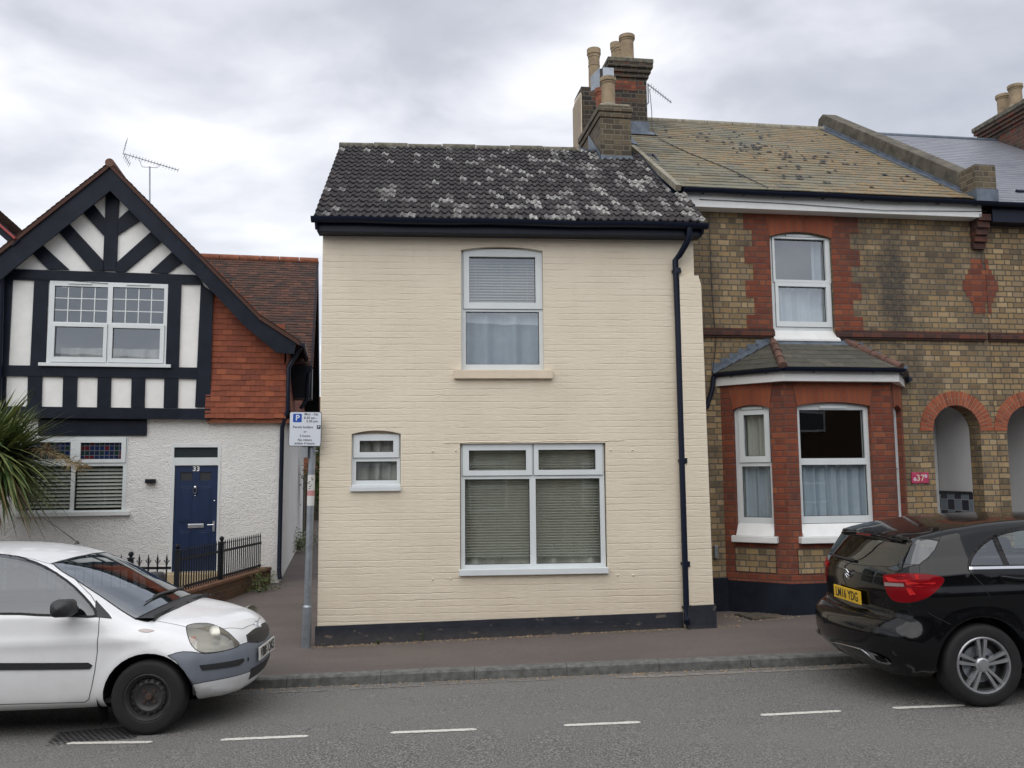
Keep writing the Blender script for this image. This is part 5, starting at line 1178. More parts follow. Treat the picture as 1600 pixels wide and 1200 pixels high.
# ============================================================ garden wall and railings, palm, alley
def lerp2(a, b, t): return a+(b-a)*t
GA, GB = Vector((-4.32, 15.0, 0)), Vector((-4.62, 12.0, 0))          # far (house) and near corner
t_ = thing('garden_wall', 'low brown brick garden wall beside the alley, under the side railings', 'garden wall', (GB.x, GB.y, 0)); 
gd = (GA-GB); gl = gd.length; ga = atan2(gd.y, gd.x); t_.rotation_euler = (0, 0, ga)
M_['brickbrown'] = mat_brick('brown_garden_wall_brick', [(.11, .055, .03), (.16, .08, .04), (.13, .065, .035), (.085, .045, .03)], (.10, .075, .05), .5)
mb = MB(); mb.box(0, gl+.2, -.10, .10, -.12, .31); mb.box(-.10, .10, .101, 5.0, -.2, .29); mb.build('brickwork', 'brickbrown', t_)
mb = MB(); mb.box(-.10, gl+.2, -.12, .12, .311, .36); mb.box(-.12, .12, .122, 5, .291, .34); mb.build('coping', simple('brick_coping', (.17, .085, .05), .85, nscale=10, var=.3, bump=.4), t_, bevel=.008)
def railing(name, lab, p, q, n, z0, z1, posts, tips, w=.014, tilt=0):
    d = q-p; Ln = d.length; T = thing(name, lab, 'railings', (p.x, p.y, z0), atan2(d.y, d.x))
    mb = MB(); h = z1-z0
    mb.box(0, Ln, -.008, .008, h-.16, h-.125); mb.box(0, Ln, -.008, .008, .03, .065); mb.build('rail', 'iron', T)
    for k in range(n):
        x = Ln*(k+.5)/n; b = MB(); b.box(x-w/2, x+w/2, -w/2, w/2, 0, h-.05)
        if tips == 'spear': b.lathe([(w*.5, h-.05), (w*.95, h-.03), (.001, h+.03)], (x, 0, 0), 6)
        else:
            b.lathe([(w*.5, h-.10), (w*1.3, h-.085), (w*.6, h-.07), (w*1.0, h-.03), (.001, h+.05)], (x, 0, 0), 8); b.tube([(x-.035, 0, h-.035), (x-.025, 0, h-.06), (x, 0, h-.07), (x+.025, 0, h-.06), (x+.035, 0, h-.035)], .007, 6)
        b.build('bar', 'iron', T)
    for x in posts:
        b = MB(); b.box(x-.028, x+.028, -.028, .028, -.02, h-.02); b.box(x-.038, x+.038, -.038, .038, h-.02, h+.0); b.lathe([(.0, h), (.02, h+.005), (.018, h+.015), (.034, h+.035), (.036, h+.05), (.026, h+.075), (0, h+.085)], (x, 0, 0), 12); b.build('post', 'iron', T, smooth=40)
    return T
pl_ = lambda px, py, u: None
railing('iron_railings', 'black spear-topped side railings on the brown wall, running back to the white house', GB+Vector((.02, 0, 0)), GA, 38, .36, .93, [.0, 1.42], 'spear')
fd = Vector((-1, -.0, 0)).normalized(); fp = GB+Vector((-.06, -.0, 0))
railing('iron_railings', 'black front railings with fleur-de-lis tips, half hidden behind the white car', fp+fd*4.5, fp, 36, .345, .83, [4.5-.555, 4.5-2.2, 1.0], 'fleur', .016)
# cordyline
def cordyline(c, lab):
    T = thing('cordyline_palm', lab, 'palm', (c.x, c.y, 0)); rn = random.Random(8); hc = c.z
    mb = MB(); mb.tube([(0, 0, -.05), (.02, 0, hc*.5), (0, 0, hc)], [.11, .09, .07], 12); mb.build('trunk', 'bark', T, smooth=60)
    mb = MB()
    for hd, (hx_, hy, hz_) in enumerate(((0, 0, .0), (.24, -.16, .10), (-.3, .15, .16), (-.05, .3, -.02), (.1, -.3, .28))):
        for i in range(330):
            th_ = rn.uniform(0, 2*pi); el = rn.triangular(-.95, 1.45, .35); Ln = rn.uniform(.75, 1.38)
            d = Vector((cos(th_)*cos(el), sin(th_)*cos(el), sin(el))); side = d.cross(Vector((0, 0, 1)));
            if side.length < .05: continue
            side.normalize(); dr_ = rn.uniform(.05, .42)*(1-.35*sin(el)) ; w = rn.uniform(.022, .038); p0 = Vector((hx_, hy, hc+hz_)); vs = []; K = 6; dead = el < -.55 and rn.random() < .5
            for k in range(K+1):
                s = k/K; p = p0+d*(Ln*s)+Vector((0, 0, -dr_*Ln*s*s*1.1)); ww = w*(.55+.9*s if s < .4 else .91*(1-s)/.6*1.05)
                tw = side*cos(.5*s)+Vector((0, 0, 1))*sin(.25*s)*.4
                vs += [p-tw*ww, p+tw*ww]
            mb.add(vs, [(2*k, 2*k+1, 2*k+3, 2*k+2) for k in range(K)], 1 if dead else 0, rn.random()**1.3)
    mb.build('leaves', ['palm', 'deadpalm'], T)
    mb = MB(); st_ = Vector((.25, -.15, hc+.25)); end = Vector((1.50, -.32, hc-.02))
    mb.tube([st_, st_.lerp(end, .5)+Vector((0, 0, .12)), end], [.012, .01, .006], 6)
    for i in range(230):
        s = rn.uniform(.45, 1.05); p = st_.lerp(end, s)+Vector((0, 0, .12*(1-abs(2*s-1)))); d = Vector((rn.uniform(-.3, 1), rn.uniform(-1, 1), rn.uniform(-1, .6))).normalized()*rn.uniform(.08, .24)
        q = p+d+Vector((0, 0, -.03)); m_ = p+d*.5+Vector((0, 0, .015)); sd = Vector((d.y, -d.x, .3)).normalized()*.0035
        mb.add([p-sd, p+sd, m_+sd*1.6, m_-sd*1.6, q], [(0, 1, 2, 3), (3, 2, 4)], 0, rn.random())
    mb.build('dead_flower_stalk', 'deadpalm', T)
    return T
pc_ = ray(-14, 728); tt_ = 13.1/pc_.y; cordyline(Vector((pc_.x*tt_, 13.1, CH+pc_.z*tt_)), 'spiky green palm with dried pale flower stalk, before the white house window')

# signpost
sb = ray(478.5, 998); k_ = 9.78/sb.y; SX = sb.x*k_
T = thing('parking_signpost', 'grey metal post with white permit parking sign, at the left corner of the cream house', 'signpost', (SX, 9.78, pave_z(SX, 9.78)-.01))
T.rotation_euler = (0, radians(.9), radians(2))
mb = MB(); mb.tube([(0, 0, 0), (0, 0, .45)], .052, 18); mb.tube([(0, 0, .45), (0, 0, .47)], [.052, .040], 18); mb.tube([(0, 0, .47), (0, 0, 2.54)], .040, 18); mb.build('post', 'steel', T, smooth=50)
mb = MB(); mb.lathe([(.045, 2.535), (.045, 2.56), (.02, 2.575), (0, 2.578)], n=14); mb.build('cap', 'blackplastic', T, smooth=50)
zs0 = pave_z(SX, 9.78); FS = Fr(SX, 9.70, 2); sr = FS.R(451, 643.5, 501.5, 697.5); z_off = -zs0+.01
w_, h_ = sr[1]-sr[0], sr[3]-sr[2]; sxc = (sr[0]+sr[1])/2-.035; szc = (sr[2]+sr[3])/2+z_off
def rr(w, h, r, n=5): return [(x+r*cos(a), z+r*sin(a)) for (x, z, a0) in ((w/2-r, -h/2+r, -pi/2), (w/2-r, h/2-r, 0), (-w/2+r, h/2-r, pi/2), (-w/2+r, -h/2+r, pi)) for a in [a0+pi/2*i/n for i in range(n+1)]]
mb = MB(); mb.poly([(x+sxc, z+szc) for x, z in rr(w_, h_, .02)], -.083, -.080); sg = mb.build('sign_plate', 'letterblack', T)
mb = MB(); mb.poly([(x+sxc, z+szc) for x, z in rr(w_-.012, h_-.012, .017)], -.0845, -.0831); mb.build('sign_face', 'signwhite', sg)
X = lambda px: sxc-w_/2+(px-175)/(438-175)*w_; Z = lambda py: szc+h_/2-(py-238)/(528-238)*h_
mb = MB(); mb.poly([(x+X(240), z+Z(291)) for x, z in rr(w_*.27, w_*.265, .008)], -.0858, -.0846); mb.build('blue_square', 'signblue', sg)
mb = MB(); mb.poly([(x+X(415), z+Z(366)) for x, z in rr(w_*.115, w_*.115, .003)], -.0858, -.0846); mb.build('black_square', 'letterblack', sg)
rt = (pi/2, 0, 0)
text_part('P', .088, 'parking_symbol', 'signwhite', sg, (X(241), -.0864, Z(292)), rt, bold=.002)
text_part('P', .036, 'parking_symbol', 'signwhite', sg, (X(415), -.0864, Z(366)), rt, bold=.001)
for (s_, x_, y_, sz) in (('Mon - Sat', 352, 259, .036), ('8.30 am -', 348, 290, .036), ('5.30 pm', 360, 318, .036), ('Permit holders', 288, 368, .0345), ('or', 306, 405, .033), ('3 hours', 306, 441, .035), ('No return', 306, 475, .035), ('within 4 hours', 304, 504, .035)):
    text_part(s_, sz*1.02, 'lettering', 'letterblack', sg, (X(x_), -.0853, Z(y_)), rt, extrude=.0004, bold=.0006)
mb = MB(); mb.box(-.10, -.035, -.075, .03, Z(525)-.13, Z(525)+.03); mb.tube([(.03, -.03, Z(525)-.055), (.07, -.04, Z(525)-.055)], .012, 8); mb.build('bracket_box', 'steel', T, bevel=.004)
za, zb2, zc_, zd = [Z(v) for v in (765, 895, 940, 1022)]
mb = MB(); 
for a0_, a1_, m in ((za, zb2, 0), (zb2, zc_, 1), (zc_, zd, 0)): mb.lathe([(.0412, a1_), (.0412, a0_)], n=18, mi=m)
sk = mb.build('sticker', [simple('sticker_white', (.6, .6, .58), .5), simple('sticker_pink', (.5, .22, .22), .5)], T, smooth=60)
mb = MB(); rn = random.Random(3)
for i in range(7): a = -pi/2+rn.uniform(-.5, .5); z = zb2+.02+(za-zb2-.04)*i/7; mb.box(.042*cos(a)-.010, .042*cos(a)+.012, -.0425, -.0415, z, z+rn.uniform(.004, .010))
mb.build('print', 'letterblack', sk)

# drain grating by the right corner of the cream house
gp = BF.wld(.33, -.46); T = thing('drain_grating', 'small ribbed drain grating in the pavement between the cream house and the bay', 'drain grating', (gp.x, gp.y, pave_z(gp.x, gp.y)), BF.a+radians(8))
mb = MB(); mb.box(-.24, .24, -.20, .20, -.05, .003); mb.build('frame', 'letterblack', T)
mb = MB()
for k in range(7): mb.bar((-.22, -.17+k*.056, .010), (.22, -.17+k*.056, .010), .022, .012)
mb.build('ribs', simple('rusty_grating', (.10, .085, .065), .8, nscale=15, var=.4), T)

# alley: boarded fence, shrubs, far brick wall
fb = [(-4.7, 24.2), (-4.75, 33)]
T = thing('board_fence', 'dark weathered board fence down the alley behind the signpost', 'fence', (-6.02, 24.8, .2), radians(101))
mb = MB(); rn = random.Random(2)
mb.box(8.9, 8.95, -5, 0, 0, 1.75)
for k in range(60): mb.box(k*.15, k*.15+.14, rn.uniform(-.008, .008), .02, 0, 1.75+rn.uniform(-.02, .02))
mb.build('boards', 'wood', T)
for k in range(4):
    mb = MB(); mb.box(k*2.4, k*2.4+.09, -.06, -.01, 0, 1.85); mb.build('post', 'wood', T)
def shrub(name, lab, c, rx, ry, rz, n, seed, leaf=.05, stems=3):
    T = thing(name, lab, 'shrub', (c[0], c[1], c[2])); rn = random.Random(seed); mb = MB()
    cl = [(Vector((rn.gauss(0, rx*.5), rn.gauss(0, ry*.5), rn.uniform(.15, 1)*rz)), rn.uniform(.15, .32)*max(rx, .6)) for _ in range(26)]
    for i in range(n):
        c0, r0 = rn.choice(cl); p = c0+Vector((rn.gauss(0, r0), rn.gauss(0, r0), rn.gauss(0, r0*.8))); p.z = max(.03, p.z)
        a = Vector((rn.uniform(-1, 1), rn.uniform(-1, 1), rn.uniform(-.6, .6))).normalized()*leaf*rn.uniform(.6, 1.3); b = a.cross(Vector((rn.uniform(-1, 1), rn.uniform(-1, 1), 1))).normalized()*leaf*.32
        mb.add([p, p+a*.5+b, p+a, p+a*.5-b], [(0, 1, 2, 3)], 0, rn.random())
    mb.build('foliage', 'bush', T)
    mb = MB()
    for k in range(stems): mb.tube([(rn.gauss(0, .06), rn.gauss(0, .06), 0), (rn.gauss(0, rx*.3), rn.gauss(0, ry*.3), rz*.8)], [.025, .008], 6)
    mb.build('stem', 'bark', T)
shrub('shrub', 'bright green leafy shrub hanging over the alley fence, right behind the signpost', (-4.98, 22.3, 1.0), .30, .6, 1.55, 2600, 4, .07)
shrub('shrub', 'low green bush at the foot of the white side wall in the alley', (-5.05, 20.6, .2), .12, 1.3, .28, 900, 6, .05)
shrub('shrub', 'small green weed clump at the end of the brown garden wall', (-4.12, 14.3, .08), .08, .22, .20, 500, 9, .035, 2)
T = thing('far_house', 'red brick house glimpsed at the far end of the alley above the fence', 'house', (-7.5, 38, 0)); mb = MB(); mb.box(-2, 6, 0, 5, 0, 4.3); mb.build('wall', 'red', T)
mb = MB(); mb.add([(-2.2, -.3, 4.2), (6.2, -.3, 4.2), (6.2, 2.5, 5.6), (-2.2, 2.5, 5.6), (6.2, 5.3, 4.2), (-2.2, 5.3, 4.2)], [(0, 1, 2, 3), (3, 2, 4, 5)]); mb.build('roof', 'clay', T)

# ============================================================ houses across the street (seen only as reflections)
T = thing('opposite_terrace', 'brick terrace across the street, seen only reflected in the window panes', 'terrace', (0, -4.2, 0), 0)
mb = MB(); mb.box(-26, 30, -6, 0, -.6, 5.0); mb.build('wall', 'brickbrown', T)
mb = MB(); mb.add([(-26.2, .3, 4.9), (30.2, .3, 4.9), (30.2, -3, 6.6), (-26.2, -3, 6.9), (30.2, -6.3, 4.9), (-26.2, -6.3, 4.9)], [(0, 3, 2, 1)[::-1], (3, 5, 4, 2)[::-1]], 0); mb.build('roof', 'slatenew', T, recalc=True)
for i in range(17):
    x = -24.5+i*3.25
    for z in (.9, 3.2):
        m_ = MB(); m_.box(x-.55, x+.55, .002, .06, z, z+1.35); w = m_.build('window', 'upvc', T); m_ = MB(); m_.box(x-.48, x+.48, .061, .066, z+.08, z+.62); m_.box(x-.48, x+.48, .061, .066, z+.70, z+1.27); m_.build('pane', simple('dark_pane', (.03, .035, .04), .1) if i == 0 and z < 1 else bpy.data.materials['dark_pane'], w)
# ============================================================ CARS: a smooth implicit body, cut into its panels
def crom(pts, n=10):
    """closed smooth polygon through points; a point with third value 1 is a corner"""
    P = [Vector((p[0], p[1])) for p in pts]; cor = [len(p) > 2 for p in pts]; N = len(P); out = []
    for i in range(N):
        p0, p1, p2, p3 = P[i-1], P[i], P[(i+1) % N], P[(i+2) % N]
        if cor[i]: p0 = p1-(p2-p1)
        if cor[(i+1) % N]: p3 = p2+(p2-p1)
        for k in range(n):
            t = k/n; out.append(.5*((2*p1)+(p2-p0)*t+(2*p0-5*p1+4*p2-p3)*t*t+(3*p1-p0-3*p2+p3)*t**3))
    return np.array([(p.x, p.y) for p in out])
def sdf_poly(poly, x, z):
    sh = x.shape; x = x.ravel(); z = z.ravel(); d = np.full(x.shape, 1e9); ins = np.zeros(x.shape, bool)
    N = len(poly)
    for i in range(N):
        ax_, az_ = poly[i]; bx, bz = poly[(i+1) % N]; ex, ez_ = bx-ax_, bz-az_; L2 = ex*ex+ez_*ez_
        if L2 < 1e-12: continue
        t = np.clip(((x-ax_)*ex+(z-az_)*ez_)/L2, 0, 1); dx = x-ax_-t*ex; dz = z-az_-t*ez_
        d = np.minimum(d, dx*dx+dz*dz)
        c = (az_ > z) != (bz > z)
        if abs(ez_) > 1e-12: ins ^= c & (x < ax_+(z-az_)*ex/ez_)
    d = np.sqrt(d); return np.where(ins, -d, d).reshape(sh)
def smax(a, b, r):
    h = np.maximum(r-np.abs(a-b), 0)/r; return np.maximum(a, b)+h*h*r*.25
def lerpN(x, xs, ys): return np.interp(x, xs, ys)
class Car:
    def __init__(s, cfg, loc, yaw):
        s.c = cfg; s.poly = crom(cfg['prof'], 6); s.rot = Matrix.Rotation(yaw, 4, 'Z') @ Matrix.Rotation(-math.atan(.025), 4, 'Y') @ Matrix.Rotation(cfg.get('roll', 0), 4, 'X')
        s.mw = Matrix.Translation(loc) @ s.rot; s.mi = s.mw.inverted()
        xs = np.linspace(s.poly[:, 0].min()-.15, s.poly[:, 0].max()+.15, 420); zs = np.linspace(0, 1.75, 180); s.gx, s.gz = xs, zs
        X, Z = np.meshgrid(xs, zs, indexing='ij'); s.S = sdf_poly(s.poly, X, Z)
    def side(s, x, z):
        fx = np.clip((x-s.gx[0])/(s.gx[1]-s.gx[0]), 0, len(s.gx)-1.001); fz = np.clip((z-s.gz[0])/(s.gz[1]-s.gz[0]), 0, len(s.gz)-1.001)
        i = fx.astype(int); j = fz.astype(int); u = fx-i; v = fz-j; S = s.S
        return S[i, j]*(1-u)*(1-v)+S[i+1, j]*u*(1-v)+S[i, j+1]*(1-u)*v+S[i+1, j+1]*u*v
    def g(s, p):
        c = s.c; x, y, z = p[..., 0], p[..., 1], p[..., 2]; ay = np.abs(y); y2 = y*y
        kx = lerpN(x, c['bow'][0], c['bow'][1]); cr = lerpN(x, c['crown'][0], c['crown'][1])
        sd = s.side(x+kx*y2*(1+.5*y2), z+cr*y2*np.clip((z-.55)/.4, 0, 1))
        w = lerpN(x, c['wx'][0], c['wx'][1]); zb = lerpN(x, c['belt'][0], c['belt'][1])
        w = w - .055*np.clip((.62-z)/.45, 0, 1)**2 - .02*np.clip((z-.62)/.35, 0, 1.5)**2
        w = w - c['tumble']*np.maximum(z-zb, 0) - .10*np.maximum(z-zb-.12, 0)
        for (z0, x0, x1, am, sg_) in c.get('crease', ()):
            w = w + am*np.exp(-((z-z0)/sg_)**2)*np.clip((x-x0)/.3, 0, 1)*np.clip((x1-x)/.3, 0, 1)
        for (ax_, r0, am) in c['flare']:
            d = np.sqrt((x-ax_)**2+(z-c['rw'])**2); w = w + am*np.exp(-((d-r0)/.05)**2)
        r = lerpN(x, c['rr'][0], c['rr'][1])*np.clip(1.15-.75*np.clip((z-.75)/.5, 0, 1), .3, 1.2)
        return smax(sd, (ay-w)*.97, r)
    def grad(s, p, e=.004):
        g = np.stack([s.g(p+np.array(d)*e)-s.g(p-np.array(d)*e) for d in ((1, 0, 0), (0, 1, 0), (0, 0, 1))], -1)/(2*e); return g
    def hit(s, px, py):
        o = s.mi @ Vector((0, 0, CH)); d = (s.mi.to_3x3() @ ray(px, py)).normalized(); o = np.array(o); d = np.array(d)
        t = np.linspace(3.5, 12, 1700); P = o+t[:, None]*d; v = s.g(P); k = np.where(v < 0)[0]
        if len(k): k = k[0]; a = t[k-1]+(t[k]-t[k-1])*v[k-1]/(v[k-1]-v[k]); return Vector(o+a*d)
        return Vector(P[np.argmin(v)])
    def mesh(s, h=.034):
        lo = np.array([s.poly[:, 0].min()-.06, -s.c['ymax'], .08]); hi = np.array([s.poly[:, 0].max()+.06, s.c['ymax'], 1.62])
        n = np.ceil((hi-lo)/h).astype(int)+1; ax_ = [lo[i]+np.arange(n[i])*h for i in range(3)]
        G3 = np.stack(np.meshgrid(*ax_, indexing='ij'), -1); v = np.empty(G3.shape[:3])
        for i in range(n[0]): v[i] = s.g(G3[i])
        ins = v < 0; nx, ny, nz = ins.shape
        acc = np.zeros((nx-1, ny-1, nz-1, 3)); cnt = np.zeros((nx-1, ny-1, nz-1))
        def edge(a, b):
            va, vb = v[a], v[b]; m = (va < 0) != (vb < 0); t = np.where(m, va/(np.where(m, va-vb, 1)), 0); return m, G3[a]+(G3[b]-G3[a])*t[..., None]
        S0, S1 = slice(0, -1), slice(1, None)
        for axn in range(3):
            o = [i for i in range(3) if i != axn]
            for c0 in (S0, S1):
                for c1 in (S0, S1):
                    a = [None]*3; b = [None]*3; a[axn] = S0; b[axn] = S1; a[o[0]] = b[o[0]] = c0; a[o[1]] = b[o[1]] = c1
                    m, P = edge(tuple(a), tuple(b)); acc += np.where(m[..., None], P, 0); cnt += m
        idx = -np.ones(cnt.shape, int); m = cnt > 0; idx[m] = np.arange(m.sum()); V = acc[m]/cnt[m][:, None]
        F = []
        for axn in range(3):
            o = [i for i in range(3) if i != axn]; a = [slice(1, -1)]*3; b = [slice(1, -1)]*3; a[axn] = S0; b[axn] = S1
            A, B = ins[tuple(a)], ins[tuple(b)]; ch = np.argwhere(A != B)
            for c in ch:
                cc_ = c.copy(); cc_[o[0]] += 1; cc_[o[1]] += 1; q = []
                for d0, d1 in ((1, 1), (0, 1), (0, 0), (1, 0)): e_ = cc_.copy(); e_[o[0]] -= d0; e_[o[1]] -= d1; q.append(idx[tuple(e_)])
                fl = A[tuple(c)]
                if axn == 1: fl = not fl
                F.append(q if fl else q[::-1])
        for _ in range(4):
            gv_ = s.g(V); gr_ = s.grad(V); V = V-gr_*(gv_/np.maximum((gr_**2).sum(-1), .05))[:, None]
        return V, F
def inpoly(poly, x, y):
    r = False; n = len(poly)
    for i in range(n):
        x0, y0 = poly[i]; x1, y1 = poly[(i+1) % n]
        if (y0 > y) != (y1 > y) and x < x0+(y-y0)*(x1-x0)/(y1-y0): r = not r
    return r
def smooth2(pts, n=4):                                               # rounded closed outline in 3-D
    N = len(pts); out = []
    for i in range(N):
        p0, p1, p2, p3 = pts[i-1], pts[i], pts[(i+1) % N], pts[(i+2) % N]
        for k in range(n):
            t = k/n; out.append(.5*((2*p1)+(p2-p0)*t+(2*p0-5*p1+4*p2-p3)*t*t+(3*p1-p0-3*p2+p3)*t**3))
    return out
def build_car(car, T, regions, voids, paint, body_name='body', seams=(), under='blackplastic'):
    """regions: dicts name, mat, pts(3-D local), dir (outward), mirror, parent; cut exactly into the body surface"""
    V, F = car.mesh(); me = bpy.data.meshes.new('tmp'); me.from_pydata(V.tolist(), [], F); bm = bmesh.new(); bm.from_mesh(me); bpy.data.meshes.remove(me)
    bm.normal_update(); lay = bm.faces.layers.int.new('rid')
    allr = []
    for ri, r in enumerate(regions):
        for sg_ in ((1, -1) if r.get('mirror', True) else (1,)):
            pts = [Vector((p[0], p[1]*sg_, p[2])) for p in r['pts']]; d = Vector((r['dir'][0], r['dir'][1]*sg_, r['dir'][2])).normalized()
            allr.append((r.get('alias', ri)+1, pts, d, r))
    for (x0, z0, rad) in voids:
        for sg_ in (1, -1):
            allr.append((-1, [Vector((x0+rad*cos(a), -sg_*.85, z0+rad*sin(a))) for a in [2*pi*k/32 for k in range(32)]], Vector((0, -sg_, 0)), {'thr': .15}))
    for rid, pts, d, r in allr:
        a = d.cross(Vector((0, 0, 1))).normalized() if abs(d.z) < .9 else Vector((1, 0, 0)); b = d.cross(a).normalized()
        pr = lambda p: (p.dot(a), p.dot(b)); P2 = [pr(p) for p in pts]; thr = r.get('thr', .12); dep = sum(p.dot(d) for p in pts)/len(pts); dt = r.get('depth', .45)
        mnx, mxx, mny, mxy = min(p[0] for p in P2), max(p[0] for p in P2), min(p[1] for p in P2), max(p[1] for p in P2)
        def ok(f): c = f.calc_center_median(); return f.normal.dot(d) > thr and abs(c.dot(d)-dep) < dt
        for i in range(len(P2)):
            q0_, q1_ = P2[i], P2[(i+1) % len(P2)]; e = (q1_[0]-q0_[0], q1_[1]-q0_[1])
            if e[0]**2+e[1]**2 < 1e-10: continue
            lo = (min(q0_[0], q1_[0])-.003, min(q0_[1], q1_[1])-.003); hi_ = (max(q0_[0], q1_[0])+.003, max(q0_[1], q1_[1])+.003)
            no = (a*(-e[1])+b*e[0]).normalized(); co = a*q0_[0]+b*q0_[1]; geo = set()
            for f in bm.faces:
                if f.normal.dot(d) <= thr: continue
                vs = [pr(v.co) for v in f.verts]
                if min(v[0] for v in vs) > hi_[0] or max(v[0] for v in vs) < lo[0] or min(v[1] for v in vs) > hi_[1] or max(v[1] for v in vs) < lo[1]: continue
                if abs(f.verts[0].co.dot(d)-dep) > dt+.1: continue
                geo.add(f)
            if not geo: continue
            ed = {e_ for f in geo for e_ in f.edges}; vv = {v for f in geo for v in f.verts}
            bmesh.ops.bisect_plane(bm, geom=list(geo)+list(ed)+list(vv), plane_co=co, plane_no=no, dist=.0004)
        bm.normal_update()
        for f in bm.faces:
            if ok(f):
                c = pr(f.calc_center_median())
                if mnx <= c[0] <= mxx and mny <= c[1] <= mxy and inpoly(P2, *c): f[lay] = rid
    dead = [f for f in bm.faces if f[lay] == -1]; bmesh.ops.delete(bm, geom=dead, context='FACES')
    zu = car.c.get('under', .215); low = [f for f in bm.faces if min(v.co.z for v in f.verts) < zu < max(v.co.z for v in f.verts)]
    bmesh.ops.bisect_plane(bm, geom=low+list({e for f in low for e in f.edges})+list({v for f in low for v in f.verts}), plane_co=(0, 0, zu), plane_no=(0, 0, 1), dist=.0005); bm.normal_update()
    for f in bm.faces:
        if f.calc_center_median().z < zu: f[lay] = 999
    bm.verts.ensure_lookup_table(); co = np.array([v.co[:] for v in bm.verts]); nr = car.grad(co); nr /= np.maximum(np.linalg.norm(nr, axis=1), 1e-6)[:, None]
    groups = {}
    for f in bm.faces: groups.setdefault(f[lay], []).append(f)
    sm = MB()                                                        # panel gaps and seals
    seamset = {i+1: r.get('seam', .0035) for i, r in enumerate(regions)}
    for e in bm.edges:
        ids = {f[lay] for f in e.link_faces}
        if len(ids) < 2 or 999 in ids: continue
        w = max(seamset.get(i, 0) for i in ids)
        if w <= 0: continue
        i0, i1 = e.verts[0].index, e.verts[1].index; p, q = Vector(co[i0]), Vector(co[i1]); n0, n1 = Vector(nr[i0]), Vector(nr[i1]); t = (q-p)
        if t.length < 1e-5: continue
        t.normalize(); s0, s1 = t.cross(n0).normalized()*w, t.cross(n1).normalized()*w; p -= t*w*.5; q += t*w*.5; l = .0012
        sm.add([p-s0+n0*l, p+s0+n0*l, q+s1+n1*l, q-s1+n1*l], [(0, 1, 2, 3)], 1)
    for line in seams:
        pts = [Vector(p) for p in line[0]]; w = line[1]; dn = []
        for i in range(len(pts)-1):
            for k in range(8): dn.append(pts[i].lerp(pts[i+1], k/8))
        dn.append(pts[-1]); A = np.array([p[:] for p in dn])
        for _ in range(3): gv_ = car.g(A); g_ = car.grad(A); A = A-g_*(gv_/np.maximum((g_**2).sum(-1), .05))[:, None]
        nn_ = car.grad(A); A = A+nn_*.0014
        for sg_ in (1, -1):
            vs = []
            for i in range(len(A)):
                t = Vector(A[min(i+1, len(A)-1)]-A[max(i-1, 0)]).normalized(); s_ = t.cross(Vector(nn_[i])).normalized()*w
                for q in (Vector(A[i])-s_, Vector(A[i])+s_): vs.append((q.x, q.y*sg_, q.z))
            sm.add(vs, [((2*i, 2*i+1, 2*i+3, 2*i+2) if sg_ > 0 else (2*i+2, 2*i+3, 2*i+1, 2*i)) for i in range(len(A)-1)], 1)
    objs = {}
    def mk(name, fs, mats, parent, push=0, extra=None):
        vid = {}; vs = []; ns = []; ff = []
        for f in fs:
            q = []
            for v in f.verts:
                if v.index not in vid: vid[v.index] = len(vs); vs.append(tuple(co[v.index]+nr[v.index]*push)); ns.append(tuple(nr[v.index]))
                q.append(vid[v.index])
            ff.append(q)
        mi_ = [0]*len(ff)
        if extra:
            b0 = len(vs); vs += extra.v; ns += [(0, 0, 0)]*len(extra.v); ff += [[b0+i for i in f] for f in extra.f]; mi_ += extra.mi
        m2 = bpy.data.meshes.new(name); m2.from_pydata(vs, [], ff); m2.update()
        for m in mats: m2.materials.append(M_[m] if isinstance(m, str) else m)
        m2.polygons.foreach_set('material_index', mi_); m2.shade_smooth(); m2.normals_split_custom_set_from_vertices(ns)
        o = bpy.data.objects.new(name, m2); COL.objects.link(o); o.parent = parent; return o
    bo = mk(body_name, groups.get(0, []), [paint, 'panelgap'], T, 0, sm)
    if 999 in groups: mk('underside', groups[999], [under], T)
    for ri, r in enumerate(regions):
        if ri+1 in groups:
            par = T if not r.get('parent') else objs[r['parent']]
            fs = groups[ri+1]
            if r.get('split'):                                       # left and right ones are separate parts
                for sg_ in (-1, 1):
                    h_ = [f for f in fs if f.calc_center_median().y*sg_ > 0]
                    if h_:
                        o = mk(r['name'], h_, [r['mat']], par, r.get('push', 0)); objs[r['name']+str(sg_)] = o
                        if r.get('back'): mk(r['back'][0], h_, [r['back'][1]], o, r['back'][2])
            else: objs[r['name']] = mk(r['name'], fs, [r['mat']], par, r.get('push', 0))
    bm.free(); return objs
M_['panelgap'] = simple('panel_gap', (.006, .006, .007), .7)
M_['tyre'] = simple('tyre_rubber', (.009, .009, .010), .75, nscale=9, var=.3, bump=.15, bscale=60)
M_['inner'] = simple('car_trim', (.028, .03, .033), .75)
M_['seat'] = simple('car_seat_cloth', (.045, .05, .055), .9)
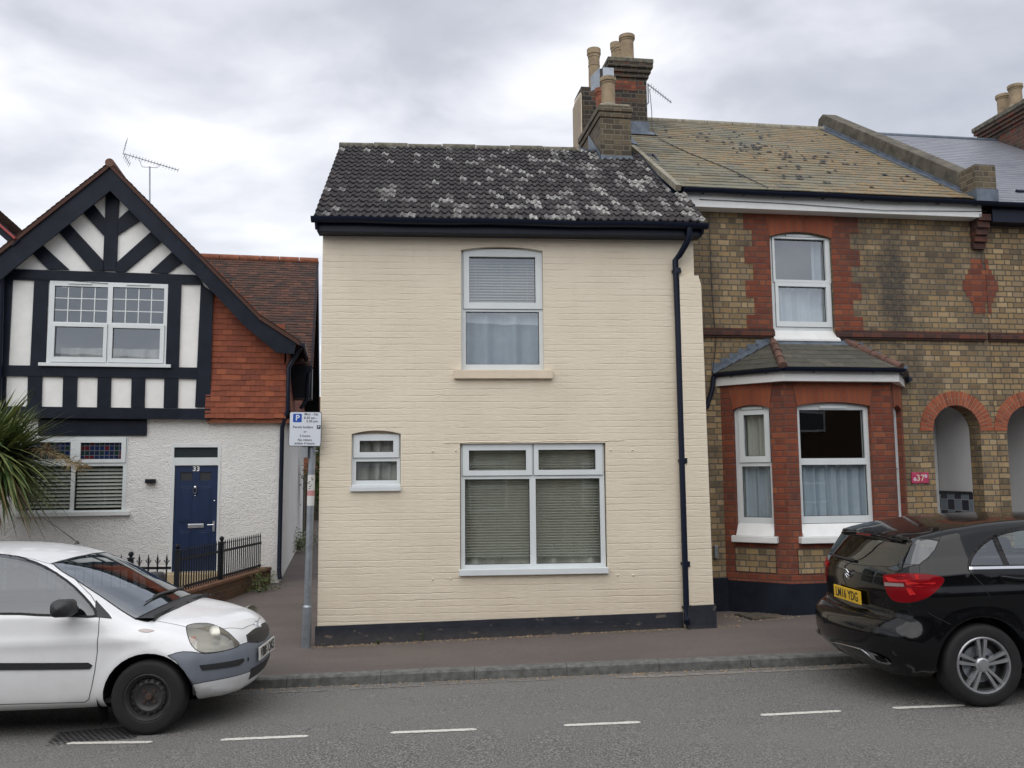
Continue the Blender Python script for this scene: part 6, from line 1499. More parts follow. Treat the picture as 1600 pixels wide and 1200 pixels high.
def carpaint(name, col, rough, coat, dirt=None):
    g = G(name, Roughness=rough); g.b.inputs['Coat Weight'].default_value = coat; g.b.inputs['Specular IOR Level'].default_value = .5 if col[0] > .1 else .12; g.b.inputs['Coat Roughness'].default_value = .03; o = g.ob()
    c = g.n('RGB').outputs[0]; g.t.nodes[-1].outputs[0].default_value = (*col, 1)
    if dirt:
        lo = g.n('MapRange', {0: g.n('SeparateXYZ', {0: o}).outputs[2], 1: .2, 2: .5, 3: .5, 4: 0.}).outputs[0]
        c = g.mix(g.M('MULTIPLY', lo, g.noise(g.scale(o, (1, 1, 2)), 5, 5, .7)), c, dirt); c = g.mix(g.n('MapRange', {0: g.noise(o, 2.5, 5, .7), 1: .5, 2: .7, 3: 0., 4: .12}).outputs[0], c, dirt)
    bf = g.n('NewGeometry').outputs['Backfacing']; c = g.mix(bf, c, (.03, .032, .035))
    return g.out(c)
M_['wpaint'] = carpaint('white_car_paint', (.80, .81, .82), .35, .6, (.34, .34, .29))
M_['bpaint'] = carpaint('black_car_paint', (.0015, .002, .003), .25, .62, None)
M_['greybump'] = simple('grey_unpainted_bumper', (.17, .19, .225), .55, nscale=4, var=.12)
M_['blackgloss'] = simple('black_gloss_trim', (.006, .007, .008), .06, coat=1)
def mk_lens():
    g = G('hazed_headlight_lens'); t = g.t; t.nodes.remove(g.b)
    tr = g.n('BsdfTransparent', {0: (.82, .80, .72)}); df = g.n('BsdfDiffuse', {0: (.50, .48, .40)}); gl = g.n('BsdfGlossy', {'Color': (.9, .9, .9), 'Roughness': .08})
    m1 = g.n('MixShader', {0: .30, 1: tr.outputs[0], 2: df.outputs[0]}); m2 = g.n('MixShader', {0: .16, 1: m1.outputs[0], 2: gl.outputs[0]}); t.links.new(m2.outputs[0], t.nodes['Material Output'].inputs[0]); return g.m
M_['lens'] = mk_lens(); M_['reflector'] = simple('headlight_reflector', (.55, .54, .48), .35, .6); M_['amber'] = simple('amber_bulb', (.42, .17, .10), .3)
M_['tail'] = simple('red_tail_lens', (.19, .003, .007), .22, spec=.15); M_['tailbright'] = simple('bright_red_light_bar', (.80, .04, .04), .3, spec=.2); M_['tailclear'] = simple('clear_reverse_lens', (.45, .38, .36), .15, coat=1)
M_['yplate'] = simple('yellow_number_plate', (.68, .42, .015), .4); M_['wplate'] = simple('white_number_plate', (.60, .60, .56), .4)
M_['alloy'] = simple('silver_alloy', (.42, .43, .45), .35, .75, nscale=6, var=.1); M_['steelrim'] = simple('dark_steel_rim', (.045, .043, .043), .5, .3, nscale=14, var=.35); M_['rust'] = simple('rusty_hub', (.06, .035, .027), .85)

def wheel(T, x, y, rw, wd, style, rr_):
    s_ = -1 if y < 0 else 1; W_ = thing('wheel', None, None, (x, y, rw)); W_.parent = T
    mb = MB(); h = wd/2
    prof = [(rr_, -h*.80), (rr_+.012, -h*.98), (rw*.86, -h*1.04), (rw*.95, -h*.95), (rw*.985, -h*.78), (rw, -h*.55), (rw, h*.55), (rw*.985, h*.78), (rw*.95, h*.95), (rw*.86, h*1.04), (rr_+.012, h*.98), (rr_, h*.80), (rr_-.03, h*.6), (rr_-.03, -h*.6), (rr_, -h*.80)]
    mb.lathe(prof, n=48, axis='y'); 
    for q in (-.45, 0, .45): mb.lathe([(rw*1.0005, q*h-.006), (rw*1.001, q*h), (rw*1.0005, q*h+.006)], n=48, axis='y')
    mb.build('tyre', 'tyre', W_, smooth=40, recalc=True)
    mb = MB(); f = lambda v: s_*v
    if style == 'steel':
        R0 = rr_
        pr = [(R0+.012, f(h*.86)), (R0-.004, f(h*.92)), (R0-.016, f(h*.70)), (R0-.028, f(h*.30)), (R0*.80, f(h*.26)), (R0*.70, f(h*.46)), (R0*.60, f(h*.52)), (R0*.50, f(h*.34)), (R0*.42, f(h*.28)), (R0*.20, f(h*.34)), (R0*.18, f(h*.46)), (0, f(h*.48))]
        mb.lathe(pr, n=48, axis='y'); rim = mb.build('rim', 'steelrim', W_, smooth=35, recalc=True)
        if s_ > 0 or True:
            k_ = MB()
            for i in range(16): a = 2*pi*i/16; k_.lathe([(.0, f(h*.52)), (.0135, f(h*.52)), (.0145, f(h*.30))], (R0*.70*cos(a), 0, R0*.70*sin(a)), 10, 'y')
            k_.build('hand_hole', 'letterblack', rim)
            k_ = MB()
            for i in range(4): a = 2*pi*(i+.5)/4; k_.lathe([(.013, f(h*.30)), (.012, f(h*.42)), (0, f(h*.43))], (R0*.32*cos(a), 0, R0*.32*sin(a)), 6, 'y')
            k_.lathe([(.030, f(h*.46)), (.024, f(h*.60)), (0, f(h*.62))], n=12, axis='y'); k_.build('wheel_nut', 'rust', rim)
    else:
        R0 = rr_; mb.lathe([(R0+.012, f(h*.86)), (R0-.002, f(h*.95)), (R0-.012, f(h*.92)), (R0-.02, f(h*.6)), (R0-.026, f(-h*.5))], n=48, axis='y')
        for i in range(5):
            for e in (-1, 1):
                a = 2*pi*i/5+pi/2; 
                a_in, a_out = a+e*.21, a+e*.145; wi, wo = .19, .135
                q = []
                for (rad, a0_, wv, yy) in ((R0*.24, a+e*.24, .20, .72), (R0*.60, a+e*.175, .085, .86), (R0*.985, a+e*.150, .072, .90)):
                    for ss in (-1, 1): q.append((rad*cos(a0_+ss*wv), f(h*yy), rad*sin(a0_+ss*wv)))
                    for ss in (-1, 1): q.append((rad*cos(a0_+ss*wv), f(h*yy-.035), rad*sin(a0_+ss*wv)))
                for k in range(2):
                    o = k*4; mb.add(q, [(o, o+1, o+5, o+4), (o, o+4, o+6, o+2), (o+1, o+3, o+7, o+5)])
        mb.lathe([(R0*.27, f(h*.55)), (R0*.27, f(h*.70)), (R0*.20, f(h*.80)), (R0*.15, f(h*.78)), (R0*.145, f(h*.82)), (0, f(h*.83))], n=30, axis='y')
        rim = mb.build('rim', 'alloy', W_, smooth=30, recalc=True)
        k_ = MB(); k_.lathe([(R0-.02, f(h*.15)), (R0*.5, f(h*.12)), (0, f(h*.12))], n=40, axis='y'); k_.build('brake_backing', 'letterblack', rim)
        k_ = MB(); k_.lathe([(R0*.66, f(h*.20)), (R0*.66, f(h*.24)), (R0*.3, f(h*.24))], n=40, axis='y'); k_.build('brake_disc', 'steel', rim)
        k_ = MB()
        for i in range(5): a = 2*pi*i/5+pi/2+pi/5; k_.lathe([(.015, f(h*.70)), (.014, f(h*.745)), (.008, f(h*.72)), (0, f(h*.70))], (R0*.34*cos(a), 0, R0*.34*sin(a)), 8, 'y')
        k_.build('wheel_bolt', 'letterblack', rim)
    return W_
def arch_liner(T, x, zc, R, y0, y1):
    mb = MB(); n = 26; vs = []
    for k in range(n+1):
        a = -.0+pi*k/n
        vs += [(x+R*cos(a), y0, zc+R*sin(a)), (x+R*cos(a), y1, zc+R*sin(a))]
    mb.add(vs, [(2*k, 2*k+1, 2*k+3, 2*k+2) for k in range(n)])
    mb.add([(x+R*cos(pi*k/n), y1, zc+R*sin(pi*k/n)) for k in range(n+1)], [tuple(range(n+1))]); return mb.build('arch_liner', 'letterblack', T)
def seatb(T, x, y, w=.48, h=1.02, m='seat', zb=.30, rest=True, tilt=.22):
    mb = MB(); mb.T = Matrix.Translation((x, y, 0)); n = 8
    def pad(cx, cz, lx, lz, ang, ww): 
        pr = rr(lx, lz, min(lx, lz)*.4, 4); c, q = cos(ang), sin(ang); vs = []
        for yy, sc in ((-ww/2, .86), (-ww/2+.03, 1), (ww/2-.03, 1), (ww/2, .86)): vs += [(cx+(a*c-b*q)*sc, yy, cz+(a*q+b*c)*sc) for a, b in pr]
        k = len(pr); mb.add(vs, [(j*k+i, j*k+(i+1) % k, (j+1)*k+(i+1) % k, (j+1)*k+i) for j in range(3) for i in range(k)]+[tuple(range(k))[::-1], tuple(range(3*k, 4*k))])
    pad(.18, zb+.10, .52, .16, .08, w); pad(-.15, zb+.42, .15, .62, tilt, w)
    if rest: pad(-.25, zb+.80, .10, .18, tilt*.8, w*.56); mb.tube([(-.23, -.06, zb+.68), (-.24, -.06, zb+.76)], .007, 6); mb.tube([(-.23, .06, zb+.68), (-.24, .06, zb+.76)], .007, 6)
    return mb.build('seat', m, T, smooth=60, recalc=True)

# ------------------------------------------------------------ white car
a_ = road_pt(232, 1147.5); yw = radians(2.0); wc = Vector((a_.x, a_.y, 0)); half = .775
cen = wc+Vector((-sin(yw), cos(yw), 0))*half; zc = a_.z
cfgW = dict(prof=[(.685, .30), (.715, .40), (.715, .52), (.695, .60), (.64, .69), (.53, .765), (.33, .835), (.10, .885), (-.05, .925), (-.40, 1.115), (-.75, 1.295), (-1.0, 1.39), (-1.35, 1.452), (-1.8, 1.478), (-2.3, 1.465), (-2.62, 1.42), (-2.78, 1.33), (-2.86, 1.12), (-2.90, .88), (-2.915, .62), (-2.90, .40), (-2.86, .24), (-2.6, .20), (-1.5, .19), (.3, .19), (.60, .205)],
    bow=([-2.9, -2.4, -1.8, -1.0, -.5, .0, .3, .7], [-.10, -.06, 0, .14, .16, .16, .20, .24]), crown=([-2.9, -2.2, -1.2, -.8, -.1, .3, .7], [.05, .06, .07, .06, .10, .15, .2]),
    wx=([-2.95, -2.6, -1.8, -.6, .0, .35, .60, .75], [.76, .815, .83, .83, .825, .80, .735, .64]), belt=([-2.9, -1.0, -.2, .7], [.96, .92, .90, .85]), tumble=.30, ymax=.90, rw=.285,
    crease=((.74, -2.6, .2, .012, .05), (.26, -2.3, -.35, .010, .05)), flare=((0, .35, .012), (-2.37, .35, .012)), rr=([-2.9, -2.4, -.5, .0, .35, .7], [.22, .16, .14, .18, .26, .34]))
cw = Car(cfgW, (cen.x, cen.y, zc), yw)
T = thing('white_car', 'white small hatchback with grey bumper and steel wheels, parked at the left', 'car', (cen.x, cen.y, zc), rot=(0, -math.atan(.025), yw))
hp = lambda *p: [cw.hit(x, y) for x, y in p]
def mir(pts): return [Vector((p[0], -p[1], p[2])) for p in pts]
head = smooth2(hp((291, 982), (296, 976), (312, 973.5), (331, 975), (351, 984), (366, 997), (374, 1008), (354, 1016), (325, 1020), (309, 1017), (297, 1004)), 3)
bx = lambda y, x0, k: x0-k*y*y
ws_b = [(bx(y, -.055, .16), y, .93) for y in (-.70, -.62, -.45, -.2, 0, .2, .45, .62, .70)]
ws_t = [(bx(y, -.86, .14), y, 1.35) for y in (.555, .50, .3, 0, -.3, -.50, -.555)]
cowl = [(bx(y, .055, .20), y, .93) for y in (-.69, -.5, -.25, 0, .25, .5, .69)] + [(bx(y, -.055, .16), y, .93) for y in (.70, .45, .2, 0, -.2, -.45, -.70)]
hood = [(bx(y, .055, .20), y, .9) for y in (-.655, -.4, 0, .4, .655)] + [(.30, .63, .8), (.47, .50, .75), (.60, .30, .7), (.64, .0, .65), (.60, -.30, .7), (.47, -.50, .75), (.30, -.63, .8)]
sidewin = smooth2(hp((-1, 959), (60, 961), (118, 962.5), (149, 963), (146, 950), (130, 931), (104, 907), (72, 886), (40, 873), (0, 866)) + [Vector((-1.50, -.7, 1.375)), Vector((-1.62, -.7, 1.34)), Vector((-1.66, -.75, 1.1)), Vector((-1.64, -.8, .945)), Vector((-1.5, -.8, .93))], 2)
rearwin = smooth2([Vector(p) for p in ((-1.78, -.8, .96), (-1.80, -.75, 1.15), (-1.76, -.7, 1.36), (-1.95, -.7, 1.375), (-2.2, -.7, 1.35), (-2.42, -.7, 1.25), (-2.48, -.72, 1.10), (-2.40, -.8, 1.0), (-2.1, -.8, .97))], 2)
sail = hp((149.5, 964), (174.5, 966.5), (171, 961), (150, 938), (149.5, 948))
dline = hp((155.5, 966), (154, 990), (152, 1020), (148, 1050), (143, 1075), (139, 1092), (133, 1097), (60, 1099), (5, 1100.5))
dp = [p for p in dline]
doorp = dp + [Vector((-1.70, -.8, .27)), Vector((-1.74, -.82, .6)), Vector((-1.74, -.8, .95)), Vector((-1.72, -.7, 1.2)), Vector((-1.64, -.7, 1.40))] + hp((0, 858), (45, 866), (84, 882), (118, 905), (142, 930), (154, 948))
strip = [Vector((p.x, p.y, p.z)) for p in hp((-1, 1036.5), (60, 1036.5), (138, 1036), (144, 1040), (140, 1045), (60, 1046), (-1, 1046.5))] + [Vector((-1.66, -.82, .545)), Vector((-1.66, -.82, .60))]
arx = [(.715, -y, 0) for y in ()]
bl = cw.hit(293, 1069).z; 
bump_s = hp((262, 1024.5), (275, 1020), (286, 1018), (300, 1018.5), (322, 1021.5), (352, 1017), (375, 1009), (392, 1006), (412, 995), (424, 985)) + hp((428, 1022), (416, 1034), (400, 1044.5), (382, 1052), (350, 1060), (320, 1065.5), (293, 1070), (286, 1050), (276, 1034))
z0b, z1b = .385, .615
grille = hp((381, 989.5), (388, 984.5), (397, 981.5), (404, 983), (407, 976), (413.5, 971.5), (417, 984), (409, 993), (401, 997), (388, 1004))
lower = hp((382, 1052.5), (400, 1044.5), (416.5, 1034), (419, 1043), (405, 1055), (384, 1065))
front = (1, -.001, 0)
def fm(pts):                                                        # full-width outline made of the near half and its mirror
    h_ = sorted([(p.y, p) for p in pts], key=lambda a: a[0]); return pts
regs = [
 dict(name='hood', mat='wpaint', pts=hood, dir=(0, 0, 1), mirror=False, thr=.25, seam=.0022, depth=1),
 dict(name='windscreen', mat='carglass', pts=ws_b+ws_t, dir=(0, 0, 1), mirror=False, thr=.2, seam=.007, depth=1),
 dict(name='scuttle_panel', mat='blackplastic', pts=cowl, dir=(0, 0, 1), mirror=False, thr=.2, seam=.002, depth=1),
 dict(name='door', mat='wpaint', pts=doorp, dir=(0, -1, 0), split=True, seam=.0028),
 dict(name='door_window', mat='carside', pts=sidewin, dir=(0, -1, 0), split=True, seam=.010),
 dict(name='rear_side_window', mat='carside', pts=rearwin, dir=(0, -1, 0), split=True, seam=.010),
 dict(name='mirror_sail', mat='blackplastic', pts=sail, dir=(0, -1, 0), split=True, seam=.002),
 dict(name='rub_strip', mat='blackplastic', pts=strip, dir=(0, -1, 0), split=True, seam=0, push=.010),
 dict(name='front_bumper', mat='greybump', pts=bump_s, dir=(.45, -.89, 0), thr=.02, seam=.0025, depth=.7),
 dict(name='front_bumper', mat='greybump', pts=[Vector((.7, y, z)) for y, z in ((-.62, .385), (.62, .385), (.62, .60), (-.62, .60))], dir=front, mirror=False, thr=.5, seam=.0025, alias=8),
 dict(name='headlight', mat='lens', pts=head, dir=(.45, -.89, .1), split=True, seam=.003, back=('reflector', 'reflector', -.05), thr=.0),
 dict(name='grille', mat='blackplastic', pts=[Vector((.66, p[0], p[1])) for p in ((-.36, .60), (-.33, .655), (-.16, .668), (-.06, .668), (0, .655), (.06, .668), (.16, .668), (.33, .655), (.36, .60), (.18, .555), (0, .54), (-.18, .555))], dir=(1, 0, .2), mirror=False, thr=.2, seam=.003, push=.002),
 dict(name='lower_intake', mat='blackplastic', pts=[Vector((.7, y, z)) for y, z in ((-.34, .375), (.34, .375), (.31, .285), (-.31, .285))], dir=front, mirror=False, thr=.3, seam=.003),
 dict(name='bumper_strip', mat='blackplastic', pts=hp((312, 1040), (345, 1036), (380, 1029), (381, 1033), (374, 1039), (345, 1044), (316, 1047)), dir=(.45, -.89, 0), split=True, seam=0, push=.008, thr=0.),
 dict(name='side_repeater', mat='tailclear', pts=smooth2(hp((216, 985), (228, 982.5), (241, 985.5), (228, 988.5)), 3), dir=(0, -1, 0), split=True, seam=.001, push=.003),
]
OB = build_car(cw, T, regs, [(0, .285, .345), (-2.37, .285, .345)], 'wpaint')
for x in (0, -2.37):
    for y in (-.735, .735): wheel(T, x, y, .287, .165, 'steel', .178)
    for s_ in (-1, 1): arch_liner(T, x, .285, .352, s_*.80, s_*.45)
for x in (-1.25,):
    for y in (-.36, .36): seatb(T, x-.1, y)
seatb(T, -2.05, -.3, .55, rest=False); seatb(T, -2.05, .3, .55, rest=False)
mb = MB(); mb.add([(.0, -.7, .88), (.0, .7, .88), (-.52, .68, .90), (-.52, -.68, .90), (-.56, -.68, .62), (-.56, .68, .62)], [(3, 2, 1, 0), (4, 5, 2, 3)]); mb.box(-.50, -.22, -.58, -.14, .89, .945); mb.build('dashboard', 'inner', T, bevel=.01)
mb = MB(); n = 24; mb.T = Matrix.Translation((-.62, -.36, .90)) @ Matrix.Rotation(radians(65), 4, 'Y'); mb.tube([(.18*cos(2*pi*k/n), .18*sin(2*pi*k/n), 0) for k in range(n+1)], .013, 8); mb.tube([(-.16, 0, 0), (.16, 0, 0)], .014, 6); mb.tube([(0, 0, 0), (.0, 0, -.15)], .03, 8); mb.build('steering_wheel', 'inner', T, smooth=50)
mb = MB(); mb.box(-2.75, .0, -.72, .72, .24, .27); mb.add([(.0, -.7, .25), (.0, .7, .25), (.0, .68, .90), (.0, -.68, .90)], [(0, 1, 2, 3)]); mb.build('cabin_floor', 'inner', T)
# mirrors
for s_ in (-1, 1):
    mc = cw.hit(117, 946); mb = MB(); pr = []
    c0 = Vector((mc.x, -.96*1, mc.z)); mb.T = Matrix.Translation((mc.x-.01, s_*.945, mc.z+.005))
    K, N = 7, 14; vs = []
    for i in range(K):
        ph = pi*i/(K-1)
        for j in range(N):
            t = 2*pi*j/N; cx_, cy_ = cos(t), sin(t); rx, rz = .115*sin(ph)**.45, .068*sin(ph)**.45
            vs.append((math.copysign(abs(cx_)**.7, cx_)*rx*.55+(.03 if cx_ > 0 else -.02)*sin(ph), -cos(ph)*.105, math.copysign(abs(cy_)**.7, cy_)*rz))
    mb.add(vs, [(i*N+j, i*N+(j+1) % N, (i+1)*N+(j+1) % N, (i+1)*N+j) for i in range(K-1) for j in range(N)]); mb.T = None
    mb.bar((mc.x+.02, s_*.80, mc.z-.03), (mc.x, s_*.90, mc.z-.03), .05, .05); mb.build('door_mirror', 'blackplastic', T, smooth=60, recalc=True)
# lamps inside the headlight, badge, plate, wipers, aerial, washer jets
for s_ in (-1, 1):
    par = OB['headlight'+str(s_)]
    mb = MB(); c = cw.hit(338, 995); mb.T = Matrix.Translation((c.x-.055, s_*abs(c.y)-s_*.035, c.z)) @ Matrix.Rotation(s_*radians(-35), 4, 'Z'); mb.lathe([(.085, .05), (.078, .01), (.045, -.02), (0, -.028)], n=20, axis='x'); mb.lathe([(.02, .0), (.018, .03), (0, .035)], n=12, axis='x'); mb.build('main_bulb', 'reflector', par, smooth=60)
    mb = MB(); c = cw.hit(307, 1001); mb.T = Matrix.Translation((c.x-.03, s_*abs(c.y)-s_*.03, c.z)); mb.lathe([(.035, -.02), (.03, .012), (.0, .025)], n=16, axis='x'); mb.build('indicator_bulb', 'amber', par, smooth=60)
gp_ = OB['grille']
mb = MB()
for k, (z, yw_) in enumerate(((.572, .20), (.594, .30), (.616, .31), (.638, .31))):
    A = np.array([(.70, y, z) for y in np.linspace(-yw_, yw_, 15)])
    for _ in range(5): gv_ = cw.g(A); g_ = cw.grad(A); g_[:, 2] = 0; A = A-g_*(gv_/np.maximum((g_**2).sum(-1), .05))[:, None]
    mb.tube([Vector(a)+Vector((.006, 0, 0)) for a in A], .005, 5)
mb.build('slat', 'blackplastic', gp_)
ce = cw.hit(400, 976); mb = MB(); mb.T = Matrix.Translation((ce.x+.012, 0, ce.z)) @ Matrix.Rotation(radians(-42), 4, 'Y')
def ell(rx, rz, r=.0032, cx_=0, cz_=0): mb.tube([(0, cx_+rx*cos(2*pi*k/24), cz_+rz*sin(2*pi*k/24)) for k in range(25)], r, 6)
ell(.052, .036); ell(.034, .013, cz_=.016); ell(.015, .033); mb.build('badge', 'chrome', T, smooth=60)
px_ = .725; mb = MB(); mb.box(px_, px_+.012, -.26, .26, .425, .535); pt_ = mb.build('number_plate', 'wplate', T, bevel=.003)
text_part('V886 OKE', .108, 'registration', 'letterblack', pt_, (px_+.0135, 0, .478), (pi/2, 0, pi/2), sx=.93, bold=.0025)
for s_ in (-1,):
    mb = MB(); pts = [cw.hit(*q)+Vector((-.0, 0, .02)) for q in ((286, 921), (270, 926), (250, 932), (228, 944))]; mb.tube(pts, [.010, .010, .008, .006], 6)
    pts = [cw.hit(*q)+Vector((-.0, 0, .014)) for q in ((272, 924), (255, 928), (240, 934))]; mb.tube(pts, [.008, .008, .008], 6); mb.build('wiper', 'blackplastic', T, smooth=50)
for q in ((293, 941), (328, 930)):
    c = cw.hit(*q); mb = MB(); mb.lathe([(.014, -.004), (.012, .008), (.004, .012), (0, .012)], (c.x, c.y, c.z), 10); mb.build('washer_jet', 'blackplastic', T)
c = cw.hit(120, 850); mb = MB(); mb.lathe([(.026, 0), (.016, .02), (.008, .03)], (c.x, c.y, c.z), 10); mb.tube([(c.x, c.y, c.z+.02), (c.x-.22, c.y, c.z+.19), (c.x-.52, c.y, c.z+.40)], [.005, .003, .0015], 6); mb.build('roof_aerial', 'blackplastic', T, smooth=50)
mb = MB(); c = cw.hit(378, 1029); mb.lathe([(.018, 0), (.015, .006), (0, .006)], (cw.hit(388, 1030).x-.002, cw.hit(388, 1030).y, cw.hit(388, 1030).z), 10, 'x'); mb.build('tow_eye_cover', 'letterblack', T)
mb = MB(); mb.add([(-.40, -.80, .34), (-.40, -.62, .34), (-.37, -.62, .09), (-.37, -.80, .09)], [(0, 1, 2, 3), (3, 2, 1, 0)]); mb.build('mud_flap', 'blackplastic', T)

# ------------------------------------------------------------ black car
a_ = road_pt(1534, 1101.5); yb = radians(3.6); half = .80
cen = Vector((a_.x, a_.y, 0))+Vector((-sin(yb), cos(yb), 0))*half; zc = a_.z
cfgB = dict(prof=[(-.78, .36), (-.80, .48), (-.79, .58), (-.725, .645), (-.645, .69), (-.638, .80), (-.642, .90), (-.63, .97), (-.60, 1.06), (-.50, 1.20), (-.435, 1.285, 1), (-.455, 1.31, 1), (-.30, 1.348), (.0, 1.395), (.4, 1.428), (.9, 1.433), (1.35, 1.40), (1.75, 1.28), (2.15, 1.08), (2.45, .985), (3.0, .92), (3.35, .80), (3.47, .62), (3.50, .42), (3.42, .24), (3.0, .20), (1.5, .19), (-.4, .20), (-.66, .25)],
    bow=([-.8, -.5, 0, 1.2, 2.2, 3.5], [-.20, -.13, -.05, 0, .15, .22]), crown=([-.8, -.4, 0, 1.2, 2.4, 3.4], [.02, .05, .06, .06, .10, .15]),
    wx=([-.85, -.72, -.55, -.3, 0, .6, 2.4, 3.1, 3.5], [.78, .835, .868, .885, .893, .893, .885, .84, .70]), belt=([-.8, 0, 1, 3.4], [1.0, 1.02, .98, .86]), tumble=.42, ymax=.96, rw=.316,
    crease=((.86, -.6, 3.0, .016, .06), (.34, .4, 2.2, .012, .06)), flare=((0, .38, .014), (2.70, .38, .014)), rr=([-.8, -.5, 0, 2.4, 3.0, 3.5], [.30, .20, .15, .16, .26, .34]))
cb_ = Car(cfgB, (cen.x, cen.y, zc), yb)
T = thing('black_car', 'glossy black hatchback with yellow rear plate and alloy wheels, parked at the right', 'car', (cen.x, cen.y, zc), rot=(0, -math.atan(.025), yb))
hp = lambda *p: [cb_.hit(x, y) for x, y in p]
C4 = lambda x, y: (1440+x/6, 800+y/6); C1 = lambda x, y: (1240+x/3.333, 780+y/3.333)
tail = smooth2(hp(*[C1(*q) for q in ((466, 402), (490, 392), (560, 387), (640, 387), (720, 394), (768, 404), (784, 418), (772, 445), (735, 485), (690, 515), (640, 532), (590, 538), (540, 535), (505, 515), (480, 470))]), 2)
bar1 = hp(*[C1(*q) for q in ((480, 405), (560, 398), (650, 396), (655, 418), (600, 424), (660, 440), (735, 432), (738, 442), (660, 458), (590, 446), (585, 430), (500, 430))])
bar2 = hp(*[C1(*q) for q in ((590, 462), (615, 466), (640, 496), (608, 500))])
clr = hp(*[C1(*q) for q in ((480, 434), (578, 440), (582, 456), (482, 452))])
g0 = [Vector((-.64, -.0, .985)), Vector((-.64, -.35, .985)), Vector((-.6, -.58, .99))] + hp(*[C1(*q) for q in ((655, 340),)]) + hp(*[C1(*q) for q in ((700, 310), (735, 265), (758, 218), (700, 208))]) + [Vector((-.46, -.45, 1.262)), Vector((-.46, 0, 1.262))]
rg = [Vector((p.x, p.y, p.z)) for p in g0] + [Vector((p.x, -p.y, p.z)) for p in g0[1:-1]][::-1]
sw_ = smooth2(hp(*[C4(*q) for q in ((446, 512), (455, 455), (500, 372), (580, 292), (690, 225), (820, 182), (955, 160))]), 2) if 0 else hp(*[C4(*q) for q in ((446, 512), (450, 470), (468, 425), (500, 375), (540, 328), (580, 292), (632, 256), (700, 222), (760, 200), (820, 184), (890, 170), (955, 160))])
swl = sw_ + [Vector((.75, -.7, 1.335)), Vector((1.1, -.7, 1.325)), Vector((1.45, -.7, 1.26)), Vector((1.8, -.75, 1.12)), Vector((2.1, -.8, .99)), Vector((1.6, -.8, 1.0)), Vector((.9, -.8, 1.03))] + hp(C4(958, 508))
outl = hp(*[C4(*q) for q in ((438, 545), (434, 500), (445, 440), (500, 345), (580, 262), (700, 190), (820, 152), (955, 132))])
divb = hp(*[C4(*q) for q in ((668, 238), (694, 226), (812, 500), (786, 506))])
chs = hp(*[C4(*q) for q in ((444, 515), (960, 506), (960, 531), (446, 540))]) ; chs = [chs[0], chs[1]] + [Vector((1.0, -.85, 1.03)), Vector((2.1, -.85, .985)), Vector((2.1, -.85, .968)), Vector((1.0, -.85, 1.008))] + [chs[2], chs[3]]
regs = [
 dict(name='rear_window', mat='cardark', pts=rg, dir=(-1, 0, .35), mirror=False, thr=-.05, seam=.003, depth=.6),
 dict(name='side_window', mat='carglass2', pts=swl, dir=(0, -1, 0), split=True, seam=.012),
 dict(name='window_divider', mat='blackgloss', pts=divb, dir=(0, -1, 0), split=True, seam=0, push=.001),
 dict(name='window_chrome_strip', mat='chrome', pts=chs, dir=(0, -1, 0), split=True, seam=0, push=.004),
 dict(name='tail_light', mat='tail', pts=tail, dir=(-.6, -.8, 0), split=True, seam=.003, thr=-.1, push=.003),
 dict(name='windscreen', mat='cardark', pts=[(1.35, .56, 1.3), (2.28, .68, 1), (2.36, .3, 1), (2.38, 0, 1), (2.36, -.3, 1), (2.28, -.68, 1), (1.35, -.56, 1.3), (1.42, 0, 1.3)], dir=(0, 0, 1), mirror=False, thr=.2, depth=1),
 dict(name='headlight', mat='tailclear', pts=smooth2([Vector(p) for p in ((3.30, -.5, .62), (3.05, -.75, .78), (2.85, -.8, .80), (3.0, -.8, .68), (3.3, -.6, .58))], 2), dir=(.6, -.8, .1), split=True, thr=0.),
]
seams = [([tuple(p) for p in hp(*[C1(*q) for q in ((762, 150), (770, 170), (770, 192), (757, 214), (738, 260), (700, 305), (655, 342), (655, 386))])], .003),
         ([tuple(p) for p in hp(*[C1(*q) for q in ((182, 430), (180, 500), (186, 540), (215, 562), (300, 585), (380, 600), (425, 606), (452, 590), (466, 555), (480, 530))])], .003),
         ([tuple(p) for p in hp(*[C1(*q) for q in ((700, 590), (750, 618), (818, 652))])], .0025),
         ([tuple(p) for p in hp(*[C4(*q) for q in ((438, 545), (500, 608), (570, 680), (640, 800))])], .0028),
         ([tuple(p) for p in outl], .003),
         ([tuple(p) for p in hp(*[C1(*q) for q in ((655, 200), (700, 206), (757, 214))])], .002),
         ([tuple(p) for p in hp(*[C1(*q) for q in ((300, 338), (400, 348), (500, 352), (655, 343))])], .002)]
OB = build_car(cb_, T, regs, [(0, .318, .375), (2.70, .318, .375)], 'bpaint', seams=seams)
for x in (0, 2.70):
    for y in (-.785, .785): wheel(T, x, y, .318, .205, 'alloy', .215)
    for s_ in (-1, 1): arch_liner(T, x, .318, .382, s_*.86, s_*.5)
def patch(name, pts, m, parent, off, mirror=False):
    """a thin plate lying on the body surface, from its traced outline"""
    for s_ in ((1, -1) if mirror else (1,)):
        A = np.array([p[:] for p in pts]); n_ = cb_.grad(A); A = A+n_*off; c = A.mean(0); mb = MB(); vs = [(a[0], a[1]*s_, a[2]) for a in A]
        tri = tessellate_polygon([[Vector(v) for v in vs]]); mb.add(vs, [tuple(t) for t in tri]); mb.add(vs, [tuple(t)[::-1] for t in tri]); mb.build(name, m, parent)
for s_ in (-1, 1):
    par = OB['tail_light'+str(s_)]; f = (lambda P: P) if s_ < 0 else mir
    patch('light_bar', f(bar1), 'tailbright', par, .011); patch('light_bar', f(bar2), 'tailbright', par, .011); patch('reverse_light', f(clr), 'tailclear', par, .014)
for x, y, mm in ((.75, -.38, 'seat'), (.75, .38, 'seat')): 
    o = seatb(T, -x*0-(-1.25), y); 
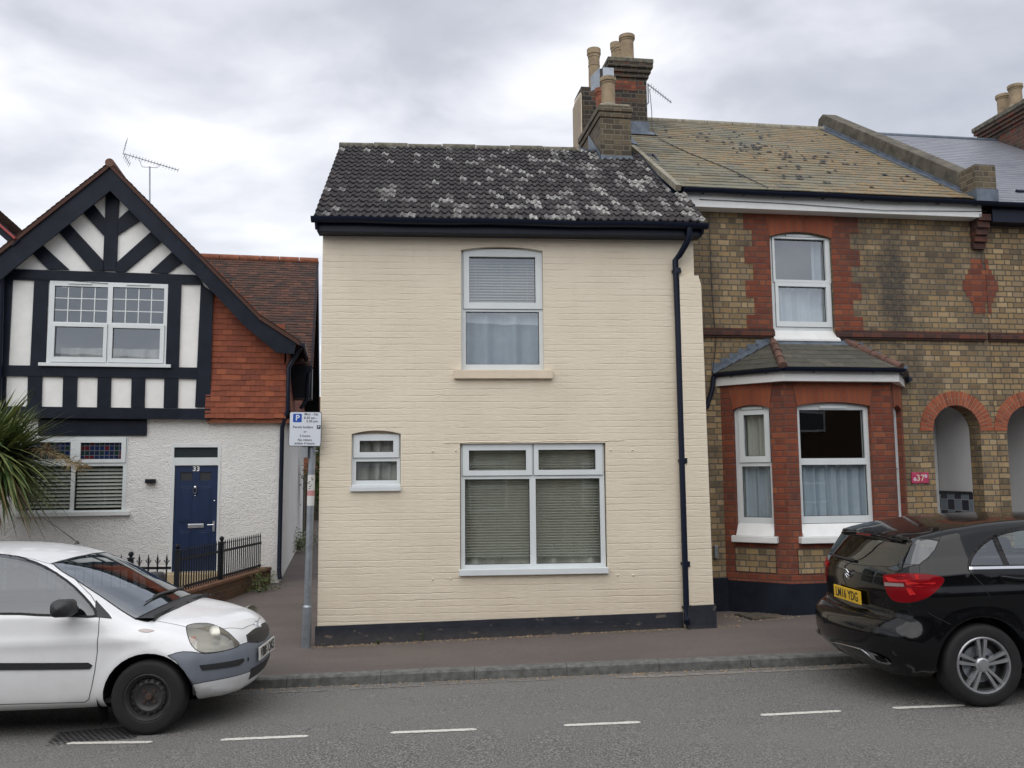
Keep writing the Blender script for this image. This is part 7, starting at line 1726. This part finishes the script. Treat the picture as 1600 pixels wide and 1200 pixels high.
for y in (-.35, .35):
    o = seatb(T, .35, y, .6, rest=True, zb=.30)
mb = MB(); mb.box(-.5, 2.3, -.76, .76, .26, .30); mb.add([(2.3, -.7, .9), (2.3, .7, .9), (1.7, .7, .95), (1.7, -.7, .95)], [(0, 1, 2, 3)]); mb.box(-.5, -.1, -.6, .6, .3, .93); mb.build('cabin_floor', 'inner', T)
# spoiler lip, plate, badge, exhausts, wiper, handle, aerial
def on(px, py, o=.0): p = cb_.hit(px, py); A = np.array([p[:]]); n_ = cb_.grad(A)[0]; return p+Vector(n_)*o, Vector(n_)
mb = MB(); ys = np.linspace(-.57, .57, 25); vs = []
for y in ys:
    k = .10*y*y; ed = 1-.25*max(0, abs(y)-.5)/.1
    vs += [(-.26+k, y, 1.350-.075*y*y), (-.475+k*1.6, y, 1.300-.085*y*y), (-.468+k*1.6, y, 1.282-.085*y*y), (-.38+k, y, 1.265-.07*y*y)]
mb.add(vs, [(4*i+j, 4*i+j+1, 4*i+4+j+1, 4*i+4+j) for i in range(24) for j in range(3)] + [(0, 1, 2, 3), (96, 97, 98, 99)]); sp_o = mb.build('spoiler', 'bpaint', T, smooth=40, recalc=True)
mb = MB(); mb.box(-.478, -.470, -.13, .13, 1.285, 1.296); mb.build('high_brake_light', 'tail', sp_o)
pz = cb_.hit(1333, 923).z; pxx = -.80; n0_ = on(1333, 923)[1]; A0 = cb_.hit(1333, 923)
PC = Vector((-.662, 0, .775)); tlt = radians(0)
Rp = Matrix.Rotation(tlt, 4, 'Y'); mb = MB(); mb.T = Matrix.Translation(PC) @ Rp; mb.box(-.006, .006, -.26, .26, -.056, .056); pt_ = mb.build('number_plate', 'yplate', T, bevel=.003)
tx = text_part('LM16 YDG', .108, 'registration', 'letterblack', pt_, (0, 0, 0), (0, 0, 0), sx=.93, bold=.0012)
tx.matrix_local = Matrix.Translation(PC) @ Rp @ Matrix.Translation((-.0078, 0, -.003)) @ Matrix(((0, 0, -1, 0), (-1, 0, 0, 0), (0, 1, 0, 0), (0, 0, 0, 1))) @ Matrix.Diagonal((.84, 1, 1, 1))
bc, bn = on(*C1(287, 385)); bc.y = 0; mb = MB(); mb.T = Matrix.Translation(Vector((cb_.hit(*C1(287, 385)).x-.02, 0, bc.z))) @ Matrix.Rotation(radians(-20), 4, 'Y'); mb.tube([(0, .046*cos(2*pi*k/28), .046*sin(2*pi*k/28)) for k in range(29)], .0045, 6)
for k in range(3): a = pi/2+2*pi*k/3; mb.tube([(0, 0, 0), (0, .045*cos(a), .045*sin(a))], [.010, .0015], 6)
mb.build('badge', 'chrome', T, smooth=50)
mb = MB(); 
for k in range(5): mb.box(bc.x-.02, bc.x-.012, .40+k*.030, .42+k*.030, bc.z-.02, bc.z+.008)
mb = MB(); w0, w1 = on(*C1(322, 322), .02)[0], on(*C1(250, 306), .02)[0]; mb.tube([w0, w0.lerp(w1, .5)+Vector((-.01, 0, 0)), w1+Vector((0, .25, .01))], [.014, .011, .006], 6); mb.build('rear_wiper', 'blackplastic', T, smooth=50)
ex = hp(*[C1(*q) for q in ((386, 790), (410, 795), (450, 808), (490, 830), (512, 852), (495, 856), (450, 846), (425, 832))])
exi = hp(*[C1(*q) for q in ((425, 806), (450, 815), (480, 832), (498, 847), (470, 843), (437, 830))])
patch('exhaust_trim', ex, 'chrome', T, .012, True); patch('exhaust_opening', exi, 'letterblack', T, .016, True)
dl_ = hp(*[C1(*q) for q in ((195, 742), (250, 752), (310, 768), (360, 783), (395, 810), (420, 832))]); mb = MB(); mb.tube([on_ + Vector((-.010, 0, 0)) for on_ in dl_], .006, 6)
dl2 = [Vector((-.80, y, .315)) for y in np.linspace(dl_[0].y, .35, 5)]
mb.build('diffuser_chrome', 'chrome', T, smooth=50)
hd = hp(*[C4(*q) for q in ((722, 604), (740, 592), (800, 588), (960, 594), (1020, 600), (1020, 612), (900, 625), (770, 618))]); patch('handle_recess', hp(*[C4(*q) for q in ((718, 600), (745, 588), (850, 586), (1000, 592), (1000, 680), (900, 682), (800, 676), (745, 640))]), 'letterblack', T, .002)
mb = MB(); hpts = [on(*C4(*q), .028)[0] for q in ((724, 606), (760, 612), (830, 624), (900, 632), (990, 632))]; mb.tube(hpts, [.008, .013, .014, .014, .013], 8); mb.build('door_handle', 'bpaint', T, smooth=60)
